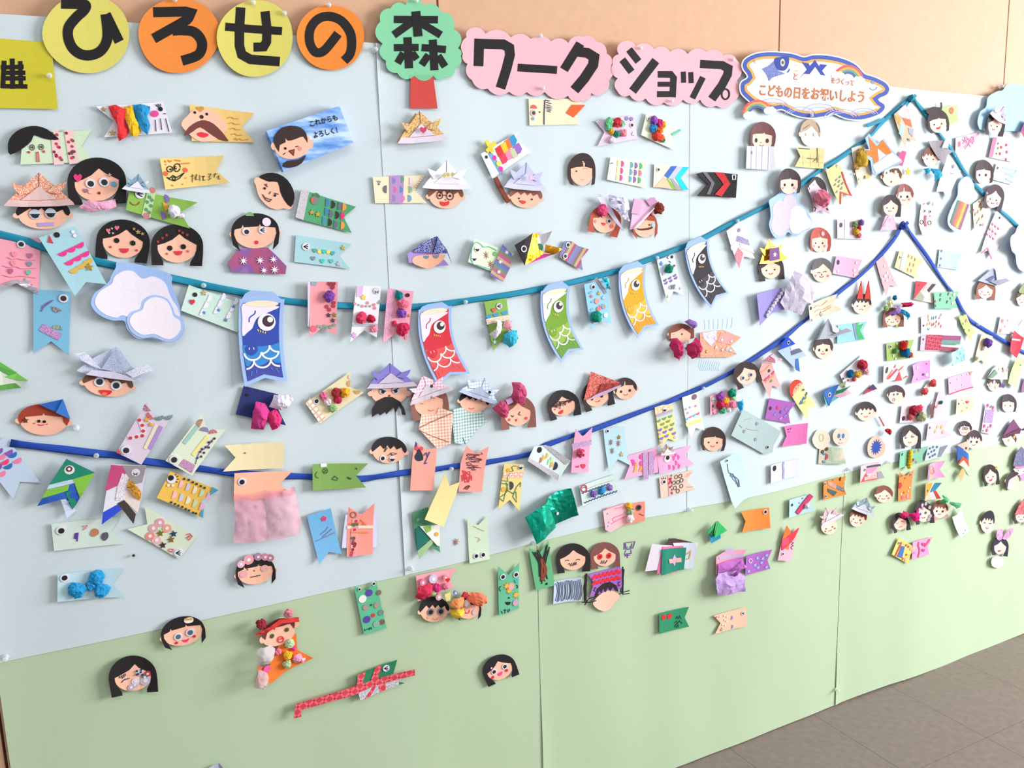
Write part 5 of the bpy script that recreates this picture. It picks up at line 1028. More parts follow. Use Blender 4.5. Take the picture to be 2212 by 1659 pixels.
for x, y in ((1375, -180), (1415, -178), (1405, -140)): t.heart(x, y, 24, '9C3048')
for x, y in ((1345, 60), (1372, 92), (1415, 55), (1420, 20)): t.d('berry_sticker', x, y, 20, 'B83A4C', 2.5)
for x, y, c in ((1365, 150, '46606C'), (1425, 148, 'A89A4C'), (1410, 205, '4E6472')): t.star(x, y, 28, c)
t.s('branch_print', [[(1150, 300), (1200, 290), (1260, 270), (1330, 268), (1440, 250)]], 9, '7A8C7A', sm=1); t.d('flower_print', 1205, 292, 34, 'E8607A', 2.4); t.ds('leaf_print', [(1255, 265), (1285, 275), (1320, 262), (1345, 285), (1385, 280), (1420, 255)], 17, '80A094'); t.p('side_fold', [(1140, -202), (1168, -202), (1150, 270), (1140, 260)], 'C8C4E0', 1, cuts=0)
t = flag('white carp flag with a floral band, sleepy eye and red tissue balls', (1915, -157), (1655, -162), (1872, 385), (1590, 430), 'EAE6EC', notch=.83, lift=9, curl=((1, 0), 5, 2)); t.f = None
tape(t, [(1660, -158), (1732, -160), (1715, -50), (1655, -40)], 'D8B2DA'); t.goo(1868, -107, 34, style='sleep'); t.star(1732, -38, 30, 'E8C868', 3, 'paper', n=5, ins=.7); t.ds('flower_print', [(1640, 30), (1720, 55), (1775, 20), (1842, 40), (1850, 75)], 17, 'E08A9A'); t.ds('leaf_print', [(1680, 42), (1760, 55), (1800, 55), (1890, 20), (1905, 0)], 13, '8AA890')
poms(t, [(1705, 185, 62, 'D0405C'), (1722, 150, 45, 'D83A6C'), (1812, 190, 48, 'B42440'), (1842, 292, 46, 'E08898')]); tape(t, [(1612, 242), (1880, 240), (1880, 268), (1612, 272)], 'B8BAC8'); t.star(1630, 360, 34, 'D8A0D4', 3, 'paper', n=6, ins=.6)
tile(800, 650, 4.88)
t = flag('pink glitter carp flag with teal, purple and crimson tissue on the teal ribbon', (450, -102), (180, -132), (390, 442), (125, 442), 'EDA0B2', notch=.82, lift=9, curl=((1, 0), 5, 2)); t.f = None
tape(t, [(178, -132), (262, -122), (245, 100), (185, 410), (125, 442)], 'E888B4', 'glitter', part='glitter_tape'); t.d('eye', 388, -60, 26, '3A2A38', e=.8); t.crumple('tissue', [(260, -120), (330, -90), (345, -20), (290, 10), (255, -40)], '1E7C84', 4, 6); poms(t, [(340, 30, 62, 'E46A84'), (325, 130, 60, '7A4AA0'), (335, 295, 78, 'C42A50'), (255, 235, 32, 'CC3458')]); t.star(408, 155, 18, 'E0C060'); t.d('sticker', 378, 385, 20, 'C0A0A8')
t = flag('green carp flag with white, pink and cyan tulle tufts below the teal ribbon', (1430, -32), (1195, 8), (1505, 465), (1290, 520), '86AE52', notch=.84, lift=3); t.f = None
t.goo(1353, 55, 34, style='wink'); t.heart(1295, 98, 24, 'E05A5A'); t.semi([(1245, 145), (1320, 130), (1410, 110)], 38, '4A94CC', -10); tape(t, [(1215, 190), (1460, 145), (1470, 200), (1225, 250)], 'E8D0BE B06A60 F0E8DC', 'floral'); t.crumple('tulle_tuft', [(1330, 190), (1380, 230), (1360, 310), (1300, 400), (1235, 350), (1290, 290)], 'DCD8E0', 6, 12, 'tissue'); t.crumple('tulle_tuft', [(1400, 210), (1490, 205), (1460, 280), (1440, 340), (1385, 270)], 'E8A0AC', 6, 12, 'tissue'); t.crumple('tulle_tuft', [(1390, 350), (1460, 300), (1535, 310), (1530, 390), (1480, 470), (1450, 490), (1380, 430)], '3FB0CC', 8, 16, 'tissue'); t.star(1305, 432, 30, 'C0DCE8')
t = face('scowling face with a huge black moustache under a purple origami helmet', 195, 965, 192, 135, 0, None, K, None, None, lift=2); t.f = None
t.goo(130, 948, 38, (1, 0), 'angry', white='C8C4D8'); t.goo(265, 940, 38, (-1, 0), 'angry', white='C8C4D8'); t.ds('nose_drawing', [(200, 1000)], 12, 'A04030')
t.p('moustache', [(10, 1222), (8, 1135), (60, 1055), (150, 1012), (230, 1012), (310, 1060), (352, 1130), (370, 1200), (330, 1198), (320, 1140), (295, 1110), (265, 1180), (240, 1120), (165, 1195), (150, 1170), (95, 1205), (80, 1185), (50, 1195)], '2A2628', 3); kabuto(t, 200, 778, 262, 128, -3, '8278C4', 'paper', 'C6BAC8', lift=3)
t = face('girl face under a pink gingham hat with an orange gingham kimono', 610, 1085, 155, 122, -8, 'long', '8A5A50', None, None, part=-.2, lift=3); t.f = None
t.s('face_drawing', [arc(640, 1140, 28, 18, 20, 160, 6), arc(545, 1090, 16, 10, 200, 340, 5), arc(665, 1030, 16, 10, 200, 340, 5)], 6, 'D87068'); kabuto(t, 580, 897, 240, 122, -20, 'EFA6BE FBEAF0', 'gingham', 'CFC2CE', lift=3); t.d('button', 605, 885, 17, '3A3030', 40, kind='plastic'); t.star(605, 1002, 18, '8A7A5A', 40, 'paper')
k = t.p('kimono', [(720, 1120), (858, 1168), (832, 1500), (702, 1556), (500, 1352), (535, 1200), (690, 1192)], 'E8A07C F8E6DA', 2, 'gingham'); t.p('kimono_fold', [(500, 1340), (858, 1172), (832, 1500), (702, 1556)], 'EBA582 FAEADF', 5, 'gingham', par=k, cuts=3); t.s('kimono_fold_line', [[(500, 1340), (858, 1172)], [(505, 1355), (640, 1420), (815, 1480)]], 6, 'A86A4C', 6.5, par=k)
t = face('boy face under a pale blue gingham hat with a green gingham kimono', 1085, 1065, 148, 112, 8, 'short', K, None, None, lift=3); t.f = None
t.s('face_drawing', [arc(1065, 1120, 28, 18, 20, 160, 6), arc(1035, 1045, 14, 9, 200, 340, 5)], 6, 'D87068'); kabuto(t, 1148, 914, 216, 116, 19, 'B2C6EC F2F4FA', 'gingham', 'B4BED6', lift=3); t.d('button', 1207, 946, 16, '3A3030', 40, kind='plastic'); t.star(1122, 1025, 18, '8A7A5A', 40, 'paper')
t.p('kimono', [(868, 1140), (955, 1120), (1020, 1165), (1100, 1178), (1165, 1160), (1225, 1260), (1090, 1400), (1002, 1512), (880, 1496), (860, 1280)], '7FAAA8 E6ECEC', -.4, 'gingham'); t.s('kimono_fold_line', [(975, 1440), (1000, 1510)], 6, '4A6A6A', 1)
t = face('brown-haired girl face with a large magenta tulle bow', 1545, 1195, 145, 118, -5, 'long', '8C5A50', None, None, cheek='E0505A', lift=3); t.f = None
t.s('eye_drawing', [[(1480, 1205), (1500, 1222), (1510, 1205)], [(1560, 1195), (1580, 1165)], [(1560, 1195), (1585, 1205)]], 6, '3A3034'); t.p('mouth', [(1518, 1250), (1552, 1242), (1538, 1275)], 'D8303E', cuts=0)
t.crumple('bow_loop', [(1475, 852), (1550, 850), (1592, 880), (1618, 980), (1600, 1090), (1545, 1080), (1445, 1015), (1465, 930)], 'C04C74', 10, 22, 'tissue', 4); t.crumple('bow_loop', [(1250, 1120), (1330, 1042), (1400, 1050), (1430, 1150), (1415, 1215), (1375, 1235), (1300, 1180)], 'BE4A6C', 10, 20, 'tissue', 4); t.p('bow_knot', [(1385, 1030), (1450, 1008), (1472, 1055), (1405, 1082)], 'B48CB4', 30, th=6, cuts=0)
t = face('long-haired girl face with scribbled-over eyes and red lips', 2022, 1108, 132, 98, -12, 'long', '2A2426', None, None, lift=2); t.f = None
R = random.Random(3); t.s('scribble_drawing', [[(1890+i*14, 1110-i*4+R.uniform(-25, 10)), (1900+i*14+R.uniform(-8, 8), 1130-i*5+R.uniform(-8, 28)), (1908+i*14, 1095-i*4)] for i in range(16)]+[[(1885, 1100), (1990, 1060), (2120, 1050)]], 5, K); t.p('mouth', smooth([(1975, 1180), (2010, 1152), (2032, 1150), (2025, 1180), (1998, 1195)], True, 2), 'D8283A'); t.ds('cheeks', [(1940, 1142), (1997, 1128), (2058, 1078)], 11, 'E84A6A')
tile(430, 650, 4.88)
t = flag('plain cream carp flag pointing left, taped over the navy ribbon', (892, 1480), (890, 1760), (265, 1520), (248, 1795), 'EAD9AE', notch=.80, lift=8); t.f = None
tape(t, [(445, 1498), (545, 1492), (545, 1512), (445, 1520)], 'F6F2E8', 'film', part='clear_tape'); t.ds('mark_drawing', [(483, 1602)], 8, '8A3A3A')
tile(800, 650, 4.88)
t = face('boy face with doll eyes and scribbles on his forehead above the navy ribbon', 190, 1580, 172, 132, 2, 'short', '2A2628', None, None, lift=2); t.f = None
t.goo(128, 1658, 32); t.goo(228, 1665, 32, style='half'); t.s('scribble_drawing', [[(145, 1590), (165, 1535), (180, 1545), (150, 1590)], [(180, 1632), (230, 1600), (280, 1605), (225, 1628), (210, 1600), (235, 1628)]], 5, '3A2A2A')
# ------------------------------------------------------------------ lower middle of the wall
tile(1230, 650, 4.88)
t = face('brown-haired girl face with a crimson tulle bow under her chin', 1170, 345, 122, 95, 0, 'side', '7A4638', None, None, lift=3); t.f = None
t.ds('nose_drawing', [(1187, 350)], 9, '5A3030'); t.s('cheek_drawing', [[(1090, 355), (1110, 350)]], 6, 'E0907C'); t.p('hair', [(1048, 300), (1068, 300), (1062, 400), (1030, 405)], '7A4638', 1, cuts=0); t.p('hair', [(1285, 280), (1305, 300), (1305, 390), (1270, 400)], '7A4638', 1, cuts=0)
t.crumple('bow_loop', [(1050, 395), (1100, 385), (1165, 470), (1135, 560), (1125, 625), (1050, 580), (1025, 460)], 'B8305C', 10, 22, 'tissue', 4); t.crumple('bow_loop', [(1185, 470), (1290, 375), (1340, 420), (1352, 500), (1310, 580), (1255, 608), (1205, 560)], 'BC3460', 10, 22, 'tissue', 4); t.d('bow_knot', 1175, 465, 22, '8CB8C8', 30, kind='plastic', th=8); t.crumple('ribbon_flower', [(1195, 215), (1240, 190), (1300, 215), (1322, 260), (1280, 298), (1215, 250)], '8A68B4', 6, 12, 'tissue', 4)
t = Thing('carp_flag', 'orange floral paper carp flag with silver stars beside the crimson bow girl', 'paper flag', 'paper carp flags', 3)
t.p('paper', [(1380, 335), (1500, 325), (1620, 305), (1800, 382), (1695, 472), (1755, 558), (1680, 592), (1385, 596)], 'E29A78 F4D8C8 E8B49A C85A5A', 0, 'floral'); t.p('patch', [(1400, 340), (1560, 310), (1540, 420), (1500, 480), (1420, 400)], 'E8D6E0 8A9CC8 E8B8C8 A8B4D8', 1.2, 'petal'); t.p('patch', [(1600, 330), (1740, 370), (1690, 460), (1560, 430)], 'E6A09C', 1.4); t.p('patch', [(1660, 470), (1755, 558), (1640, 520)], 'C8C0B8', 1.4, 'foil')
for x, y in ((1470, 375), (1540, 395), (1605, 410), (1545, 490), (1610, 515), (1690, 520), (1452, 535), (1700, 425)): t.star(x, y, 20, 'E6DCE0' if y < 530 else 'D8B84A')
t = Thing('crayon_drawing', 'blue crayon strokes drawn on the backing around the orange floral flag', 'drawing', None, -1.2, ((1, 0), 0, 0))
t.s('crayon_strokes', [[(1420+i*48, 200-i*4), (1425+i*46, 250), (1425+i*44, 300-i*2)] for i in range(7)]+[[(1380+i*22, 620+i*3), (1362+i*22, 680+i*3), (1385+i*20, 735)] for i in range(10)], 5, '9CC4DC', 1, sm=1)
t = face('long-haired girl face with brown dot eyes under a red floral pointed hat', 282, 1010, 128, 98, -16, 'long', '2E282A', 'dot', 'line', ears=False, lift=3); t.f = None
f0 = t.f; t.face_frame(295, 865, 215, 135, -20); hat = t.p('hat', [(-1, .8), (-.15, -1.05), (1.02, .55), (.6, .75), (0, .85)], 'BC3A34 E8D0C0 D86A58 E8B8A0 8A2A2E', 8, 'floral', th=1.4); t.p('flap', [(-.25, .75), (.1, .1), (1.0, .5), (.5, .8)], '8A2428 C86A5A A83A38', 14, 'floral', par=hat, cuts=0); t.p('brim', [(-.95, .9), (-.4, .72), (.95, .62), (.9, .75), (0, .95)], 'B8A0C0', 16, par=hat, cuts=0); t.f = None
t = face('boy face with short black hair and a small smile beside the red hat girl', 585, 930, 112, 108, -8, 'boy', '3A2C2E', 'dot', 'line', lift=2, curl=((1, 0), 2, 2)); t.f = None
t = flag('yellow carp flag with plaid head and green and purple scales below the navy ribbon', (1082, 1060), (898, 1122), (1130, 1480), (958, 1540), 'ECD88C', notch=.86, lift=3); t.f = None
tape(t, [(898, 1122), (1082, 1060), (1084, 1130), (905, 1195)], 'EEDCA8 E8B89C C8D0A8', 'plaid', part='plaid_tape'); t.goo(1000, 1145, 26, style='half'); tape(t, [(912, 1200), (1086, 1140), (1088, 1165), (918, 1228)], 'B8A0C4'); tape(t, [(918, 1232), (1090, 1170), (1090, 1195), (922, 1258)], 'B8D4C8')
t.semi([(940, 1255), (998, 1228), (1060, 1205), (980, 1288), (1038, 1258), (1018, 1318), (1082, 1290)], 27, '7C9C6A', -12); t.semi([(955, 1348), (1068, 1342), (1003, 1370), (1020, 1412), (1098, 1385), (968, 1438)], 27, '8070BC', -12); t.ds('spot_print', [(955, 1400), (972, 1488), (1110, 1435)], 16, 'E8B4C4')
t = flag('pale yellow and white carp flag with button eye below the navy ribbon', (1345, 955), (1175, 1015), (1415, 1360), (1265, 1448), 'ECECD8', notch=.84, lift=4, curl=((0, 1), 5, 3)); t.f = None
t.d('button_eye', 1305, 1008, 30, '8A6A88', 3, kind='plastic'); t.ds('sticker', [(1225, 1140), (1268, 1120), (1328, 1105), (1245, 1180)], 13, 'B8A0D0'); t.semi([(1235, 1235), (1272, 1215), (1310, 1200), (1350, 1180)], 22, ['5AB8D8', 'E880A8', '5AB8D8', 'E8608C'], -20); tape(t, [(1220, 1290), (1385, 1235), (1390, 1270), (1228, 1325)], 'E0E68C')
t = flag('pink carp flag smothered in bright tissue balls with a cyan bow', (1480, 1002), (1485, 1205), (1770, 925), (1800, 1110), 'EEA8BA', notch=.85, lift=4); t.f = None
poms(t, [(1592, 1008, 50, '8A4AA0'), (1642, 1050, 42, 'E0A82C'), (1705, 968, 52, '1E8060'), (1590, 1090, 52, 'B02A4C'), (1725, 1020, 36, 'A8C8A4'), (1720, 1095, 40, 'E8829A'), (1615, 1155, 40, '4FA878'), (1680, 1150, 30, 'ECE0E8'), (1655, 1085, 34, 'DC4A50')]); t.crumple('tissue_bow', [(1755, 1060), (1810, 1030), (1800, 1090), (1812, 1130), (1775, 1165), (1750, 1110)], '2EA0D0', 5, 8); t.goo(1515, 1040, 26, style='sleep')
t.semi([(1505, 1110), (1505, 1150), (1510, 1185)], 16, ['3A3038', 'D85A4A', '8A5AA0'], -90)
t = face('bobbed girl face with one eye dot, right of the yellow and white flags', 1512, 1485, 102, 84, 2, 'bob', '3A2A2C', 'small', 'line', lift=2)
tile(800, 980, 4.88)
def strip_flag(label, pts, col, lift=8, **k):
    t = Thing('carp_flag', label, 'paper flag', 'paper carp flags', lift, k.get('curl')); t.p('paper', pts, col, 0, k.get('kind', 'paper'), th=.7); return t
t = strip_flag('salmon carp flag, tail up, with a navy marker blot, hung on the navy ribbon', [(478, -132), (580, -45), (702, -55), (688, 120), (660, 385), (415, 388), (440, 50), (455, -60)], 'F0A090')
t.p('blot', smooth([(465, 20), (490, -20), (480, -60), (520, -45), (550, 10), (555, 65), (500, 78), (470, 55)], True, 2), '2E3440', 1); t.ds('spots', [(485, -60), (535, -55)], 22, 'D84A5C', 2); t.s('scribble_drawing', [[(560, 20), (590, -10), (600, 30), (625, -20), (590, 60), (570, 105), (595, 95)]], 9, '3A4A8C', sm=1); t.p('blot', [(470, -130), (490, -110), (490, -70), (465, -60)], '2E4A8C', 1, cuts=0)
t = strip_flag('salmon carp flag, tail up, covered with pen and crayon scribbles', [(1010, -85), (1110, 0), (1243, -78), (1215, 100), (1168, 398), (925, 395), (950, 100), (980, 0)], 'EE9C90')
R = random.Random(5); t.s('scribble_drawing', [[(1010+R.uniform(0, 170), -20+i*22+R.uniform(0, 40)) for _ in range(6)] for i in range(8)], 4, '5A3A44', sm=1); t.s('crayon_drawing', [[(955+R.uniform(0, 110), 170+R.uniform(0, 130)) for _ in range(7)] for i in range(3)], 8, 'D83A4C', sm=1); t.s('crayon_drawing', [[(980, 370), (1010, 340), (1040, 335), (1015, 370), (1000, 355), (1050, 340)]], 8, '6A3A34', sm=1)
t = strip_flag('plain cream carp flag, tail up, slanting over the green origami flag', [(782, 195), (835, 340), (940, 298), (905, 430), (760, 762), (565, 688), (690, 430)], 'EAD898', 14, curl=((0, 1), 6, 2))
t = flag('yellow carp flag with green pen doodles and a pink plaid band', (1622, 110), (1408, 102), (1565, 600), (1345, 585), 'E8CF84', notch=.78, lift=3); t.f = None
t.goo(1580, 140, 28, style='half'); tape(t, [(1400, 195), (1610, 190), (1602, 250), (1395, 252)], 'ECD8B8 E8909C F0C8B8', 'plaid', part='plaid_tape'); t.d('sticker', 1452, 170, 20, 'E0A848'); t.d('sticker', 1402, 375, 26, 'E0A848'); t.semi([(1468, 338)], 46, '3A4456', -92); t.s('doodle_drawing', [[(1460, 185), (1505, 180), (1485, 140), (1510, 125), (1540, 130)], [(1380, 280), (1450, 290), (1440, 240), (1480, 200)], [(1375, 310), (1450, 320), (1420, 420), (1355, 465), (1400, 500), (1420, 420), (1450, 380), (1430, 300)], [(1585, 300), (1540, 350), (1500, 450), (1540, 510), (1535, 400), (1490, 420)], [(1430, 380), (1510, 420)], [(1585, 300), (1580, 350)]], 6, '3E7A5A')
t = Thing('carp_flag', 'green carp flag with white and dark green folded triangles', 'paper flag', 'paper carp flags', 3)
t.p('paper', [(442, 622), (600, 562), (700, 700), (728, 1035), (612, 965), (490, 1020), (455, 780)], '4F8E6C', 0); t.star(500, 695, 32, '9CC0A8', 1.4, 'paper', n=8, ins=.25, part='blossom_print'); t.p('triangle', [(475, 790), (520, 765), (625, 880), (490, 1025)], '1F6E62', 3, th=2); t.p('triangle', [(515, 762), (725, 748), (722, 965), (695, 962)], 'EEE8E0', 6, th=2); t.p('strip', [(640, 895), (655, 935), (510, 1100), (488, 1020)], '9CBC8C', 4, cuts=0, th=1.5); t.p('patch', [(555, 765), (630, 755), (635, 800), (590, 830)], '8CC05A', 8, cuts=0); t.ds('patch', [(690, 842)], 22, 'E8A84C', 8)
t = flag('pale green carp flag, tail up, with two doll eyes at its foot', (1255, 1108), (1042, 1155), (1240, 645), (1018, 675), 'CBDCC0', notch=.80, lift=2); t.f = None
t.goo(1112, 1075, 30); t.goo(1185, 1062, 30); t.s('scribble_drawing', [[(1085, 760), (1140, 790), (1200, 815)], [(1110, 880), (1150, 890), (1130, 930), (1165, 900)]], 4, 'D8A090')
t = Thing('star_sticker', 'small brown star-burst sticker alone on the blue paper', 'sticker', 'loose star stickers', .2, ((1, 0), 0, 0)); t.star(905, 930, 40, 'A87864', 1, 'paper', n=8, ins=.2, part='star')
t = Thing('foil_card', 'emerald green foil card in two overlapping pieces', 'card', None, 6, ((1, 0), 8, 3))
t.crumple('foil_sheet', [(1820, 470), (1960, 395), (2105, 358), (2170, 635), (1935, 745), (1870, 600)], '0E8A70', 3, 5, 'foil', 0); t.crumple('foil_sheet', [(1575, 640), (1720, 540), (1850, 475), (1870, 590), (1942, 768), (1820, 840), (1700, 925)], '14B090', 3, 5, 'foil', 6); t.d('sticker', 1952, 618, 16, 'C8C4D8', 16)
t = flag('green carp flag, tail up, with a black and brown crayon scribble', (1945, 1385), (1742, 1440), (1872, 915), (1665, 990), '64AC7C', notch=.80, lift=3); t.f = None
R = random.Random(8); t.s('scribble_drawing', [[(1700+R.uniform(0, 60), 1010+R.uniform(-10, 40)), (1790+R.uniform(-30, 60), 1130+R.uniform(-30, 40)), (1800+R.uniform(-20, 80), 1330+R.uniform(-60, 40))] for i in range(9)]+[[(1870+R.uniform(-20, 20), 950+R.uniform(0, 60)), (1830+R.uniform(-20, 40), 1120), (1790+R.uniform(0, 90), 1350+R.uniform(-60, 10))] for i in range(8)], 9, '2A2624', sm=1); t.s('crayon_drawing', [[(1790+R.uniform(-10, 20), 1120+R.uniform(-20, 20)), (1820+R.uniform(-20, 40), 1220), (1800+R.uniform(-10, 30), 1330)] for i in range(8)], 10, '8A4228', 3, sm=1); t.d('eye', 1855, 1370, 12, K)
t = flag('pink carp flag heaped with gems, buttons and red tulle', (478, 1285), (495, 1555), (905, 1205), (880, 1400), 'EEA0AC', notch=.85, lift=4); t.f = None
t.crumple('tulle_tuft', [(500, 1390), (660, 1350), (630, 1440), (530, 1535), (455, 1500)], 'CC3450', 6, 12, 'tissue'); poms(t, [(700, 1415, 48, 'C43A78'), (790, 1400, 40, 'DE7A94'), (660, 1465, 34, 'B0C48C')], 'tulle_ball')
for x, y, r, c in ((540, 1345, 34, 'E07A9A'), (650, 1310, 44, 'CFC4E0'), (780, 1295, 24, 'E890A0'), (710, 1500, 34, 'D8A0A8'), (555, 1480, 30, 'A8A8B8'), (885, 1455, 22, '8C94C8')): b_ = t.d('button', x, y, r, c, 14, kind='plastic', th=5); t.d('button_centre', x, y, r*.4, 'F0E8F0', 15, kind='plastic', par=b_)
t.heart(800, 1320, 26, 'D02A3A', 14); t.p('yellow_tab', [(770, 1470), (830, 1450), (835, 1540), (790, 1545)], 'E8D888', 12, cuts=0)
tile(600, 1300, 4.254)
t = face('boy face with grey doll eyes below the gem-covered pink flag', 1432, 75, 128, 110, -3, 'short', '241E20', None, None, lift=3); t.f = None
t.goo(1403, 92, 32, white='7C8494'); t.goo(1495, 85, 32, white='7C8494'); t.ds('cheeks', [(1382, 143), (1505, 122)], 13, 'E8B070'); t.s('mouth', arc(1445, 145, 22, 18, 10, 170, 6), 5, 'D88A70')
t = face('girl face with an orange, coral and yellow tulle bow on her hair', 1745, 68, 108, 84, -4, 'tails', '241E20', None, None, lift=3); t.f = None
t.s('mouth', arc(1738, 75, 24, 28, 0, 180, 8), 9, 'D84050'); t.d('gem', 1805, 92, 22, 'E0C4C8', 3, kind='plastic'); t.crumple('bow_loop', [(1720, -30), (1740, -100), (1830, -110), (1890, -80), (1905, 0), (1840, 25)], 'E87A5A', 8, 20, 'tissue', 5); t.crumple('bow_loop', [(1545, 0), (1600, -50), (1690, -60), (1700, 20), (1660, 40), (1600, 35)], 'E8905A', 8, 18, 'tissue', 5); t.crumple('bow_loop', [(1570, 60), (1620, 40), (1695, 45), (1685, 110), (1620, 125), (1565, 100)], 'E2C23E', 8, 18, 'tissue', 6); t.pom(1738, 12, 36, 'E8D8E0', 'bow_knot'); t.pom(1720, -62, 34, 'C84050', 'bow_knot')
t = flag('mint green carp flag, tail up, with many round stickers and small writing', (998, 238), (790, 300), (900, -200), (700, -145), '5EB48C', notch=.84, lift=2, name='carp_flag'); t.f = None
for x, y, r, c in ((838, -84, 32, '5A44A0'), (928, -86, 24, '7C6A60'), (778, -28, 36, 'E8E4DC'), (805, 50, 26, 'A89080'), (908, 30, 26, 'A89080'), (948, 98, 26, '6E8A78'), (876, 122, 18, 'D8383A'), (818, 160, 32, '5A3E9A'), (905, 200, 30, '84AC94'), (958, 182, 24, '7A5A50'), (858, 28, 10, '3A5A4A')): t.d('round_sticker', x, y, r, c, 2)
t.goo(748, -118, 16); t.goo(880, -170, 18); t.s('handwriting', [[(795, 245), (800, 265)], [(808, 250), (828, 248)], [(835, 235), (838, 255), (848, 232)], [(856, 228), (860, 250)]], 5, K)
t = flag('mint green carp flag, tail up, with big doll eyes, yellow flowers and writing', (2215, 60), (2030, 125), (2215, -360), (2020, -330), '62B48E', notch=.78, lift=2, curl=((0, 1), 2, 0)); t.f = None
tile(800, 980, 4.88); t.goo(1393, 1295, 32); t.goo(1533, 1272, 32)
for x, y, r in ((1435, 1392, 38), (1460, 1445, 34), (1532, 1488, 36)): t.star(x, y, r, 'E8B03E', 2.4, 'paper', n=8, ins=.5, part='flower_sticker')
t.d('button', 1482, 1398, 36, 'E8A898', 3, kind='plastic', th=2); t.heart(1538, 1342, 20, '4AB8C0'); t.d('button', 1528, 1570, 32, 'D09CB4', 3, kind='plastic', th=2); t.s('cheek_drawing', [arc(1378, 1420, 20, 26, 100, 270, 6), arc(1535, 1402, 18, 18, 280, 420, 6)], 7, '2A3A34'); t.p('mouth', arc(1448, 1562, 30, 32, 0, 180, 8), '2A2024'); t.ds('nose_drawing', [(1460, 1518)], 9, K); t.s('handwriting', [[(1375, 1655), (1390, 1680)], [(1400, 1650), (1430, 1645)], [(1415, 1635), (1415, 1680)], [(1445, 1640), (1448, 1670)], [(1462, 1630), (1465, 1660)]], 6, K)
# tile N
tile(430, 980, 4.88)
t = flag('peach carp flag with a pink tulle skirt hung on the navy ribbon', (370, 202), (362, 488), (990, 180), (985, 440), 'F0B496', notch=.78, lift=9); t.f = None
t.goo(452, 290, 42, (-.05, .1)); t.crumple('tulle_skirt', [(362, 480), (540, 460), (680, 480), (700, 700), (715, 900), (540, 935), (355, 918), (370, 700)], 'E2A0B4', 8, 6, 'tulle', 2); t.crumple('tulle_skirt', [(675, 380), (860, 390), (1000, 340), (1040, 560), (1072, 720), (1050, 840), (890, 880), (718, 900), (700, 640)], 'E8AABC', 8, 8, 'tulle', 3); t.crumple('tulle_waist', [(365, 410), (540, 420), (680, 390), (990, 370), (990, 440), (680, 475), (540, 490), (362, 488)], 'F0A0A4', 3, 4, 'tulle', 4)
t = flag('olive green carp flag with small black pen marks on the navy ribbon', (1192, 110), (1195, 390), (1775, 98), (1755, 352), '7FA456', notch=.80, lift=8); t.f = None
t.s('pen_drawing', [oval(1330, 180, 26, 28, 12)+[(1356, 180)], [(1318, 165), (1340, 175), (1315, 190), (1340, 195)], [(1400, 270), (1430, 235), (1465, 260), (1450, 280), (1400, 270)], [(1560, 245), (1580, 265), (1605, 255), (1595, 270), (1570, 240)], [(1650, 140), (1655, 165), (1665, 155), (1652, 150)], arc(1255, 220, 30, 34, 80, 250, 8)], 5, '3A4A2E'); tape(t, [(1280, 105), (1345, 103), (1345, 135), (1280, 140)], 'F4F4E8', part='clear_tape')
t = flag('sky blue carp flag with a flower sticker and faint pencil strokes', (1382, 568), (1132, 650), (1500, 1050), (1260, 1155), '74B0DC', notch=.86, lift=2, curl=((0, 1), 5, 1)); t.f = None
t.star(1312, 682, 32, 'D84A74', 2, 'plastic', n=5, ins=.7, part='flower_sticker'); t.s('pencil_drawing', [[(1280, 850), (1340, 800), (1360, 770)], [(1230, 920), (1300, 890), (1430, 830)], [(1300, 880), (1400, 790)]], 6, '8C7A98')
t = Thing('carp_flag', 'coral carp flag, tail up, with berry tape on a lilac paper slip', 'paper flag', 'paper carp flags', 3)
t.p('slip', [(1540, 640), (1880, 625), (1868, 980), (1502, 990)], 'D6CEE8', -.6); t.p('paper', [(1568, 555), (1705, 640), (1842, 515), (1825, 1050), (1550, 1078)], 'EE9488', 0); q = ((1610, 690), (1685, 660), (1660, 1070), (1585, 1072)); tape(t, q, 'E89A94'); berries(t, q, 18); tape(t, [(1558, 760), (1835, 755), (1833, 785), (1558, 790)], 'EED8BE'); t.s('orange_drawing', [[(1580, 740), (1690, 720)], [(1600, 830), (1780, 830)], [(1700, 690), (1760, 750), (1720, 740)]], 14, 'E8804A'); t.s('button_print', [oval(1622, 640, 30, 30, 12)+[(1652, 640)]], 10, '9A6A64')
t = face('girl face with pink buttons on her black hair and blushing cheeks', 590, 1250, 190, 122, -9, 'tails', '241E20', None, None, lift=3); t.f = None
for x, y, r, c in ((440, 1160, 38, 'DCAABC'), (522, 1115, 52, 'DE9CA0'), (622, 1085, 40, 'AE8498'), (695, 1085, 38, 'D08CA0'), (745, 1092, 38, 'B8808C')): b_ = t.d('button', x, y, r, c, 3, kind='plastic', th=2.5); t.d('button_centre', x, y, r*.35, 'F0DCE4', 4, kind='plastic', par=b_)
t.d('cheek', 468, 1268, 38, 'E09AA0', 2); t.d('cheek', 690, 1205, 36, 'E8A8A4', 2); t.s('face_drawing', [[(542, 1300), (590, 1292), (648, 1278)], [(508, 1210), (512, 1228)], [(635, 1160), (638, 1180)], [(580, 1225), (585, 1240)]], 9, '3A4A3A')
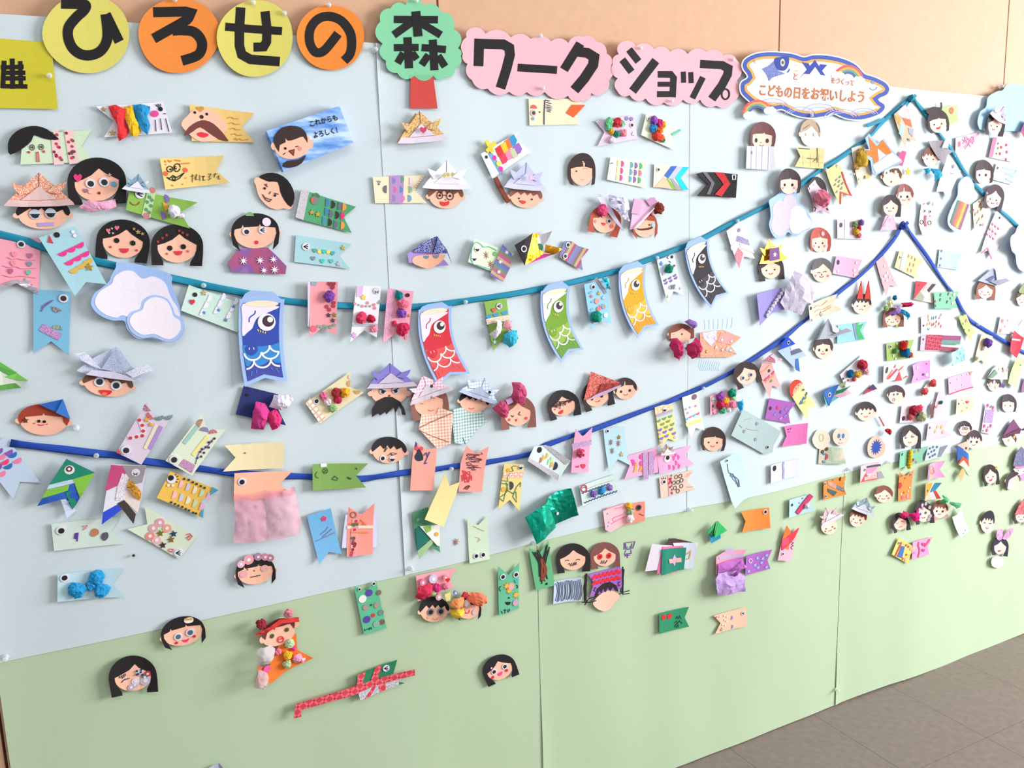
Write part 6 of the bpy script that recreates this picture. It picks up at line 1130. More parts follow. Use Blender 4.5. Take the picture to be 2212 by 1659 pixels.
# tile R and S: green paper
tile(200, 1300, 4.62)
t = face('long-haired girl face with a cluster of silver buttons over one cheek', 400, 755, 185, 128, -7, 'long', '241E20', None, None, part=.2, lift=3); t.f = None
t.s('lash_drawing', [[(268, 735), (275, 755)], [(288, 728), (300, 760)], [(308, 720), (315, 750)], [(325, 712), (328, 735)]], 10, '3A4468'); t.s('mouth', [(288, 800), (320, 772), (370, 762)], 9, '4A4468', sm=1)
for x, y, r, c in ((430, 790, 36, 'D8D0DC'), (525, 780, 44, 'C4BCD0'), (385, 850, 30, 'B8A8C4'), (420, 828, 26, 'B0B0C4'), (548, 710, 28, 'C0404C'), (520, 745, 30, '6A7088'), (465, 700, 32, 'DCD8DC')): b_ = t.d('button', x, y, r, c, 3, kind='plastic', th=2); t.d('button_centre', x, y, r*.4, 'F0E0D8', 4, kind='plastic', par=b_)
t.ds('bead_trim', [(440, 685), (455, 715), (480, 695), (495, 720), (485, 670), (440, 720)], 11, '3A3A5A', 5)
t = face('girl face with low pigtails and a round hair clip, on the paper joint', 900, 312, 200, 118, -14, 'tails', '241E20', None, None, lift=3); t.f = None
t.goo(855, 345, 38, iris='5A6478'); t.goo(975, 302, 40, iris='5A6478'); t.p('mouth', smooth([(888, 382), (930, 378), (968, 362), (945, 398), (910, 402)], True, 2), 'EC3A78'); t.d('cheek', 837, 408, 14, 'D82A34'); t.d('cheek', 1015, 341, 14, 'D82A34'); b_ = t.p('hair_clip', smooth([(915, 165), (995, 150), (1002, 190), (965, 208), (920, 205)], True, 2), 'F0E8E4', 3); t.p('clip_top', [(915, 165), (935, 158), (960, 160), (995, 150), (992, 175), (920, 182)], 'E0A050', 4, par=b_, cuts=0)
t = Thing('paper_doll', 'paper doll with red pompom hair and an orange carp body with tulle flowers', 'paper portrait', 'paper portraits on the display', 4, ((1, 0), 4, 2))
t.p('carp_body', [(2032, 312), (2042, 480), (2200, 555), (1930, 690), (1770, 812), (1720, 770), (1780, 560), (1860, 430)], 'EA7A2E', 0); t.p('face', oval(1850, 320, 172, 108, 28, -18), SK, 2); t.p('ear', oval(1685, 365, 28, 34, 12), SK, 1.6); t.p('ear', oval(2035, 215, 26, 40, 12), SK, 1.6)
t.p('hair', smooth([(1718, 365), (1670, 300), (1740, 215), (1860, 160), (1960, 170), (2015, 200), (2005, 262), (1970, 215), (1890, 238), (1820, 250), (1815, 275), (1800, 262), (1735, 300)], True, 2), '6A3830', 3); t.crumple('hair_band', [(1610, 285), (1730, 230), (1860, 160), (2050, 140), (2055, 185), (1880, 190), (1740, 270), (1635, 318)], 'C83A38', 4, 6, 'tissue', 6)
t.pom(1672, 200, 52, '8A2C38', 'pompom', deep=1); t.pom(1950, 105, 48, 'D07A88', 'pompom', deep=1); t.goo(1785, 332, 24, iris='4A4A40', white='7A6A50'); t.goo(1935, 275, 24, iris='4A4A40', white='8A7A50'); t.s('mouth', [oval(1873, 368, 32, 28, 12, -15)+[(1905, 368)], [(1845, 375), (1870, 362), (1900, 362)]], 10, 'D83040', 4.5)
t.crumple('tulle_tuft', [(1640, 430), (1760, 410), (1810, 440), (1790, 520), (1740, 590), (1650, 600), (1610, 520)], 'E4D4D6', 8, 18, 'tulle', 4); t.crumple('tulle_tuft', [(1640, 640), (1720, 650), (1750, 740), (1690, 830), (1585, 815), (1610, 720)], 'EEB8C0', 8, 14, 'tulle', 4); poms(t, [(1845, 495, 40, 'E07088'), (1965, 415, 46, 'B4CC9C'), (1945, 530, 48, 'E8B030'), (2010, 470, 26, 'E8409A'), (2040, 560, 46, 'EE9AB8'), (1940, 620, 46, 'B0C090'), (2095, 580, 30, 'F0B0C0')], 'tissue_flower'); t.p('waist_band', [(1625, 605), (1760, 620), (1755, 650), (1625, 640)], 'E06A3A', 16, cuts=0); t.d('button', 1725, 632, 34, 'EC5A9A', 22, kind='plastic', th=2)
t = Thing('origami_helmet', 'tip of a folded lavender paper hat at the bottom edge of the frame', 'origami', None, 4); t.p('hat', [(1150, 1660), (1262, 1605), (1310, 1660), (1330, 1760), (1120, 1760)], 'B9B4D0', 0, cuts=0); t.p('flap', [(1262, 1605), (1270, 1690), (1330, 1690)], '8A86A8', 1.4, cuts=0)
tile(600, 1300, 4.254)
t = Thing('carp_flag', 'green carp flag crossed by a long red plaid tape on the green paper', 'paper flag', 'paper carp flags', 4, ((1, 0), 3, 1))
t.p('paper', [(710, 690), (800, 640), (1095, 530), (1060, 660), (930, 700), (1160, 740), (940, 830), (755, 905), (735, 820)], '2A7C54', 0); t.p('floral_belly', [(735, 830), (980, 740), (1110, 705), (1110, 760), (940, 828), (755, 902)], 'C8C4CC 8A6A88 5A5A5A E8E4E8', 1, 'floral', cuts=2)
PL = 'CC3E4C E26A70 B02838'
for q in (((140, 1060), (160, 930), (212, 925), (210, 1045)), ((155, 930), (720, 760), (745, 830), (215, 982)), ((720, 760), (1248, 608), (1252, 662), (800, 800), (740, 830)), ((730, 665), (805, 640), (770, 760), (720, 750)), ((895, 600), (958, 582), (918, 700), (850, 725)), ((790, 890), (880, 770), (905, 770), (850, 862)), ((920, 775), (990, 745), (992, 805), (940, 828))): t.p('plaid_tape', q, PL, 2, 'plaidbig', cuts=0, th=.3)
t.goo(995, 608, 30, style='wink', l=3)
t = face('small girl face with doll eyes and red cheeks on the green paper', 2035, 628, 122, 82, -22, 'long', '241E20', None, None, lift=3); t.f = None
t.goo(1985, 640, 26); t.goo(2085, 592, 26); t.p('mouth', smooth([(2018, 660), (2066, 638), (2055, 672), (2030, 680)], True, 2), 'EC4A8C'); t.d('cheek', 1975, 692, 14, 'E02A34'); t.d('cheek', 2102, 629, 14, 'E02A34'); t.d('gem', 1960, 605, 8, 'E0C8D8', 3, kind='plastic')
# tile Q
tile(1230, 980, 4.88)
t = flag('pink carp flag, tail up, with a crimson ball and lilac glitter band', (190, 190), (8, 198), (240, -280), (60, -265), 'EFA0C0', notch=.80, lift=9); t.f = None
tape(t, [(22, -105), (232, -150), (232, -95), (30, -45)], 'C08CC8', 'glitter', part='glitter_tape'); t.pom(115, -10, 52, 'C42C5C', kind='plastic'); t.p('patch', [(55, 130), (95, 120), (90, 145), (60, 140)], 'E03A6A', 2, cuts=0); t.heart(138, 128, 26, 'DC3A5A')
t = flag('light blue carp flag with flower and gold star stickers below the navy ribbon', (570, -290), (355, -260), (632, 120), (410, 180), 'B4D4DE', notch=.78, lift=3); t.f = None
t.goo(398, -240, 20); t.star(520, -175, 26, 'D8A850'); t.star(545, 5, 30, 'E0D0A0')
for x, y in ((437, -120), (515, -110), (450, -30)): t.star(x, y, 34, 'A06A68', 2, 'paper', n=8, ins=.25, part='blossom_sticker')
t = Thing('carp_flag', 'silver glitter banded mint carp flag with coloured scales on the navy ribbon', 'paper flag', 'paper carp flags', 10, ((1, 0), 4, 2)); tile(800, 980, 4.88)
t.p('paper', [(1720, -80), (1850, -90), (2105, 70), (1975, 285), (1640, 65)], 'CFDEDA', 0); tape(t, [(1815, -90), (1890, -80), (2108, 75), (2050, 115)], 'A8A4AC', 'glitter', part='glitter_tape'); tape(t, [(1665, 35), (1990, 225), (1972, 285), (1640, 68)], 'BCB4BC', 'glitter', part='glitter_tape'); t.d('eye', 1778, -42, 30, K); t.semi([(1780, 65), (1810, 40), (1850, 20), (1870, 85), (1895, 65)], 30, ['B4784A', 'E8B45A', 'E8B45A', 'A8E0A0', 'A8E0A0'], -70); t.semi([(1900, 110)], 34, 'E0B070', -70); t.semi([(1935, 128)], 44, '2E3446', -70)
tile(1230, 980, 4.88)
t = Thing('carp_flag', 'pair of pink and lilac carp flags joined by glitter bars below the navy ribbon', 'paper flag', 'paper carp flags', 3); t.p('paper', [(612, 25), (920, -65), (930, 195), (575, 268), (632, 130)], 'EFA6C8', 0); t.p('paper', [(918, 10), (1275, -90), (1210, 20), (1303, 105), (940, 215)], 'F2A8CE', .8)
for q in (((770, -10), (820, -25), (828, 265), (775, 275)), ((832, -20), (885, -30), (885, 212), (835, 225))): tape(t, q, 'C48ACC', 'glitter', 3, 'glitter_bar')
t.semi([(660, 95)], 36, 'E84AA0', -110); t.semi([(690, 120), (680, 165), (740, 155)], 30, ['F0A83A', 'F0A83A', 'F0A83A'], -60); t.semi([(760, 30), (760, 100), (765, 160), (890, 35)], 28, 'E84AA0', 80); e = t.d('eye', 1020, 48, 40, 'F0D8DC', 3); t.d('pupil', 1024, 38, 22, K, 4, par=e); t.semi([(1080, 45), (1130, 35), (1105, 95), (1135, 130), (1080, 145), (1035, 140), (1100, 5)], 27, 'E85AA0', -95)
kabuto(t, 1005, -55, 80, 55, -10, '8A7A78 C8A8A0 6A6068', 'blotch', 'E8D8E0', lift=2)
t = flag('mint carp flag with blue zigzag lines and purple and blue tissue balls', (98, 342), (130, 550), (505, 208), (545, 385), 'C6D9D2', notch=.88, lift=3); t.f = None
t.s('ring_drawing', [oval(145, 362, 32, 36, 14)+[(177, 362)]], 12, 'C83A4A'); t.s('eye_drawing', arc(148, 365, 18, 18, 190, 350, 6), 5, '4A4A60'); poms(t, [(250, 425, 38, '7C5AA8'), (338, 390, 44, '2E86BC'), (425, 360, 36, '8A6AB4')])
t.s('zigzag_drawing', [[(120+i*16, 412-i*5.2+(8 if i % 2 else -4)) for i in range(20)], [(145+i*16, 512-i*5.6+(10 if i % 2 else -4)) for i in range(23)]], 7, '2E4488'); t.s('line_drawing', [(190, 365), (300, 325), (460, 280)], 4, 'D8909C')
t = flag('salmon carp flag with a large doll eye and three tissue balls in a column', (795, 502), (795, 708), (385, 570), (400, 790), 'E88878', notch=1, tail=False, lift=3); t.f = None
t.p('pink_sheet', [(345, 600), (590, 520), (660, 600), (680, 690), (560, 750), (430, 825), (370, 800)], 'F3B4BC', 1.5); e = t.d('eye', 728, 567, 32, '5A5450', 3); t.d('pupil', 728, 565, 20, K, 4, par=e); poms(t, [(625, 550, 40, 'E8B030'), (638, 615, 42, '9CB488'), (635, 680, 48, 'F0D8DC')]); t.s('crayon_drawing', [[(430, 740), (520, 690), (600, 660)], [(470, 720), (450, 680), (560, 640)], [(470, 580), (545, 560)]], 8, 'E86A9A', sm=1); t.s('pen_drawing', [[(735, 630), (760, 645), (780, 650)], [(655, 582), (675, 585)]], 6, '6A3A30'); t.ds('blue_mark', [(405, 720), (398, 760), (392, 630)], 9, '5A8CC8')
t = flag('peach carp flag with a red berry band and outlined scales', (945, 255), (962, 468), (1298, 172), (1318, 372), 'EFC0B0', notch=.80, lift=2); t.f = None
q = ((1035, 228), (1078, 220), (1092, 435), (1045, 445)); tape(t, q, 'F0A8A8'); berries(t, q, 15, r=11); t.s('scale_drawing', [oval(x, y, 16, 22, 8, 20)+[(x+15, y+5)] for x, y in ((1125, 245), (1170, 235), (1102, 305), (1145, 300), (1182, 280), (1112, 360), (1178, 340), (1142, 392))], 6, '3E5A50'); t.goo(995, 295, 26); t.s('lash_drawing', [[(975, 270), (970, 255)], [(992, 265), (990, 248)], [(1010, 268), (1015, 252)]], 6, K); t.s('tail_drawing', [[(1240, 215), (1290, 200)], [(1225, 240), (1260, 225)], [(1240, 350), (1300, 345)]], 7, 'F0A080')
t = Thing('carp_flag', 'long pale blue carp flag with a pencil scribble, lifting off the wall', 'paper flag', 'paper carp flags', 6, ((0, 1), 6, 5)); t.p('paper', [(1568, 75), (1700, 0), (1780, -15), (1870, 250), (1920, 445), (1830, 480), (1730, 575), (1700, 500), (1660, 350)], 'C2DCDE', 0)
R = random.Random(11); t.s('pencil_drawing', [[(1680+R.uniform(0, 60), 200+R.uniform(0, 30)), (1720+R.uniform(0, 60), 270), (1770+R.uniform(-20, 40), 330+R.uniform(-20, 30))] for i in range(6)]+[[(1650, 100), (1670, 190), (1700, 210)]], 5, '5A6A8A', sm=1); t.goo(1640, 65, 18)
tile(800, 980, 4.88)
t = face('long-haired girl face with a scribbled zigzag mouth on the green paper', 2130, 1120, 138, 102, -4, 'long', '241E20', 'closed', None, lift=2); t.f = None
t.s('mouth', [(2080, 1165), (2100, 1155), (2110, 1185), (2125, 1150), (2130, 1185), (2150, 1145), (2152, 1175), (2170, 1140), (2172, 1170)], 6, K)
t = Thing('name_card', 'pale blue paper card filled with dark pencil hatching', 'card', None, 2); t.p('paper', [(1930, 1345), (2200, 1300), (2225, 1310), (2220, 1545), (1922, 1582)], 'B9C8DE', 0)
R = random.Random(2); t.s('hatching_drawing', [[(1950+i*17, 1350-i*2+R.uniform(-5, 12)), (1962+i*17+R.uniform(-8, 8), 1450), (1945+i*17, 1570-i*2+R.uniform(-25, 0))] for i in range(16)], 5, '4A5060', sm=1)
tile(1230, 980, 4.88); t.s('marker_edge', [[(135+R.uniform(0, 40), 1250+R.uniform(-5, 30)), (135+R.uniform(0, 30), 1400), (140+R.uniform(0, 30), 1560)] for i in range(6)]+[[(150, 1590), (190, 1520), (260, 1500)], [(120, 1560), (200, 1560), (270, 1540)]], 10, '2A2428', -1)
t = face('brown-haired face with bulging red eyes and a scribbled mouth', 370, 1090, 120, 92, -5, 'long', '7A4A44', None, None, lift=2); t.f = None
for x, y in ((320, 1085), (415, 1075)): e = t.d('eye', x, y, 30, 'D82430', 2); t.d('pupil', x, y, 9, '5A1A1A', 3, par=e)
t.s('mouth', [(328, 1160), (342, 1125), (350, 1160), (365, 1125), (372, 1158), (400, 1122)], 7, K)
t = Thing('pen_drawing', 'small purple pen drawing of a figure on the green paper', 'drawing', None, -2.2, ((1, 0), 0, 0)); t.s('pen_strokes', [[(578, 1010), (580, 940), (690, 925), (670, 1000)], [(590, 945), (600, 1010), (650, 1005), (660, 945)], [(595, 1020), (580, 1060), (655, 1050), (650, 1015)], [(595, 1055), (590, 1085)], [(615, 1060), (612, 1100)], [(600, 1075), (640, 1070)], [(608, 980), (612, 992)], [(640, 975), (642, 988)], [(612, 1005), (635, 1000)]], 8, '6A4A8C', 1)
t = Thing('carp_flag', 'violet carp flag with red dots and a faceless black-haired head below it', 'paper flag', 'paper carp flags', 2.5)
t.p('paper', [(190, 1268), (530, 1190), (545, 1220), (548, 1405), (520, 1430), (205, 1505), (252, 1362)], 'A062B4', 0); t.p('face', smooth([(240, 1580), (275, 1520), (340, 1470), (420, 1440), (500, 1465), (525, 1510), (480, 1560), (440, 1620), (380, 1660), (300, 1640)], True, 2), 'F2BEA6', 1.4); t.p('hair', [(255, 1505), (290, 1420), (360, 1365), (430, 1350), (490, 1385), (515, 1455), (480, 1440), (460, 1395), (430, 1450), (405, 1400), (380, 1460), (355, 1410), (335, 1470), (315, 1430), (285, 1510)], '2A2224', 2.4)
for j in range(2): 
    for i in range(13): t.d('red_dot', 245+i*23, 1300-i*5+j*62-(8 if i % 2 else -8), 18, 'E02834', 2)
R = random.Random(4); t.s('marker_drawing', [[(548+R.uniform(0, 25), 1200+R.uniform(-15, 20)), (545+R.uniform(0, 20), 1330), (530+R.uniform(0, 35), 1470+R.uniform(-20, 20))] for i in range(7)]+[[(520, 1480), (570, 1455), (630, 1440)], [(530, 1440), (560, 1480), (630, 1470)]], 9, '2A2428', -1); t.s('handwriting', [[(250, 1410), (275, 1405), (250, 1440), (275, 1450)], [(505, 1350), (525, 1345), (510, 1370), (525, 1385), (505, 1395)]], 6, '3A2A4A'); t.d('eye', 505, 1312, 9, K)
t = Thing('paper_stack', 'stack of paper slips: green with a pink flower, lilac, pink and brown', 'paper slips', None, 4, ((1, 0), 4, 1))
t.p('slip', [(1035, 890), (1110, 892), (1290, 930), (1180, 960), (1015, 960)], '4A2E2A', 0, cuts=0); t.p('slip', [(850, 940), (1080, 965), (1050, 1200), (780, 1230)], 'DCD0DC', 1.2); t.p('slip', [(1085, 940), (1335, 930), (1295, 1200), (1190, 1210)], 'CFD4E0', 1.6, 'film' if 0 else 'paper'); t.p('slip', [(960, 970), (1200, 970), (1135, 1245), (900, 1252)], 'D8709C', 3); t.p('slip', [(948, 995), (1220, 985), (1195, 1215), (1060, 1240), (940, 1268)], '1A7E66', 7, th=1); t.star(1090, 1115, 62, 'C8A0CC', 9, 'paper', n=4, ins=.5, part='flower_sticker'); tape(t, [(1020, 1100), (1165, 1090), (1170, 1135), (1030, 1145)], 'E4B8BC C83A4C 7A4A4A', 'floral', 10)
t.s('gold_drawing', [(1220, 1060), (1270, 1020), (1250, 1100), (1225, 1110)], 12, 'C8A060', 3)
t = Thing('origami_tree', 'bright green folded paper roof over a blue square, like a small tree', 'origami', None, 6); t.p('base', [(1465, 850), (1590, 845), (1592, 890), (1495, 948)], '1E8CB0', 0); t.p('roof', [(1545, 703), (1638, 800), (1510, 878)], '30B864', 14, th=2, cuts=0); t.p('roof_side', [(1540, 708), (1500, 800), (1425, 852), (1450, 800)], '1E9A50', 8, th=1, cuts=0); t.p('roof_inside', [(1543, 706), (1512, 870), (1465, 850)], '0E5A34', 6, cuts=0)
t = flag('plain orange carp flag with one doll eye on the green paper', (2095, 565), (2105, 778), (1800, 612), (1812, 828), 'EC8436', notch=.84, lift=3); t.f = None
t.goo(2057, 610, 26)
t = Thing('carp_flag', 'pink carp flag with a draped purple tissue sheet', 'paper flag', 'paper carp flags', 5, ((1, 0), 4, 2)); t.p('paper', [(1535, 1080), (1640, 1030), (1855, 1008), (1800, 1120), (1862, 1192), (1700, 1220), (1532, 1262)], 'EE98B0', 0); tape(t, [(1565, 1085), (1830, 1050), (1815, 1080), (1570, 1115)], 'B0A8C8'); t.p('tab', [(1640, 1005), (1735, 1002), (1735, 1035), (1640, 1040)], 'B8A0D0', 1, cuts=0)
t.crumple('tissue_sheet', [(1545, 1150), (1700, 1110), (1810, 1080), (1830, 1200), (1650, 1250), (1540, 1255)], 'B066B0', 4, 6, 'tissue', 4); t.crumple('tissue_sheet', [(1500, 1300), (1540, 1250), (1700, 1220), (1800, 1250), (1825, 1440), (1640, 1465), (1530, 1478), (1505, 1400)], 'B896D0', 8, 12, 'tissue', 6); t.crumple('tissue_fold', [(1800, 1100), (1680, 1290), (1640, 1320), (1625, 1280), (1720, 1180)], '9A4FA4', 4, 14, 'tissue', 14)
t = flag('violet carp flag with pale blue star flowers', (1858, 1080), (1845, 1285), (2132, 1008), (2112, 1210), 'A45EB4', notch=.86, lift=3); t.f = None
for x, y in ((1980, 1100), (2035, 1105), (2075, 1070), (1955, 1175), (2022, 1150), (1988, 1200), (2072, 1195), (1885, 1238)): t.star(x, y, 27, '9CB4E0', 2, 'paper', n=6, ins=.35, part='star_flower')
t.s('ring_drawing', [oval(1905, 1128, 18, 22, 12)+[(1923, 1128)]], 7, 'E0C8E4')
tile(1380, 1080, 5.53)
t = flag('dark green carp flag with two red dots and handwriting on the green paper', (238, 1355), (240, 1598), (592, 1272), (595, 1510), '2E8A62', notch=.86, lift=2); t.f = None
t.d('red_dot', 290, 1398, 32, 'E42A2C'); t.d('red_dot', 362, 1385, 32, 'E42A2C'); t.s('handwriting', [[(445, 1420), (455, 1385), (470, 1420), (485, 1380), (500, 1418)], [(420, 1470), (455, 1440), (450, 1480), (490, 1435)], [(425, 1520), (440, 1480), (450, 1525), (470, 1480), (475, 1520)], [(480, 1450), (510, 1455), (505, 1478)]], 6, '16402E')
t = flag('peach carp flag pointing left with pearls and a winking eye on the green paper', (1275, 1275), (1278, 1500), (892, 1382), (912, 1602), 'F0BCA0', notch=.80, lift=2); t.f = None
t.goo(1235, 1348, 24, style='wink'); t.semi([(1102, 1408), (1108, 1515)], 24, '9A84B4', -80); t.ds('pearls', [(1020, 1380), (1052, 1392), (1025, 1432), (1050, 1445), (1000, 1490), (1030, 1495), (965, 1390)], 12, 'F4DCD8', 3, 'plastic'); t.star(990, 1545, 26, 'D8D8D8'); t.d('sticker', 922, 1398, 10, 'E04A5A')
t = flag('pink carp flag, tail up, with an orange and red layered tail', (1808, 725), (1648, 718), (1918, 325), (1755, 300), 'F0AAB8', notch=.76, lift=4); t.f = None
t.p('layer', [(1755, 300), (1808, 370), (1800, 480), (1785, 590), (1735, 570), (1705, 470)], 'E8702E', 2); t.p('layer', [(1915, 328), (1860, 450), (1790, 530), (1700, 600), (1690, 510), (1780, 420)], 'E2343E', 3); t.p('layer', [(1700, 470), (1790, 440), (1780, 520), (1700, 560)], 'EC4A6A', 4); t.goo(1710, 640, 20); t.s('pen_drawing', [[(1820, 500), (1850, 510), (1820, 530), (1845, 545), (1815, 560), (1830, 590)], [(1850, 400), (1870, 410), (1850, 425)]], 7, '6A3A40')
# ------------------------------------------------------------------ right part of the wall
PAL = {'k': '3A2E30', 'b': '7C4A40'}
def spots(t, lst, r, c, part='sticker', kind='paper', l=2): 
    for x, y in lst: t.d(part, x, y, r, c, l, kind=kind, n=10)
DIM[0] = 0.78  # paper colours from here on dimmed to offset the brighter window light
tile(1560, 80, 5.53)
t = face('brown-haired girl face drawn with large eyes above a white fringed slip', 470, 1220, 125, 110, 4, 'bob', '7A4A4C', None, None, lift=5); t.f = None
for x, y in ((400, 1235), (535, 1240)): t.d('eye', x, y, 22, '3A3438', 2, e=1.2)
t.s('face_drawing', [[(455, 1255), (465, 1265)], arc(470, 1290, 22, 14, 0, 180, 6)], 6, 'C05A5A'); t.p('slip', [(272, 1305), (600, 1310), (620, 1590), (262, 1575)], 'ECE8F0', 2, th=1); t.s('slip_line_drawing', [[(330+i*72, 1312), (322+i*72, 1585)] for i in range(4)], 3, 'A8A8D0', 3); t.star(335, 1385, 24, '8A84A0', 3.4, 'paper')
t = face('pale faded face with pencilled hair above a yellow scribbled carp flag', 1045, 1165, 115, 130, 2, 'side', 'C8AC94', None, None, skin='F0DEC8', lift=4); t.f = None
t.goo(1005, 1165, 20, iris='8C8CB8'); t.goo(1100, 1165, 20, iris='8C8CB8'); t.s('pencil_drawing', [[(1120, 1030), (1150, 1080), (1155, 1140)], [(960, 1100), (1040, 1050)]], 6, '6A5A58'); t.p('carp_body', [(870, 1320), (1215, 1330), (1205, 1575), (855, 1550), (925, 1425)], 'EFD89A', 1.4)
t.s('crayon_drawing', [[(900, 1330), (980, 1335), (1040, 1340)], [(1130, 1325), (1130, 1500)], [(1010, 1450), (1140, 1460), (1080, 1490), (1130, 1440)]], 10, '4A6A4A', 2.4); t.s('pencil_drawing', [[(920, 1440), (1200, 1430)], [(900, 1500), (1200, 1500)], [(960, 1400), (960, 1540)], [(1050, 1400), (1050, 1550)], [(1150, 1400), (1150, 1550)]], 3, 'D89A6A', 2)
t = Thing('carp_flag', 'magenta, orange and cyan foil carp flag hung at the peak of the teal ribbon', 'paper flag', 'paper carp flags', 6, ((0, 1), 4, 3)); tile(1840, 180, 5.925)
t.p('paper', [(525, 400), (660, 275), (720, 340), (775, 560), (790, 660), (820, 750), (700, 700), (670, 830)], 'E8C0A4', 0); t.p('patch', [(555, 385), (670, 278), (750, 460), (640, 440)], 'D83A90', 1.4, 'foil'); t.p('patch', [(640, 440), (750, 470), (770, 560), (690, 530)], 'E8744A', 1.4); t.p('patch', [(620, 520), (665, 530), (640, 700), (595, 640)], '2ABCD0', 1.4, 'foil'); t.p('patch', [(530, 400), (630, 440), (600, 540)], 'E8A85A', 1.2); t.p('patch', [(720, 570), (790, 580), (770, 690), (730, 640)], 'A8B4C4', 1.6)
t = face('girl face with a black bun and bobbed hair on a lime flowered flag', 1100, 515, 110, 100, -8, 'bob', '3A2C2C', 'small', 'lips', ears=False, lift=7); t.f = None
t.p('carp_body', [(1130, 310), (1355, 275), (1330, 380), (1370, 480), (1180, 570)], 'C4D890', -1.5); t.d('flower_sticker', 1270, 350, 45, 'D87A6A', -.6); t.p('bun', smooth([(940, 345), (1040, 300), (1130, 310), (1130, 250), (1150, 250), (1150, 330), (1100, 380), (980, 400)], True, 2), '3A2C2C', 2)
t = face('long-haired girl face under a lavender origami helmet on the blue cloud', 1820, 540, 92, 105, 8, 'long', '3A2C32', 'small', 'line', ears=False, lift=16); t.f = None
kabuto(t, 1852, 385, 125, 98, 33, 'D0C0DC', 'paper', 'E4DCE6', lift=3)
t = flag('pale pink carp flag with red crayon scribble right of the teal ribbon', (1315, 700), (1310, 940), (1640, 620), (1600, 880), 'F0C4DC', notch=.85, lift=3); t.f = None
t.d('crayon_blot', 1365, 780, 28, 'E86A80', 1, e=1.3); R = random.Random(1); t.s('crayon_drawing', [[(1400+R.uniform(0, 180), 680+R.uniform(0, 170)) for _ in range(4)] for i in range(5)], 5, 'EE8AB0', sm=1)
t = flag('white carp flag with a pink bar and rows of cherries, top right', (1800, 690), (1745, 945), (2100, 760), (2060, 1010), 'EEE6DE', notch=.9, lift=3); t.f = None
tape(t, [(1800, 690), (1855, 695), (1795, 945), (1742, 940)], 'DE7AA0'); spots(t, [(1975, 790), (1980, 880), (1970, 975), (1910, 820), (1895, 900)], 20, 'C84A44', 'cherry_sticker'); spots(t, [(1870, 770), (1850, 900), (1870, 830)], 15, '8A7A5A')
t = face('brown-haired boy face under a grey folded hat with a blue bow tie', 1000, 960, 100, 100, 5, 'short', '7A4A3C', 'small', None, lift=5); t.f = None
hat = t.p('hat', [(955, 745), (1140, 735), (1120, 830), (1270, 870), (1190, 920), (1150, 1055), (1080, 960)], 'A49CA2', 8, th=1.2); t.p('flap', [(1150, 720), (1200, 720), (1180, 840), (1110, 825)], 'EAE4EC', 14, par=hat, cuts=0); t.crumple('bow_loop', [(870, 1100), (980, 1080), (960, 1140), (900, 1175)], '2E9CC4', 4, 8, 'tissue', 4); t.crumple('bow_loop', [(985, 1085), (1060, 1100), (1125, 1180), (1030, 1255)], '34A8D0', 4, 8, 'tissue', 4)
t = flag('yellow fuzzy carp flag behind the orange helmet cutout', (150, 780), (-10, 830), (260, 1200), (90, 1350), 'E8DCC8', notch=.8, lift=3); t.f = None
t.pom(120, 960, 110, 'C8A038', 'fuzzy_ball', e=1.3, deep=.5); t.pom(60, 1060, 60, 'C09050', 'fuzzy_ball', deep=.5); spots(t, [(80, 860)], 14, '3A3A30', 'eye'); t.semi([(195, 1180)], 45, 'E8C85A', 0); spots(t, [(30, 1160), (200, 1120), (90, 1230)], 14, 'E8C8A0')
t = face('face with gold glitter hair and blue doll eyes right below the helmet cutout', 505, 1200, 118, 112, 0, 'boy', '6A4A30', None, 'dot', lift=4); t.f = None
t.goo(462, 1140, 22, iris='6A7494'); t.goo(555, 1138, 22, iris='6A7494'); t.p('glitter_band', smooth([(400, 1180), (420, 1110), (560, 1060), (620, 1080), (630, 1160), (590, 1090), (500, 1095), (430, 1140)], True, 2), 'D8A848', 3, 'glitter'); t.p('pink_patch', [(590, 930), (640, 860), (690, 880), (640, 1060), (600, 1050)], 'E05A90', 1, cuts=0); t.star(705, 1130, 58, 'E8C838', 3, 'paper')
t = flag('white carp flag with a small pale eye left of the teal ribbon end', (1390, 1120), (1190, 990), (1220, 1500), (1075, 1390), 'E4EAF0', notch=.85, lift=6); t.f = None
spots(t, [(1285, 1065)], 24, '9A98B0', 'eye'); t.s('mouth', arc(1275, 1145, 18, 14, 10, 170, 5), 5, '9A8A98')
t = face('dark bobbed girl face with round grey eyes beside the teal ribbon', 1670, 1165, 100, 100, 0, 'bob', '4A3438', 'dot', None, ears=False, lift=5)
t = flag('white carp flag with pale blue crayon drawing at the upper right', (1850, 1020), (1790, 1230), (2110, 1120), (2060, 1300), 'E6F0F4', notch=.9, lift=3); t.f = None
spots(t, [(1865, 1085)], 18, '5A6480', 'eye'); t.s('crayon_drawing', [[(1930, 1080), (2010, 1100), (2100, 1115), (2050, 1160), (1960, 1150), (2060, 1200), (1970, 1220), (2050, 1270)]], 14, 'A8DCEC', 2, sm=1)
t = face('dark-haired girl face with side-swept hair hung on the teal ribbon', 1815, 1480, 95, 110, 12, 'long', '4A3640', 'small', 'line', cheek='EE9A9C', ears=False, lift=9)
t = face('smiling boy face with brown fringe and crossed mouth above the pink kimono girl', 665, 1440, 100, 110, 0, 'boy', '9A5A50', 'dot', 'line', cheek='F09A9A', lift=4)
tile(1892, 380, 6.9125)
t = face('long-haired girl face with a pink kimono beside the navy knot', 212, 470, 110, 110, 2, 'long', '40343A', 'small', 'line', lift=10); t.f = None
t.p('kimono', [(145, 600), (260, 570), (300, 800), (50, 820)], 'E8A8C4 F0C8DC D888A8', -1, 'blotch'); t.s('kimono_fold_line', [(190, 600), (60, 790)], 8, 'C87090', 0)
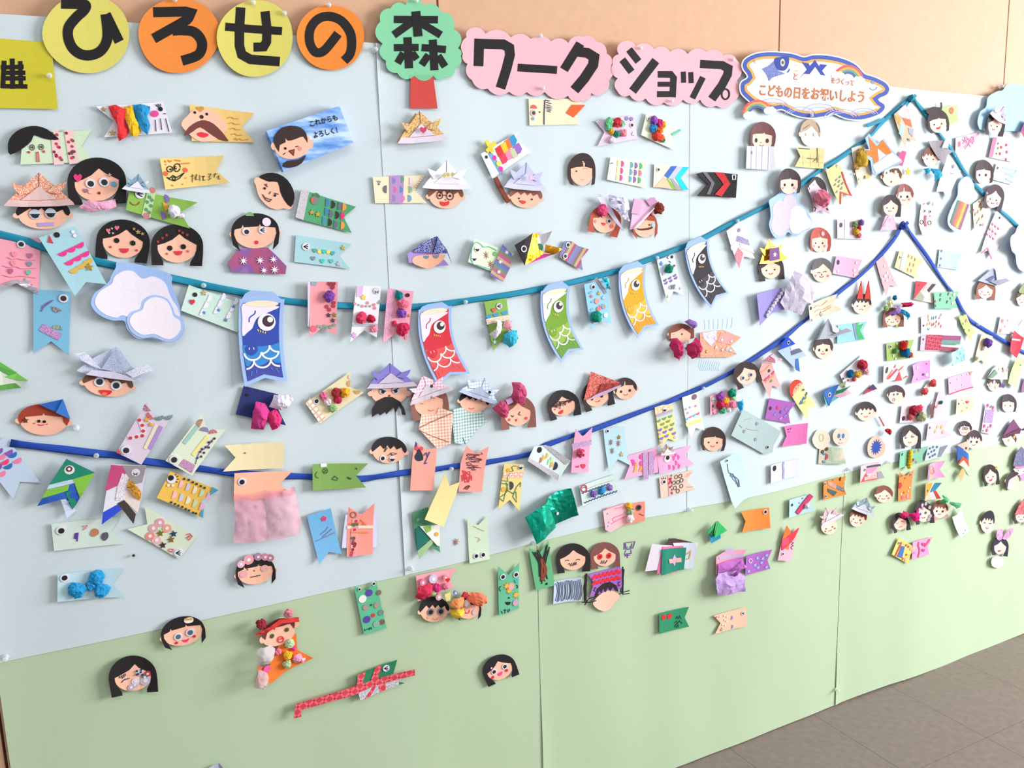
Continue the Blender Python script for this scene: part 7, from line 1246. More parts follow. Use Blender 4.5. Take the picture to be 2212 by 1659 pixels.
t = Thing('carp_flag', 'white cat-eared paper carp with a long red tongue', 'paper flag', 'paper carp flags', 4, ((0, 1), 5, 3)); t.p('paper', [(660, 340), (700, 400), (770, 440), (820, 390), (880, 350), (880, 620), (860, 860), (660, 885), (622, 720), (645, 560)], 'EDEDE4', 0)
for x, y in ((710, 525), (798, 535)): e = t.d('eye', x, y, 26, 'E0DCE0', 2, e=1.2); t.d('pupil', x+5, y, 16, K, 3, par=e)
t.s('tongue', [(735, 590), (722, 680), (732, 755)], 38, 'C05A68', 2); t.s('paw_drawing', [oval(668, 692, 28, 30, 12)+[(696, 692)], oval(795, 700, 28, 30, 12)+[(823, 700)]], 8, '4A4A48'); t.star(838, 420, 30, 'E8C890', 2, 'paper'); spots(t, [(692, 418), (808, 598)], 12, 'E06A88')
t = flag('pale yellow carp flag with slanting coloured scales under the dark-haired girl', (1600, 310), (1440, 420), (1640, 740), (1460, 830), 'F4E8C0', notch=.84, lift=3); t.f = None
t.semi([(1540, 420), (1440, 515), (1560, 490), (1510, 530), (1470, 570), (1580, 600), (1530, 640), (1500, 690), (1590, 730)], 30, ['D85A80', 'E0708A', '8A8478', 'D88A5A', '9A90A8', '7A7468', 'C8A05A', 'A8A0B8', 'E0A8D0'], -60); spots(t, [(1530, 385)], 15, '8A7A90', 'eye')
t = flag('white carp flag with three bands of pink scallops at the teal ribbon end', (2040, 748), (1775, 515), (1690, 1241), (1541, 1158), 'EFE8EE', notch=.84, lift=1, curl=((0, 1), 6, 4)); t.f = None
for j in range(3): t.semi([(1735-j*38+i*46, 715+j*75+i*32) for i in range(3)], 28, 'E8509A', 38)
t.semi([(1700, 760), (1745, 790), (1790, 880), (1700, 850), (1740, 870)], 24, 'F0C090', 38, l=1.6); spots(t, [(1832, 625)], 18, '4A3A44', 'eye'); t.s('tail_trim', [[(1540, 1160), (1655, 1075), (1700, 1240)]], 18, 'E87A98', 2)
t = flag('pale blue carp flag with three purple dots right of the navy ribbon', (935, 1090), (900, 1360), (1285, 1165), (1240, 1408), 'BFE0EE', notch=.83, lift=2); t.f = None
spots(t, [(970, 1122), (962, 1235), (945, 1335)], 20, '8878A8')
t = flag('cream carp flag with rows of orange scales below the navy knot', (345, 1105), (265, 1365), (700, 1260), (620, 1535), 'F0DCA8', notch=.87, lift=3); t.f = None
t.semi([(480, 1195), (530, 1215), (575, 1250), (500, 1320), (555, 1330), (470, 1400), (520, 1415)], 28, 'ECB874', -80); tape(t, [(400, 1130), (470, 1150), (410, 1420), (345, 1395)], 'EEE4E4'); t.goo(362, 1215, 22, style='half', white='C8C4DC')
tile(1600, 340, 6.9125)
t = face('bobbed girl face with blunt dark fringe hung on the teal ribbon above the cloud', 708, 400, 140, 125, 0, 'bob', '4A3A3E', 'dot', None, cheek='F0A0A4', ears=False, lift=12)
t = Thing('carp_flag', 'pink carp with black paper hair and a crumpled pink tissue flower', 'paper flag', 'paper carp flags', 5, ((1, 0), 5, 3)); t.p('paper', [(960, 460), (1100, 330), (1260, 560), (1310, 850), (1200, 790), (1090, 830), (1060, 640)], 'ECCADC', 0); t.p('hair', smooth([(975, 400), (1050, 310), (1140, 288), (1220, 340), (1262, 430), (1265, 545), (1200, 470), (1090, 350), (990, 420)], True, 2), '3A3034', 1.6)
t.p('slip', [(980, 430), (1095, 335), (1150, 440), (1000, 490)], 'E0D0E2', 2.6, cuts=0); t.goo(1085, 410, 22, l=4, white='C8C0D8'); t.crumple('tissue_flower', [(1030, 560), (1100, 490), (1200, 480), (1280, 600), (1240, 720), (1160, 770), (1060, 710), (1005, 640)], 'D87288', 10, 22, 'tissue', 5); t.pom(1160, 600, 85, 'E07C8C', 'tissue_flower'); t.s('pen_drawing', [[(1090, 740), (1120, 760), (1100, 810)], [(1270, 760), (1285, 790)]], 16, '3A2E34', 1)
t = flag('yellow carp flag with rows of grey scales and a red trimmed edge', (1450, 75), (1250, 195), (1645, 575), (1465, 708), 'F0DC9C', notch=.82, lift=5, curl=((0, 1), 5, 3)); t.f = None
t.goo(1422, 130, 26); t.semi([(1420, 325), (1470, 285), (1460, 350), (1400, 400), (1510, 380), (1455, 420), (1495, 455), (1425, 505)], 28, '8C8E9C', -40); t.s('red_trim', [(1500, 215), (1560, 380), (1635, 575), (1490, 520), (1465, 700)], 20, 'DE4A50', 2)
t = face('girl face with coral red bobbed hair and a hair clip', 1165, 1270, 130, 120, 0, 'bob', 'C85A50', 'small', 'dot', cheek='F09A9C', ears=False, lift=3); t.f = None
t.p('hair_clip', oval(1220, 1140, 22, 34, 12), 'F0C8D4', 3)
t = flag('pale pink carp flag with a purple band and colourful tissue balls', (1445, 920), (1445, 1210), (1850, 930), (1850, 1225), 'F0DCE4', notch=.9, lift=3); t.f = None
t.d('eye', 1500, 1010, 30, '5A5460', 2, e=1.2); tape(t, [(1560, 925), (1620, 925), (1615, 1212), (1550, 1212)], 'B48CD0', 'glitter'); poms(t, [(1705, 1000, 52, '8CA06A'), (1795, 975, 52, '7A5A98'), (1765, 1060, 44, 'B8303C'), (1720, 1110, 55, 'E0A830'), (1765, 1165, 44, 'E07078')])
t = face('girl face with dark hair under a gold foil helmet with a purple patch', 440, 1670, 150, 132, -6, 'long', '3A3032', 'small', 'line', ears=False, lift=3); t.f = None
kabuto(t, 420, 1395, 215, 185, -10, 'E0A422', 'foil', 'E8C04A', lift=3, ikind='foil', brim=False); t.p('patch', [(360, 1365), (505, 1340), (515, 1520), (350, 1555)], '8A5AA0', 32, cuts=0); t.star(435, 1450, 36, 'E0C050', 34)
tile(1600, 560, 6.9125)
t = face('elderly face with grey marbled hair and rosy cheeks beside the pink gem flag', 1205, 185, 150, 148, 0, 'side', '6A6468', None, 'line', cheek='F08A90', lift=4); t.f = None
t.s('eye_drawing', [arc(1165, 215, 26, 20, 200, 340, 6), arc(1258, 200, 26, 20, 190, 330, 6), [(1210, 215), (1205, 245)]], 8, '4A3A38')
t = flag('pink carp flag with gem stickers above the navy ribbon', (1430, -55), (1370, 215), (1800, 10), (1750, 290), 'EFB8D8', notch=.92, lift=3); t.f = None
t.d('eye', 1458, 45, 26, '4A4048', 2, e=1.4); spots(t, [(1720, 50), (1455, 175), (1695, 230), (1400, 195), (1690, 165)], 24, 'F0A8A8', 'gem', 'plastic')
t = Thing('carp_flag', 'violet carp flag draped in white tulle with a frilled collar', 'paper flag', 'paper carp flags', 5, ((1, 0), 6, 4)); t.p('paper', [(195, 522), (600, 430), (740, 620), (640, 750), (470, 800), (250, 985)], '9C90D8', 0); t.crumple('tulle_veil', [(745, 165), (930, 290), (1100, 400), (1005, 520), (1020, 670), (880, 630), (840, 830), (620, 740), (560, 640), (640, 400)], 'E2D8EE', 8, 10, 'tissue', 3)
for i in range(9): t.pom(640-i*32, 470+i*46, 36, 'EADFEC', 'frill')
t = flag('cream carp flag with red wavy lines and button eyes over the navy ribbon', (970, 690), (1005, 955), (1430, 515), (1480, 750), 'F0E2C4', notch=.82, lift=9, curl=((1, 0), 5, 3)); t.f = None
t.d('eye', 1012, 730, 22, '2A2A34', 2, e=1.2); t.d('button', 1035, 905, 22, '9A90B0', 2, kind='plastic'); t.d('button', 1200, 815, 30, '8A8484', 3, kind='plastic', e=1.3); t.s('wave_drawing', [[(1075, 725), (1120, 690), (1200, 690), (1290, 615)], [(1080, 790), (1150, 750), (1230, 745), (1330, 690)], [(1100, 840), (1170, 815), (1240, 775), (1340, 715)]], 6, 'E08A84', sm=1)
t = face('boy face with two tall red paper horns on his black hair', 1795, 685, 130, 125, 0, 'short', '3A3034', 'small', None, lift=4); t.f = None
for q in (((1720, 590), (1795, 320), (1815, 595)), ((1835, 595), (1895, 320), (1920, 595))): t.p('horn', q, 'DC3A2C', 5, th=2)
t.s('mouth', arc(1800, 765, 26, 22, 190, 350, 6), 7, 'E08A80')
t = flag('light blue carp flag with a bright green zigzag end behind the grey hat', (1450, 985), (1440, 1260), (1870, 930), (1850, 1195), 'A4DAE8', notch=.88, lift=2); t.f = None
t.p('green_zigzag', [(1720, 950), (1760, 940), (1740, 990), (1820, 960), (1770, 1060), (1830, 1190), (1750, 1200), (1715, 1050)], '4CC070', 2, cuts=0); tape(t, [(1670, 960), (1715, 955), (1740, 1090), (1760, 1200), (1715, 1200), (1690, 1080)], '8CA8C4')
t = face('boy face with dark fringe and big eyes under a grey folded hat', 1225, 1340, 135, 138, 0, 'boy', '4A383A', 'dot', 'line', nose=True, lift=3); t.f = None
hat = t.p('hat', [(1080, 1200), (1290, 885), (1360, 1070), (1440, 1130), (1350, 1180)], 'B4BAC4', 8, th=1.4, cuts=0); t.p('flap', [(1080, 1200), (1260, 900), (1245, 930), (1130, 1180)], '6E7A78', 14, par=hat, cuts=0); t.p('flap', [(1300, 890), (1420, 1060), (1400, 1110), (1330, 1070)], 'E6E6EC', 16, par=hat, cuts=0); t.p('flap', [(1310, 1130), (1520, 1025), (1605, 1065), (1420, 1120)], 'A49EA8', 18, par=hat, cuts=0)
t = Thing('origami_carp', 'royal blue and pale blue folded carp on the navy ribbon', 'origami', 'origami carps', 6, ((0, 1), 4, 3)); t.p('body', [(520, 1360), (740, 1290), (920, 1370), (990, 1440), (860, 1480), (875, 1680), (850, 1660)], 'B4CCEC', 0); t.p('head', [(665, 1150), (805, 1262), (525, 1358), (600, 1210)], '1A4ACC', 2); t.p('strip', [(735, 1370), (865, 1325), (925, 1375), (755, 1435)], '6A6A84', 2, cuts=0); t.p('strip', [(720, 1310), (840, 1270), (850, 1320), (740, 1350)], 'E4E0EC', 1.6, cuts=0); t.p('strip', [(820, 1490), (860, 1480), (878, 1680), (815, 1650)], '3A74C0', 1.6, cuts=0); t.goo(680, 1240, 30, l=4)
tile(1892, 560, 6.9125)
t = flag('pink floral carp flag with gems standing on its head edge beside the navy ribbon', (110, -65), (0, 40), (325, 410), (150, 550), 'F2B8C0', notch=.82, lift=4); t.f = None
spots(t, [(200, 265), (155, 320), (95, 300), (265, 310), (120, 100), (165, 200)], 17, 'E4687C', 'gem', 'plastic'); t.star(132, 250, 28, 'E8E0D8')
t = flag('red, white and black folded carp flag left of the green sticker flag', (582, 322), (550, 600), (890, 370), (850, 655), 'ECE2D0', notch=.92, lift=3); t.f = None
t.p('head', [(582, 322), (765, 345), (555, 590)], 'E0344A', 1.6, cuts=0); t.p('strip', [(765, 345), (830, 360), (740, 480), (690, 470)], 'F0C8C0', 1.4, cuts=0); t.p('strip', [(840, 365), (892, 372), (790, 495), (765, 460)], '4A3E44', 1.8, cuts=0); t.p('strip', [(560, 600), (660, 480), (720, 560), (700, 620)], 'A8A890', 1.4, cuts=0); spots(t, [(628, 388)], 14, '5A4A4C', 'eye', 'paper', 3)
t = flag('mint green carp flag with gold stars and dark stickers over the navy ribbon', (848, 490), (862, 740), (1235, 480), (1220, 730), '86C8A8', notch=.88, lift=9); t.f = None
t.star(1160, 525, 34, 'E8D05A'); t.star(1140, 655, 32, 'F0E8B0'); t.semi([(960, 535), (955, 605), (1085, 520), (1065, 640)], 27, '6A5A6A', 120); t.semi([(880, 690), (1115, 580), (875, 625)], 20, 'C84A58', 60)
t = face('brown-haired girl face under a folded steel blue paper hat', 1630, 480, 112, 100, 4, 'long', '9A5A48', 'small', 'line', cheek='F0A8A0', ears=False, lift=4); t.f = None
hat = t.p('hat', [(1490, 320), (1735, 125), (1830, 300), (1760, 400), (1620, 355)], 'B0B6D0', 8, th=1.4, cuts=0); t.p('flap', [(1610, 305), (1720, 245), (1745, 250), (1680, 325)], '5A6A94', 14, par=hat, cuts=0); t.p('flap', [(1660, 330), (1890, 282), (1945, 322), (1780, 390)], '9A9AAE', 16, par=hat, cuts=0); t.p('flap', [(1735, 130), (1880, 210), (1870, 290), (1760, 320)], 'EEF0F6', 15, par=hat, cuts=0)
t = face('brown-haired girl face buried under blue, red, purple and cream tissue ribbons', 245, 890, 118, 98, -2, 'long', '8A5440', 'small', 'line', cheek='EE7A7C', ears=False, lift=4); t.f = None
t.p('yellow_slip', [(90, 1010), (110, 830), (180, 840), (190, 1000)], 'C8B878', -.6, cuts=0); t.p('yellow_slip', [(300, 1010), (400, 1005), (390, 880), (330, 880)], 'D8C478', -.6, cuts=0)
poms(t, [(280, 575, 44, '1F6A9A'), (205, 660, 58, 'ECE2B0'), (140, 730, 48, '9AB878')]); t.crumple('tissue_ribbon', [(150, 800), (290, 690), (330, 740), (200, 850)], '9A70C8', 6, 12, 'tissue', 6); t.crumple('tissue_ribbon', [(330, 650), (490, 635), (508, 700), (350, 715)], 'C82C54', 6, 12, 'tissue', 6); t.crumple('tissue_ribbon', [(300, 780), (350, 740), (460, 855), (420, 905)], '3098C0', 6, 10, 'tissue', 6)
t = flag('white carp flag with orange and teal scales between green and plaid flags', (650, 860), (655, 1105), (1210, 730), (1200, 1010), 'F2ECEA', tail=False, notch=1, lift=2); t.f = None
t.semi([(760, 855), (765, 905), (745, 970), (785, 955), (820, 975), (850, 965), (890, 930), (930, 960), (880, 1000), (960, 1000)], 25, ['ECA05A', 'ECA05A', 'E8B06A', 'E8A060', 'E0604A', 'E0604A', 'E05A50', 'E0506A', 'E8A060', 'E06080'], -70); t.semi([(820, 880), (850, 875), (885, 865)], 26, '6AA0A8', -80); t.semi([(940, 870), (965, 825)], 24, 'E07A9A', -50); spots(t, [(690, 990)], 18, '5A4A58', 'eye'); t.heart(775, 1040, 20, '6AA8B0')
t = Thing('carp_flag', 'crimson plaid carp flag with lilac head and green and mauve tail strips', 'paper flag', 'paper carp flags', 3); t.p('paper', [(665, 1150), (760, 1125), (980, 1130), (960, 1370), (650, 1365)], 'D4BCD4', 0); t.p('plaid_sheet', [(750, 1125), (995, 1130), (960, 1360), (725, 1355)], 'B02A44 D85A70 8A1A34', 1.2, 'plaidbig'); t.p('tail_strip', [(995, 1135), (1280, 1145), (1265, 1215), (985, 1205)], '9A4A78', 1.6, cuts=0); t.p('tail_strip', [(985, 1205), (1265, 1215), (1255, 1275), (975, 1260)], '6A9A8C', 1.4, cuts=0); t.p('tail_strip', [(970, 1300), (1255, 1325), (1232, 1385), (960, 1370)], 'A04A60', 1.6, cuts=0); spots(t, [(700, 1195)], 16, '5A5A70', 'eye')
t = Thing('tulle_scrap', 'pale cyan tissue scrap hanging under the crimson plaid flag', 'tissue', None, 10, ((1, 0), 8, 8)); t.crumple('tissue', [(1025, 1385), (1150, 1370), (1265, 1290), (1290, 1500), (1100, 1595)], 'B4E4EC', 6, 6, 'tissue', 0)
t = flag('lime green carp flag with small flowers left of the navy ribbon bend', (1330, 820), (1200, 850), (1490, 1110), (1405, 1225), 'C6DE84', notch=.85, lift=6, curl=((0, 1), 6, 4)); t.f = None
spots(t, [(1340, 915)], 28, 'EC8A94', 'flower_sticker'); spots(t, [(1280, 830), (1320, 1050), (1390, 1060), (1290, 960)], 16, '9AAA7A')
t = flag('peach carp flag with a purple tissue flower below the navy ribbon', (1740, 1150), (1575, 1095), (1640, 1570), (1460, 1550), 'F2DEC0', notch=.88, lift=4); t.f = None
t.pom(1655, 1245, 78, '6E4A98', 'tissue_flower'); t.pom(1610, 1340, 30, 'E8D8E4'); t.pom(1500, 1480, 34, 'C8B890')
t = flag('white carp flag with red round stickers left of the red card', (1845, 850), (1790, 1110), (2120, 880), (2070, 1120), 'F0EAEC', notch=.9, lift=3); t.f = None
spots(t, [(1880, 920), (1850, 1065)], 32, 'E88A80', 'round_sticker'); spots(t, [(1970, 915), (1925, 1005)], 17, 'E8A0B0', 'round_sticker'); t.s('grey_bar', [(2165, 900), (2110, 990)], 18, 'C0A8B8', 2)
t = Thing('carp_flag', 'bright red paper card with a white bar at the right end of the navy ribbon', 'paper flag', 'paper carp flags', 9, ((1, 0), 6, 4)); t.p('paper', [(2065, 1060), (2195, 1175), (2150, 1350), (2100, 1475), (1970, 1365), (1990, 1240)], 'E02E48', 0); tape(t, [(2010, 1180), (2150, 1195), (2145, 1222), (2005, 1205)], 'F0C8C8')
t = flag('green carp flag with red and blue tissue balls and pearls', (148, 1255), (160, 1520), (570, 1200), (575, 1470), 'A8C468', notch=.88, lift=3); t.f = None
t.goo(208, 1305, 30); poms(t, [(395, 1290, 78, 'C8302C'), (425, 1395, 80, '1A6CA0'), (510, 1430, 46, 'C03430'), (290, 1370, 44, '5A9A60'), (460, 1240, 34, '5A7A30')]); spots(t, [(308, 1262), (330, 1368), (255, 1440), (288, 1485)], 18, 'F2ECE8', 'pearl', 'plastic', 3)
t = face('long dark face under an olive green hat cut off by the right edge', 2175, 590, 90, 105, 0, 'side', '5A3A34', 'small', 'line', lift=5); t.f = None
t.p('hat', [(2085, 470), (2212, 330), (2300, 400), (2290, 530), (2100, 500)], '8C9C70', 8, th=1.4, cuts=0)
tile(1540, 740, 6.9125)
t = face('long dark-haired girl face with lilac eyelids tilted on the navy ribbon', 492, 495, 150, 122, -22, 'long', '3E302E', 'big', 'line', ears=False, lift=10)
t = Thing('carp_flag', 'pink carp flag with scallops and a small pink foil hat', 'paper flag', 'paper carp flags', 5, ((0, 1), 5, 3)); t.p('paper', [(690, 295), (850, 300), (905, 410), (1028, 682), (882, 645), (835, 822), (700, 540), (665, 420)], 'F4B4B0', 0); t.d('eye', 823, 418, 24, '3A3E48', 2); t.s('orange_stripe', [(690, 440), (760, 400), (820, 330)], 18, 'F0A878', 1.4)
t.semi([(765, 540), (815, 500), (880, 440)], 36, 'E0507C', -38); t.semi([(790, 570), (840, 530), (880, 490)], 30, 'F2B070', -38, l=1.6); t.semi([(858, 565)], 30, '7C9A60', -38); hat = t.p('hat', [(680, 270), (770, 190), (842, 158), (895, 302), (780, 285)], 'D890A4', 8, 'foil', th=1.4, cuts=0); t.p('flap', [(770, 190), (842, 158), (860, 240)], 'F0D0DC', 12, 'foil', par=hat, cuts=0); t.p('flap', [(910, 280), (950, 220), (1000, 248)], 'F2BEC4', 8, par=hat, cuts=0)
t = Thing('carp_flag', 'large pale grey-blue carp flag with tiny round stickers', 'paper flag', 'paper carp flags', 4, ((1, 0), 4, 3)); t.p('paper', [(430, 990), (600, 1080), (1012, 1325), (900, 1540), (890, 1640), (760, 1665), (500, 1520), (245, 1380), (330, 1200)], 'BCD0D0', 0); t.goo(812, 1560, 28); spots(t, [(655, 1210), (455, 1320), (635, 1445)], 26, 'B0A0B8', 'round_sticker'); t.s('pencil_drawing', [[(480, 1280), (560, 1300), (680, 1310)], [(450, 1150), (570, 1125)], [(370, 1220), (420, 1270)]], 4, 'D0A070', sm=1)
t = flag('violet carp flag with a pink dot, blue star and lilac scales', (828, 825), (762, 1140), (1230, 900), (1152, 1210), 'B062BC', notch=.83, lift=3); t.f = None
t.star(848, 978, 30, '3A3034', 2, 'paper', n=8, ins=.7, part='eye'); t.d('pink_dot', 965, 970, 28, 'EC3A8C', 2); t.star(1010, 1035, 28, '3A6AB0', 2, 'paper'); t.semi([(915, 1055), (1085, 975), (1070, 1085), (1005, 1120), (1115, 1030)], 32, ['8A8AE0', '9A8AE0', '8A90E0', 'C8A0E0', 'A080D8'], -30)
t = flag('magenta pink carp flag pointing left with a tiny drawn face', (1408, 1200), (1388, 1508), (1050, 1250), (1010, 1556), 'EA76B8', notch=.83, lift=3); t.f = None
t.ds('face_dots', [(1118, 1295), (1155, 1285)], 11, '8A2A50'); t.s('mouth', arc(1132, 1325, 14, 10, 10, 170, 5), 6, '8A2A50')
t = Thing('carp_flag', 'pale yellow carp flag with a red-haired face sleeping on its head', 'paper flag', 'paper carp flags', 5, ((0, 1), 5, 2)); t.p('paper', [(1168, 800), (1312, 600), (1400, 740), (1545, 930), (1425, 985), (1400, 1155), (1250, 930)], 'F6E8A0', 0); t.p('face', smooth([(1175, 770), (1180, 690), (1240, 600), (1300, 590), (1310, 620), (1200, 760)], True, 2), SK, 1.4); t.p('hair', smooth([(1110, 700), (1115, 610), (1170, 550), (1255, 555), (1312, 612), (1270, 590), (1200, 650), (1168, 740), (1185, 790), (1140, 790)], True, 2), 'E0482A', 2.2)
t.s('eye_drawing', [[(1240, 625), (1252, 640)], [(1210, 672), (1222, 685)]], 10, '4A2A28', 2); t.goo(1338, 702, 22); t.semi([(1295, 890), (1335, 830), (1380, 760)], 34, '3A7CB0', -55); t.semi([(1325, 890), (1370, 820)], 30, '7C9A58', -55); t.semi([(1365, 890)], 30, 'F0E040', -55)
t = Thing('origami_carp', 'blue folded carp with teal, green and pink paper layers', 'origami', 'origami carps', 6, ((1, 0), 5, 4)); t.p('layer', [(1610, 760), (1880, 800), (1690, 965)], '6CB8C4', 0); t.p('layer', [(1830, 720), (2015, 635), (1900, 740), (1820, 770)], '1E7A50', 1.4); t.p('layer', [(1800, 800), (1960, 690), (2020, 750), (1880, 820)], 'E8B8C8', .8); t.p('layer', [(1860, 630), (1945, 565), (1940, 620), (1880, 660)], 'A8B884', .8); t.p('head', [(1605, 735), (1865, 618), (1730, 948)], '2468B4', 3, th=1.4); t.goo(1728, 778, 36, l=5)
t = Thing('paper_portrait', 'pair of pale faces, one plain and one with blue eyes, on a mottled flag', 'paper portrait', 'paper portraits on the display', 3); t.p('face', smooth([(1470, 1450), (1500, 1380), (1550, 1310), (1640, 1300), (1720, 1360), (1740, 1460), (1690, 1570), (1600, 1600), (1510, 1540)], True, 2), 'F0DCC8', 0); t.p('face', oval(1895, 1400, 125, 135, 26), 'F2D8C8', .6)
t.s('ring_drawing', [oval(1620, 1420, 30, 55, 14)+[(1650, 1420)]], 14, 'C8CCA0', 1); t.d('eye', 1862, 1388, 26, '4A84B8', 2, e=1.4); t.d('eye', 1925, 1388, 26, '4A84B8', 2, e=1.4); t.d('nose', 1885, 1440, 12, '4A6AA0', 2); t.s('mouth', arc(1885, 1485, 26, 18, 10, 170, 6), 6, 'C88A80')
tile(1600, 920, 6.9125); t.p('carp_body', [(1175, 360), (1290, 310), (1500, 330), (1560, 560), (1160, 570)], 'E8D0C0 A8C0A0 D8B09C', -1, 'marble'); spots(t, [(1222, 385), (1278, 345)], 28, '6A3A34', 'berry'); t.semi([(1265, 460)], 45, 'D04850', -85); t.semi([(1250, 400), (1245, 520)], 34, '5A9AB8', 20)
tile(1820, 740, 6.9125)
t = flag('white carp flag with crimson, blue and yellow tissue balls beside the blue origami carp', (-45, 480), (60, 690), (300, 178), (430, 400), 'F0E6E8', notch=.92, lift=4); t.f = None
poms(t, [(280, 330, 85, 'B83248'), (112, 470, 65, '1E6A98'), (225, 475, 58, 'E0A838'), (345, 430, 58, 'F0B8C4'), (180, 550, 38, 'D85A60'), (105, 565, 20, 'E07A80')]); spots(t, [(5, 540)], 18, '4A4A44', 'eye')
t = Thing('paper_cone', 'tiny crimson and navy folded paper triangle', 'origami', None, 3); t.p('paper', [(450, 620), (505, 690), (280, 790)], 'C03058', 0, cuts=0); t.p('fold', [(450, 620), (505, 690), (380, 700)], '4A3A70', 1.4, cuts=0)
t = face('boy face with dark fringe and a red ring mouth', 790, 790, 122, 112, 4, 'boy', '4A3638', None, None, lift=4); t.f = None
t.d('eye', 762, 775, 17, '5A6478', 2); t.d('eye', 820, 768, 17, '5A6478', 2); t.s('mouth', [oval(762, 850, 18, 20, 10)+[(780, 850)]], 7, 'D86A70')
t = face('boy face with spiky fringe and a tiny smile above the red heart charm', 342, 1045, 140, 118, -4, 'short', '403438', 'small', 'line', lift=4)
t = Thing('charm', 'thin red paper strip ending in a shiny red heart', 'charm', None, 4); t.p('strip', [(525, 1105), (545, 1100), (625, 1240), (600, 1250)], 'B85A58', 0, cuts=0); t.crumple('foil_heart', [(600, 1300), (640, 1270), (700, 1310), (670, 1382), (610, 1340)], 'B8202C', 4, 8, 'foil', 1)
t = Thing('paper_portrait', 'peach face disc covered by a royal blue crayon burst', 'paper portrait', 'paper portraits on the display', 4); t.p('face', smooth([(365, 1580), (380, 1500), (440, 1420), (530, 1400), (600, 1480), (625, 1560), (600, 1660), (520, 1720), (430, 1710), (380, 1660)], True, 2), 'F0C8B4', 0); t.star(500, 1560, 118, '2A50B0', 1.4, 'paper', n=14, ins=.6, part='crayon_burst')
t = face('long black-haired girl face with grey doll eyes above the mint flag', 1000, 1430, 118, 118, 0, 'long', '3A3034', None, 'line', lift=4, part=0); t.f = None
t.goo(938, 1410, 24, style='sleep', white='D0D0E0'); t.goo(1045, 1395, 26, style='sleep', white='D0D0E0')
t = flag('white carp flag with red and yellow slanting paper shards', (600, 345), (592, 602), (1000, 280), (965, 520), 'F2EAEA', notch=.9, lift=4); t.f = None
t.d('eye', 650, 410, 26, '4A3A44', 2, e=1.9, rot=20)
for c, q in (('E88A58', ((650, 520), (740, 400), (750, 410), (660, 545))), ('E04A60', ((650, 550), (800, 390), (830, 395), (690, 545))), ('E04A58', ((845, 430), (885, 565), (780, 575))), ('E8705C', ((840, 400), (910, 340), (880, 390), (830, 430))), ('E0506A', ((755, 380), (790, 320), (785, 370))), ('E07060', ((890, 540), (950, 490), (960, 510), (900, 540)))): t.p('paper_shard', q, c, 2, cuts=0)
t = Thing('carp_flag', 'orchid pink carp flag with a white flower eye and plum blot', 'paper flag', 'paper carp flags', 4, ((1, 0), 4, 3)); t.p('paper', [(1015, 335), (1160, 285), (1292, 258), (1285, 530), (1120, 585), (990, 620), (1045, 470)], 'EEA2E0', 0); t.star(1245, 478, 34, 'F4ECF0', 2, 'paper', n=6, ins=.7, part='flower_eye'); t.d('plum_blot', 1200, 475, 20, '8A3AA0', 2); spots(t, [(1110, 370)], 32, 'F4C0EA', 'pale_spot'); spots(t, [(1245, 315), (1108, 548)], 12, 'E0508C')
t = Thing('carp_flag', 'white paper strip with two coral tissue tufts', 'paper flag', 'paper carp flags', 3); t.p('paper', [(1130, 780), (1250, 620), (1400, 545), (1420, 640), (1280, 720), (1240, 790)], 'F2E6E6', 0); poms(t, [(1340, 600, 62, 'E0605C'), (1215, 728, 60, 'DC5C58')], 'tissue_tuft')
t = Thing('carp_flag', 'orchid carp flag with a brown folded horse shape and green bead', 'paper flag', 'paper carp flags', 4); t.p('paper', [(1430, 720), (1510, 730), (1560, 880), (1530, 950), (1420, 1100), (1350, 1140), (1380, 920)], 'F2CEE4', 0); t.p('brown_fold', [(1390, 825), (1330, 920), (1290, 940), (1300, 1000), (1350, 960)], '8A5A60', 2); t.p('brown_fold', [(1290, 960), (1350, 970), (1360, 1040), (1340, 1120), (1310, 1110)], '7A4A48', 3); t.pom(1475, 895, 32, '2E7A68', 'bead'); t.p('patch', [(1370, 950), (1420, 930), (1400, 980)], 'E8907A', 3, cuts=0)
t = flag('pale pink carp flag with red, green and olive tissue lumps', (872, 940), (842, 1200), (1262, 935), (1255, 1190), 'F0D4DE', notch=.9, lift=4); t.f = None
t.d('eye', 902, 1130, 32, '3A2A34', 2, e=1.1); poms(t, [(1045, 1005, 78, 'B42C40'), (1140, 990, 60, 'D84A60'), (1110, 1052, 48, '12705A'), (1005, 1110, 56, 'D06064'), (1160, 1110, 80, 'B4BC88')])
t = flag('pale pink carp flag with four orange blossoms below the tissue flag', (1270, 1205), (1235, 1462), (1590, 1145), (1612, 1390), 'F4CEE4', notch=.75, lift=3); t.f = None
for x, y in ((1415, 1258), (1475, 1262), (1385, 1325), (1495, 1335)): t.star(x, y, 30, 'F0C088', 2, 'paper', n=5, ins=.7, part='blossom')
spots(t, [(1295, 1270)], 16, '5A5078', 'eye')
tile(1972, 760, 9.217)
t = Thing('note', 'square pale yellow note with a pink heart sticker', 'note', None, 4, ((1, 0), 3, 3)); t.p('paper', [(842, 932), (1160, 912), (1190, 1140), (820, 1256)], 'F2E6B4', 0); t.heart(1078, 998, 30, 'E04AA0'); spots(t, [(892, 1030)], 22, '3A3E50', 'eye'); spots(t, [(980, 960), (1010, 1025), (1075, 1110)], 18, 'C8B8A0'); t.semi([(980, 1190)], 36, 'E8B86A', 170)
t = flag('pink floral carp flag with an orange tail tip and red lower edge', (685, 528), (702, 856), (1175, 375), (1178, 702), 'F0B8D8', notch=.9, lift=3); t.f = None
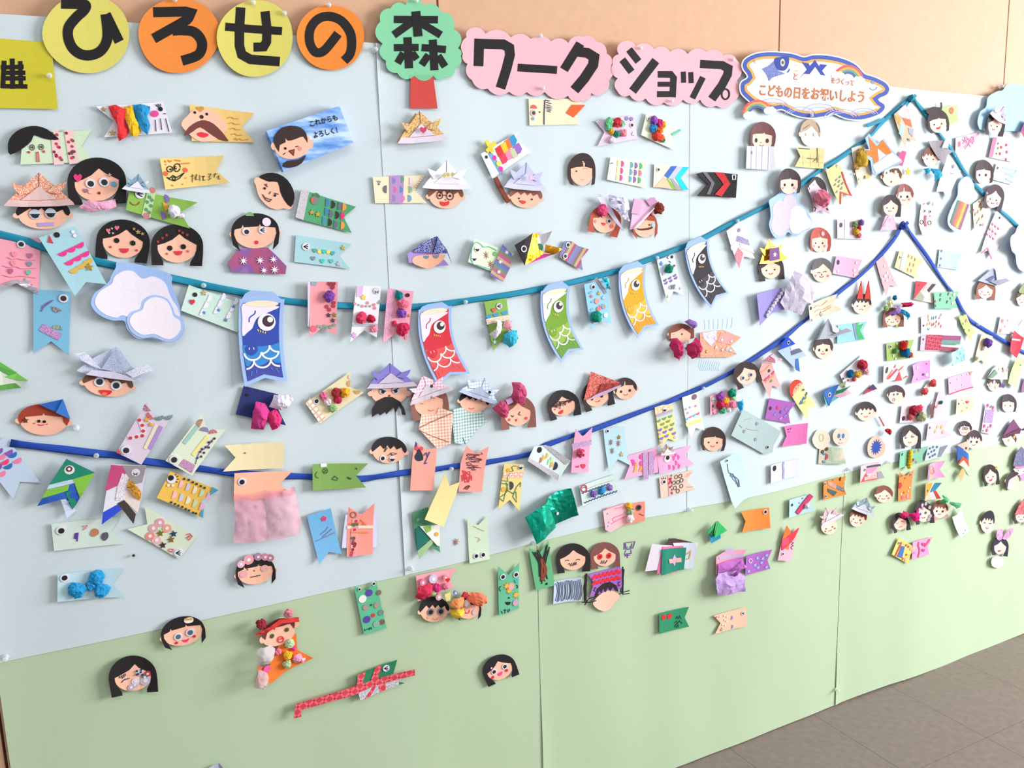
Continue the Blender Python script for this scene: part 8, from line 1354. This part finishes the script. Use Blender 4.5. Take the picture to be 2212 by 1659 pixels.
t.s('red_edge', [(705, 848), (940, 770), (1175, 700)], 20, 'E84A62', 2); spots(t, [(985, 470), (890, 540), (980, 655), (865, 745), (1080, 440)], 18, 'F8E4F0', 'pearl', 'plastic'); t.p('tail_tip', [(1100, 400), (1172, 375), (1130, 460)], 'F0A080', 2, cuts=0); t.d('eye', 735, 618, 16, 'C07AA8', 2)
t = face('masked face with white square eyes under a green and white origami hat', 1615, 665, 125, 115, 8, 'short', '4A3A40', None, None, skin='EFC8B0', lift=5); t.f = None
for x, y in ((1610, 600), (1540, 655), (1650, 690)): t.star(x, y, 42, 'F6F2F2', 3, 'paper', n=4, ins=.75, part='white_patch')
t.p('plum_patch', [(1730, 620), (1825, 660), (1790, 720), (1710, 700)], '6A3E88', 4, cuts=0); hat = t.p('hat', [(1450, 520), (1560, 340), (1700, 235), (1860, 350), (1850, 545), (1540, 548)], 'E8E4DC', 8, th=1.4, cuts=0); t.p('flap', [(1450, 520), (1600, 340), (1650, 430), (1540, 520)], '7A9A84', 13, par=hat, cuts=0); t.d('sticker', 1715, 325, 26, '7A4A50', 22); t.d('sticker', 1800, 355, 38, 'E0A8A4', 22)
t = Thing('carp_flag', 'plain lime yellow carp flag below the bright red card', 'paper flag', 'paper carp flags', 6, ((0, 1), 6, 5)); t.p('paper', [(2040, 110), (2120, 160), (2205, 130), (2160, 330), (2030, 722), (1862, 622)], 'DCEAA0', 0); spots(t, [(2135, 260)], 18, '9AA07A', 'eye')
t = flag('white carp flag, tail up, with a purple glitter band and pink blossoms', (1560, 1640), (1350, 1600), (1645, 1030), (1450, 985), 'F2DCEA', notch=.8, lift=4); t.f = None
tape(t, [(1450, 1150), (1625, 1145), (1570, 1420), (1400, 1405)], 'B07AD8', 'glitter', part='glitter_band'); spots(t, [(1410, 1475), (1540, 1470), (1460, 1560), (1480, 1065), (1590, 1110)], 36, 'E8508A', 'blossom'); spots(t, [(1485, 1500), (1385, 1565)], 18, '8A7A90')
t = face('dark bobbed girl face with a peach chin near the right edge', 1885, 1060, 122, 118, 2, 'bob', '4A3E46', 'small', None, ears=False, lift=4)
t = face('boy face with dark hair and blue glasses stacked over the white-collared boy', 1020, 1540, 118, 120, 2, 'boy', '40363C', None, None, lift=4); t.f = None
for x in (1005, 1055): t.s('glasses_rim', [oval(x, 1525, 22, 24, 10)+[(x+22, 1525)]], 9, '5A6480', 3)
t.s('mouth', arc(1010, 1590, 50, 24, 10, 170, 8), 8, 'D8708A')
tile(1892, 880, 6.9125)
t = face('face with cartoon eyes above a blue, red and green folded carp body', 1462, 500, 100, 118, 2, 'short', '4A3A40', 'dot', 'line', lift=6); t.f = None
t.p('neck', [(1195, 560), (1370, 490), (1400, 600), (1340, 650)], 'F0BCA4', -1, cuts=0); t.p('carp_body', [(1190, 565), (1370, 690), (1375, 790), (1280, 720), (1190, 800)], '2460B0', 2, th=1.2); t.p('carp_body', [(1200, 850), (1275, 715), (1375, 790), (1385, 890), (1290, 780)], 'E04A2E', 1.4); t.p('carp_body', [(1215, 850), (1290, 780), (1385, 890), (1355, 950), (1290, 890)], 'D8DCBC', .8); t.p('tail', [(1215, 1000), (1265, 905), (1320, 960), (1245, 1105)], 'D8B878', .4); t.p('tail', [(1290, 900), (1390, 1030), (1330, 990)], '5A8A4A', .4); t.d('button', 1332, 605, 20, '4A4A58', 1, kind='plastic')
t = face('long-haired face with yellow cheeks under a plum origami hat at the right edge', 1990, 490, 95, 85, 10, 'side', '5A3A44', None, None, skin='F2DCC8', lift=5); t.f = None
spots(t, [(1985, 490), (2060, 440)], 24, 'E8B070', 'cheek'); hat = t.p('hat', [(1865, 425), (1980, 250), (2040, 175), (2120, 300), (2110, 385)], '7C4470', 8, 'paper', th=1.5, cuts=0); t.p('flap', [(1890, 410), (2130, 300), (2110, 385)], '6A3048', 14, par=hat, cuts=0); t.p('flap', [(2110, 330), (2212, 270), (2230, 300), (2150, 340)], '3A2630', 16, par=hat, cuts=0)
t = flag('mint green carp flag with a yellow tissue braid', (340, 665), (325, 910), (770, 580), (690, 810), '8ACCA8', notch=.9, lift=4); t.f = None
for i in range(6): t.pom(515-i*4, 665+i*44, 38, 'E8C02C', 'tissue_braid')
spots(t, [(375, 695)], 20, '4A6A60', 'eye'); t.heart(545, 785, 28, 'A83A3C'); spots(t, [(580, 660), (600, 815), (635, 640)], 20, 'C08A90')
t = flag('silver beaded pale blue carp flag beside the mint flag', (770, 580), (712, 800), (1080, 550), (1010, 740), 'C4DCE8', notch=.85, lift=4); t.f = None
spots(t, [(800, 610), (850, 590), (870, 640), (825, 660), (775, 690), (880, 700), (800, 740), (845, 720), (910, 590)], 18, '6A6A90', 'bead', 'plastic', 3); tape(t, [(960, 590), (1060, 560), (960, 740), (920, 740)], 'A8A8B8', 'foil')
t = flag('pink carp flag with orange crayon rings and a lilac head edge', (745, 850), (725, 1085), (1010, 790), (1005, 1035), 'F2A8D0', notch=.78, lift=6, curl=((1, 0), 6, 6)); t.f = None
t.s('crayon_drawing', [oval(820, 930, 40, 60, 12)+[(860, 930)], oval(840, 960, 30, 40, 12)+[(870, 960)]], 8, 'E8788A'); t.p('head_edge', [(765, 840), (785, 838), (770, 1070), (745, 1075)], 'B09AC8', 2, cuts=0); t.p('orange_wash', [(785, 870), (850, 850), (830, 1050), (775, 1060)], 'F0B080', 1.2, cuts=0)
t = flag('orange carp flag, tail up, with red dots and buttons', (515, 1370), (325, 1400), (555, 935), (345, 968), 'EE9448', notch=.84, lift=3); t.f = None
t.d('red_dot', 358, 1165, 38, 'D83C38', 2, e=1.2); spots(t, [(500, 1195), (480, 1248), (372, 1290)], 13, 'F0E4E0', 'pearl', 'plastic'); t.d('button', 388, 1345, 26, 'D86A80', 2); t.d('button', 465, 1325, 30, 'E898B0', 2); t.goo(380, 1018, 18); t.goo(512, 1002, 18); spots(t, [(430, 1055), (420, 1270)], 15, 'E06848')
t = face('brown-haired boy face with rosy cheeks on the green paper near the joint', 110, 1310, 122, 105, 0, 'side', '8A5048', 'small', 'line', cheek='EC7078', lift=4)
t = Thing('carp_flag', 'gold, blue and red folded carp card above the green bow girl', 'paper flag', 'paper carp flags', 6, ((1, 0), 5, 5)); t.p('paper', [(700, 1135), (840, 1115), (960, 1120), (860, 1240), (940, 1350), (840, 1380), (690, 1382)], 'EBDCE0', 0); t.p('patch', [(700, 1138), (850, 1120), (800, 1240), (695, 1350)], 'E2A02C', 1.4); t.p('patch', [(880, 1125), (958, 1120), (880, 1240), (805, 1270)], '2C8CB4', 1.8); t.p('patch', [(860, 1250), (890, 1240), (942, 1350), (900, 1362)], 'DC4038', 1.8); t.p('patch', [(700, 1340), (790, 1250), (830, 1375), (695, 1382)], 'F0C0A4', 1.6); spots(t, [(750, 1240)], 20, '3A3440', 'eye')
tile(1892, 1020, 6.9125)
t = face('long-haired girl face with a hot pink bow, leftmost of the three on green', 350, 765, 98, 95, -14, 'long', '3A2C30', None, 'line', ears=False, lift=4); t.f = None
t.s('eye_drawing', [arc(315, 750, 18, 16, 10, 170, 5), arc(395, 720, 18, 16, 10, 170, 5)], 6, 'C86A70'); t.crumple('bow_loop', [(300, 620), (370, 560), (430, 600), (420, 670), (330, 680)], 'D82C68', 6, 14, 'tissue', 6); t.crumple('bow_loop', [(445, 610), (590, 540), (590, 660), (540, 740), (470, 700)], 'DC2C80', 6, 14, 'tissue', 6); t.pom(435, 620, 28, 'E88AA0', 'bow_knot')
t = face('girl face with a flowered headband, middle of the three on green', 700, 620, 105, 118, -8, 'long', '3A2C30', None, 'line', skin='F6D8C0', ears=False, lift=6); t.f = None
t.d('eye', 665, 625, 20, '5A6488', 2); t.d('eye', 740, 605, 20, '5A6488', 2); spots(t, [(690, 490), (740, 470), (790, 520), (640, 560), (795, 650), (775, 700)], 28, 'C8B4C4', 'flower', 'paper', 3); t.star(700, 535, 34, 'F0A8C4', 4, 'paper')
t = face('brown-haired girl face with a green tulle bow, right of the three on green', 950, 570, 105, 110, 2, 'short', '8A5040', 'dot', 'line', skin='F6D0BC', lift=5); t.f = None
t.crumple('bow_loop', [(905, 440), (960, 330), (1030, 400), (1040, 440), (950, 470)], '66B880', 6, 14, 'tissue', 5); t.crumple('bow_loop', [(1050, 430), (1200, 430), (1210, 500), (1130, 530), (1060, 470)], '70BC88', 6, 14, 'tissue', 5); t.p('collar', [(845, 740), (860, 650), (1050, 620), (1095, 665), (960, 690)], 'D89A94', -1)
t = flag('long plain white carp flag on green with a tiny pink face', (1385, 870), (1240, 975), (1240, 500), (1110, 660), 'ECEEEA', notch=.85, lift=6, curl=((0, 1), 6, 5)); t.f = None
t.ds('face_dots', [(1325, 860), (1292, 908)], 9, 'C87AA8')
t = face('boy face with spiky black hair and a drawn grin near the right corner', 1665, 760, 100, 140, 6, 'short', '33303A', 'closed', 'line', lift=4)
t = face('black-haired girl face with pink rabbit ears and a white bib', 1850, 1125, 90, 95, 6, 'long', '2E2C40', None, 'lips', lift=5); t.f = None
for q in (((1795, 1000), (1795, 870), (1860, 850), (1885, 870), (1870, 1000)), ((1880, 990), (1930, 900), (1990, 835), (2030, 850), (1950, 990))): t.p('rabbit_ear', smooth(list(q), True, 2), 'D88AC4 E8B0D8 C070B0', 6, 'blotch', th=1.5)
t.p('bib', smooth([(1725, 1290), (1790, 1260), (1890, 1270), (1900, 1380), (1820, 1430), (1720, 1390)], True, 2), 'EDEDEA', -1)
t = flag('yellow carp flag with blue and red doodles low on the green paper', (345, 980), (228, 1225), (580, 1120), (478, 1365), 'F2DC78', notch=.9, lift=3); t.f = None
t.goo(348, 1058, 24, style='wink'); t.s('red_stripe', [(385, 1045), (345, 1130), (285, 1250)], 22, 'D84A40', 2); t.p('blue_patch', [(380, 1100), (430, 1110), (390, 1280), (310, 1260), (350, 1180)], '4A7CC0', 2, cuts=0); spots(t, [(450, 1090), (480, 1110), (450, 1230), (400, 1290)], 17, 'D8584A'); spots(t, [(515, 1140), (440, 1300)], 26, 'F0C0A8')
t = flag('pink carp flag with red wave prints low on the green paper', (545, 1045), (530, 1300), (840, 965), (795, 1230), 'F4A6D4', notch=.85, lift=3); t.f = None
t.s('red_print', [[(640, 1040), (630, 1100), (650, 1160), (625, 1270)], [(800, 1000), (760, 1060), (725, 1110)]], 22, 'E85A7C', 2, sm=1); t.heart(705, 1075, 26, 'EC3A8C'); t.heart(705, 1165, 24, 'EC3A8C'); spots(t, [(568, 1198)], 14, 'D87AB0', 'eye')
tile(1892, 880, 6.9125)
t = face('long black-haired girl face with a gold hair clip on the green paper', 1705, 1030, 92, 105, -8, 'long', '33262A', 'small', 'lips', ears=False, lift=4); t.f = None
t.d('hair_clip', 1785, 900, 22, 'C8A03A', 3, kind='plastic')
t = face('face turned sideways with a dark cap of hair near the right edge', 2020, 1100, 100, 130, 10, None, '3A3034', None, None, skin='F0C4B4', lift=5); t.f = None
t.p('hair', smooth([(1920, 1200), (1915, 1090), (1960, 1000), (2060, 955), (2120, 985), (2050, 1040), (1980, 1090), (1960, 1180), (1940, 1240)], True, 2), '3E3236', 2)
t = face('face in a pink scarf under a dark blue patterned hat at the right edge', 2165, 930, 95, 90, 8, None, K, 'small', None, skin='F2DCD0', lift=5); t.f = None
t.p('hat', [(2025, 865), (2065, 690), (2155, 580), (2260, 700), (2260, 860), (2050, 880)], '5A6690 8A7CA0 C8A0A8', 8, 'petal', th=1.5, cuts=0); t.s('scarf', [(2060, 885), (2130, 900), (2200, 880)], 36, 'E08AB0', 6); t.p('collar', [(2140, 1010), (2220, 980), (2240, 1080), (2190, 1100)], 'D8A0C8', 1, cuts=0)
t = face('brown-haired face under a crimson hat cut off by the right edge, low down', 2170, 1630, 85, 85, 0, 'long', '4A3438', 'small', 'line', ears=False, lift=5); t.f = None
t.p('hat', [(2050, 1600), (2130, 1440), (2212, 1350), (2300, 1450), (2290, 1580), (2100, 1590)], 'B84A54 D87A7C 9A3440', 8, 'blotch', th=1.5, cuts=0)
t = Thing('carp_flag', 'small mauve paper at the right edge beside the lime yellow flag', 'paper flag', 'paper carp flags', 4); tile(1972, 760, 9.217); t.p('paper', [(2140, 800), (2212, 500), (2280, 520), (2260, 800)], '9A6A98', 0)
tile(1840, 180, 5.925)
t = Thing('carp_flag', 'crimson and violet paper piece at the right edge on the blue cloud', 'paper flag', 'paper carp flags', 16); t.p('paper', [(2145, 610), (2212, 470), (2290, 500), (2280, 700), (2200, 690)], 'B04A70', 0); t.p('fold', [(2145, 610), (2212, 470), (2225, 600)], '7A4A90', 1.4, cuts=0)
tile(1600, 920, 6.9125)
t = flag('white carp flag with a large black eye and blue zigzag band', (428, 582), (432, 858), (885, 482), (868, 735), 'F0ECF2', notch=.9, lift=3); t.f = None
t.d('eye', 490, 628, 36, '2A2430', 2, e=1.15); t.s('blue_band', [(640, 530), (628, 600), (640, 660), (632, 790)], 26, 'A8B4E4', 2)
t = flag('orange carp flag with dark glitter bars and two doll eyes on the paper joint', (1222, 830), (1225, 1102), (1562, 750), (1570, 1022), 'F09038', notch=.88, lift=3); t.f = None
t.goo(1245, 862, 24); t.goo(1258, 1045, 24); tape(t, [(1285, 815), (1430, 880), (1420, 945), (1300, 880)], 'E8B09C 6A5A5A C89080', 'confetti'); tape(t, [(1430, 875), (1530, 925), (1545, 985), (1420, 940)], '4A4660', 'glitter'); tape(t, [(1290, 930), (1385, 965), (1440, 985), (1385, 1050), (1290, 980)], '4E6460', 'paper'); t.semi([(1490, 790)], 30, '4A342C', 100); t.semi([(1385, 790)], 28, 'A89088', 20)
t = Thing('carp_flag', 'red and pink folded carp flag with a dark bar above the boy on green', 'paper flag', 'paper carp flags', 4, ((1, 0), 4, 4)); t.p('paper', [(1762, 590), (2060, 535), (2045, 640), (2125, 770), (1755, 855)], 'ECC8C8', 0); t.p('patch', [(1765, 840), (1850, 710), (1920, 760), (2050, 790)], 'E0484A', 1.2, cuts=0); t.p('patch', [(1880, 620), (2050, 590), (1960, 700), (1860, 720)], 'EE9AC4', 1.6, cuts=0); t.s('dark_bar', [(1875, 612), (2075, 580)], 28, '4A5068', 2.4); tape(t, [(1830, 760), (2000, 730), (2030, 780), (1830, 810)], 'E8B8B8 C07A80 F0D8D8', 'confetti', 2); t.p('patch', [(2030, 690), (2080, 670), (2125, 770), (2040, 790)], 'B4ACB8', 1.4, cuts=0); t.goo(1838, 650, 22)
t = flag('light blue carp flag with a pink glitter stick and white ball on the green paper', (710, 1100), (702, 1372), (1095, 1010), (1110, 1260), 'BFE0E8', notch=.85, lift=4); t.f = None
t.d('eye', 752, 1175, 20, '3A3440', 2); t.s('glitter_stick', [(830, 1300), (1048, 1030)], 62, 'D83A6C', 5, th=2); t.pom(985, 1195, 45, 'F0E4EC'); spots(t, [(920, 1080), (870, 1150)], 10, 'B05070', 'bead', 'plastic')
t = face('smiling round face with red cheeks under a pink and white origami helmet on green', 1315, 1500, 120, 118, -18, None, K, 'small', 'line', cheek='E84A50', ears=False, skin='F4D0BC', lift=4); t.f = None
kabuto(t, 1280, 1308, 185, 112, -27, 'E2C0C4 C89AA0 F0DCDC', 'petal', 'EADFEA', lift=3)
t = face('frowning round face with pink cheeks under a silver-blue origami helmet on green', 1735, 1385, 118, 115, 10, 'short', '8A5044', 'small', 'line', cheek='F09A9C', ears=False, skin='F4CEBA', lift=4); t.f = None
t.s('brow_drawing', [[(1690, 1305), (1720, 1325)], [(1800, 1335), (1775, 1345)]], 7, '7A4A40'); kabuto(t, 1800, 1172, 178, 118, 20, 'A4BCC4 7C9CA8 D0DCE0', 'blotch', 'DCD8EA', lift=3)

DIM[0] = 1.0
# ------------------------------------------------------------------ push pins
for lb, x, y in (('on the mustard notice at left', 107, 166), ('at the top of the first orange letter disc', 376, 2), ('at the top of the second yellow letter disc', 545, 8), ('at the top of the second orange letter disc', 708, 13), ('in the corner of the blue paper left of the tree sign', 809, 108), ('at the top of the tree sign', 895, 4),
    ('on the top edge of the first pink sign', 1163, 79), ('at the foot of the first pink sign', 1169, 192), ('on the upper left of the second pink sign', 1378, 106), ('on the upper right of the second pink sign', 1576, 131), ('at the foot of the second pink sign', 1446, 219), ('on the teal ribbon between the large cloud and blue streamer', 438, 616),
    ('on the teal ribbon right of the red streamer', 1001, 652), ('on the teal ribbon left of the black streamer', 1415, 557), ('on the teal ribbon right of the black streamer', 1587, 478), ('on the navy ribbon near its left end', 208, 982), ('on the navy ribbon between the two salmon flags', 972, 1011), ('on the navy ribbon left of the tissue-ball flag', 1515, 838),
    ('at the lower corner of the blue paper above the gem-covered flag', 887, 1227), ('below the emerald foil card', 1154, 1173), ('on the blue paper edge above the green paper tree', 1490, 1101), ('on the navy ribbon by the cream wavy flag', 1805, 642), ('on the teal ribbon by the yellow red-trimmed flag', 1779, 367), ('on the teal ribbon beside the dark-haired girl', 2125, 418),
    ('on the navy ribbon right of the lime flag', 2110, 700), ('on the blue paper edge left of the red folded flag', 1833, 1014), ('on the blue paper edge right of the red folded flag', 1916, 998), ('at the foot of the green paper joint by the floor', 1808, 1491), ('at the lower left corner of the blue paper', 12, 1421), ('at the top of the pale blue cloud', 2159, 187),
    ('at the left end of the white cloud sign', 1623, 136), ('at the foot of the white cloud sign', 1748, 250), ('beside the auburn-haired boy', 165, 924), ('in the bare wall between the yellow and orange discs', 612, 31)):
    pin('clear push pin '+lb, x, y)
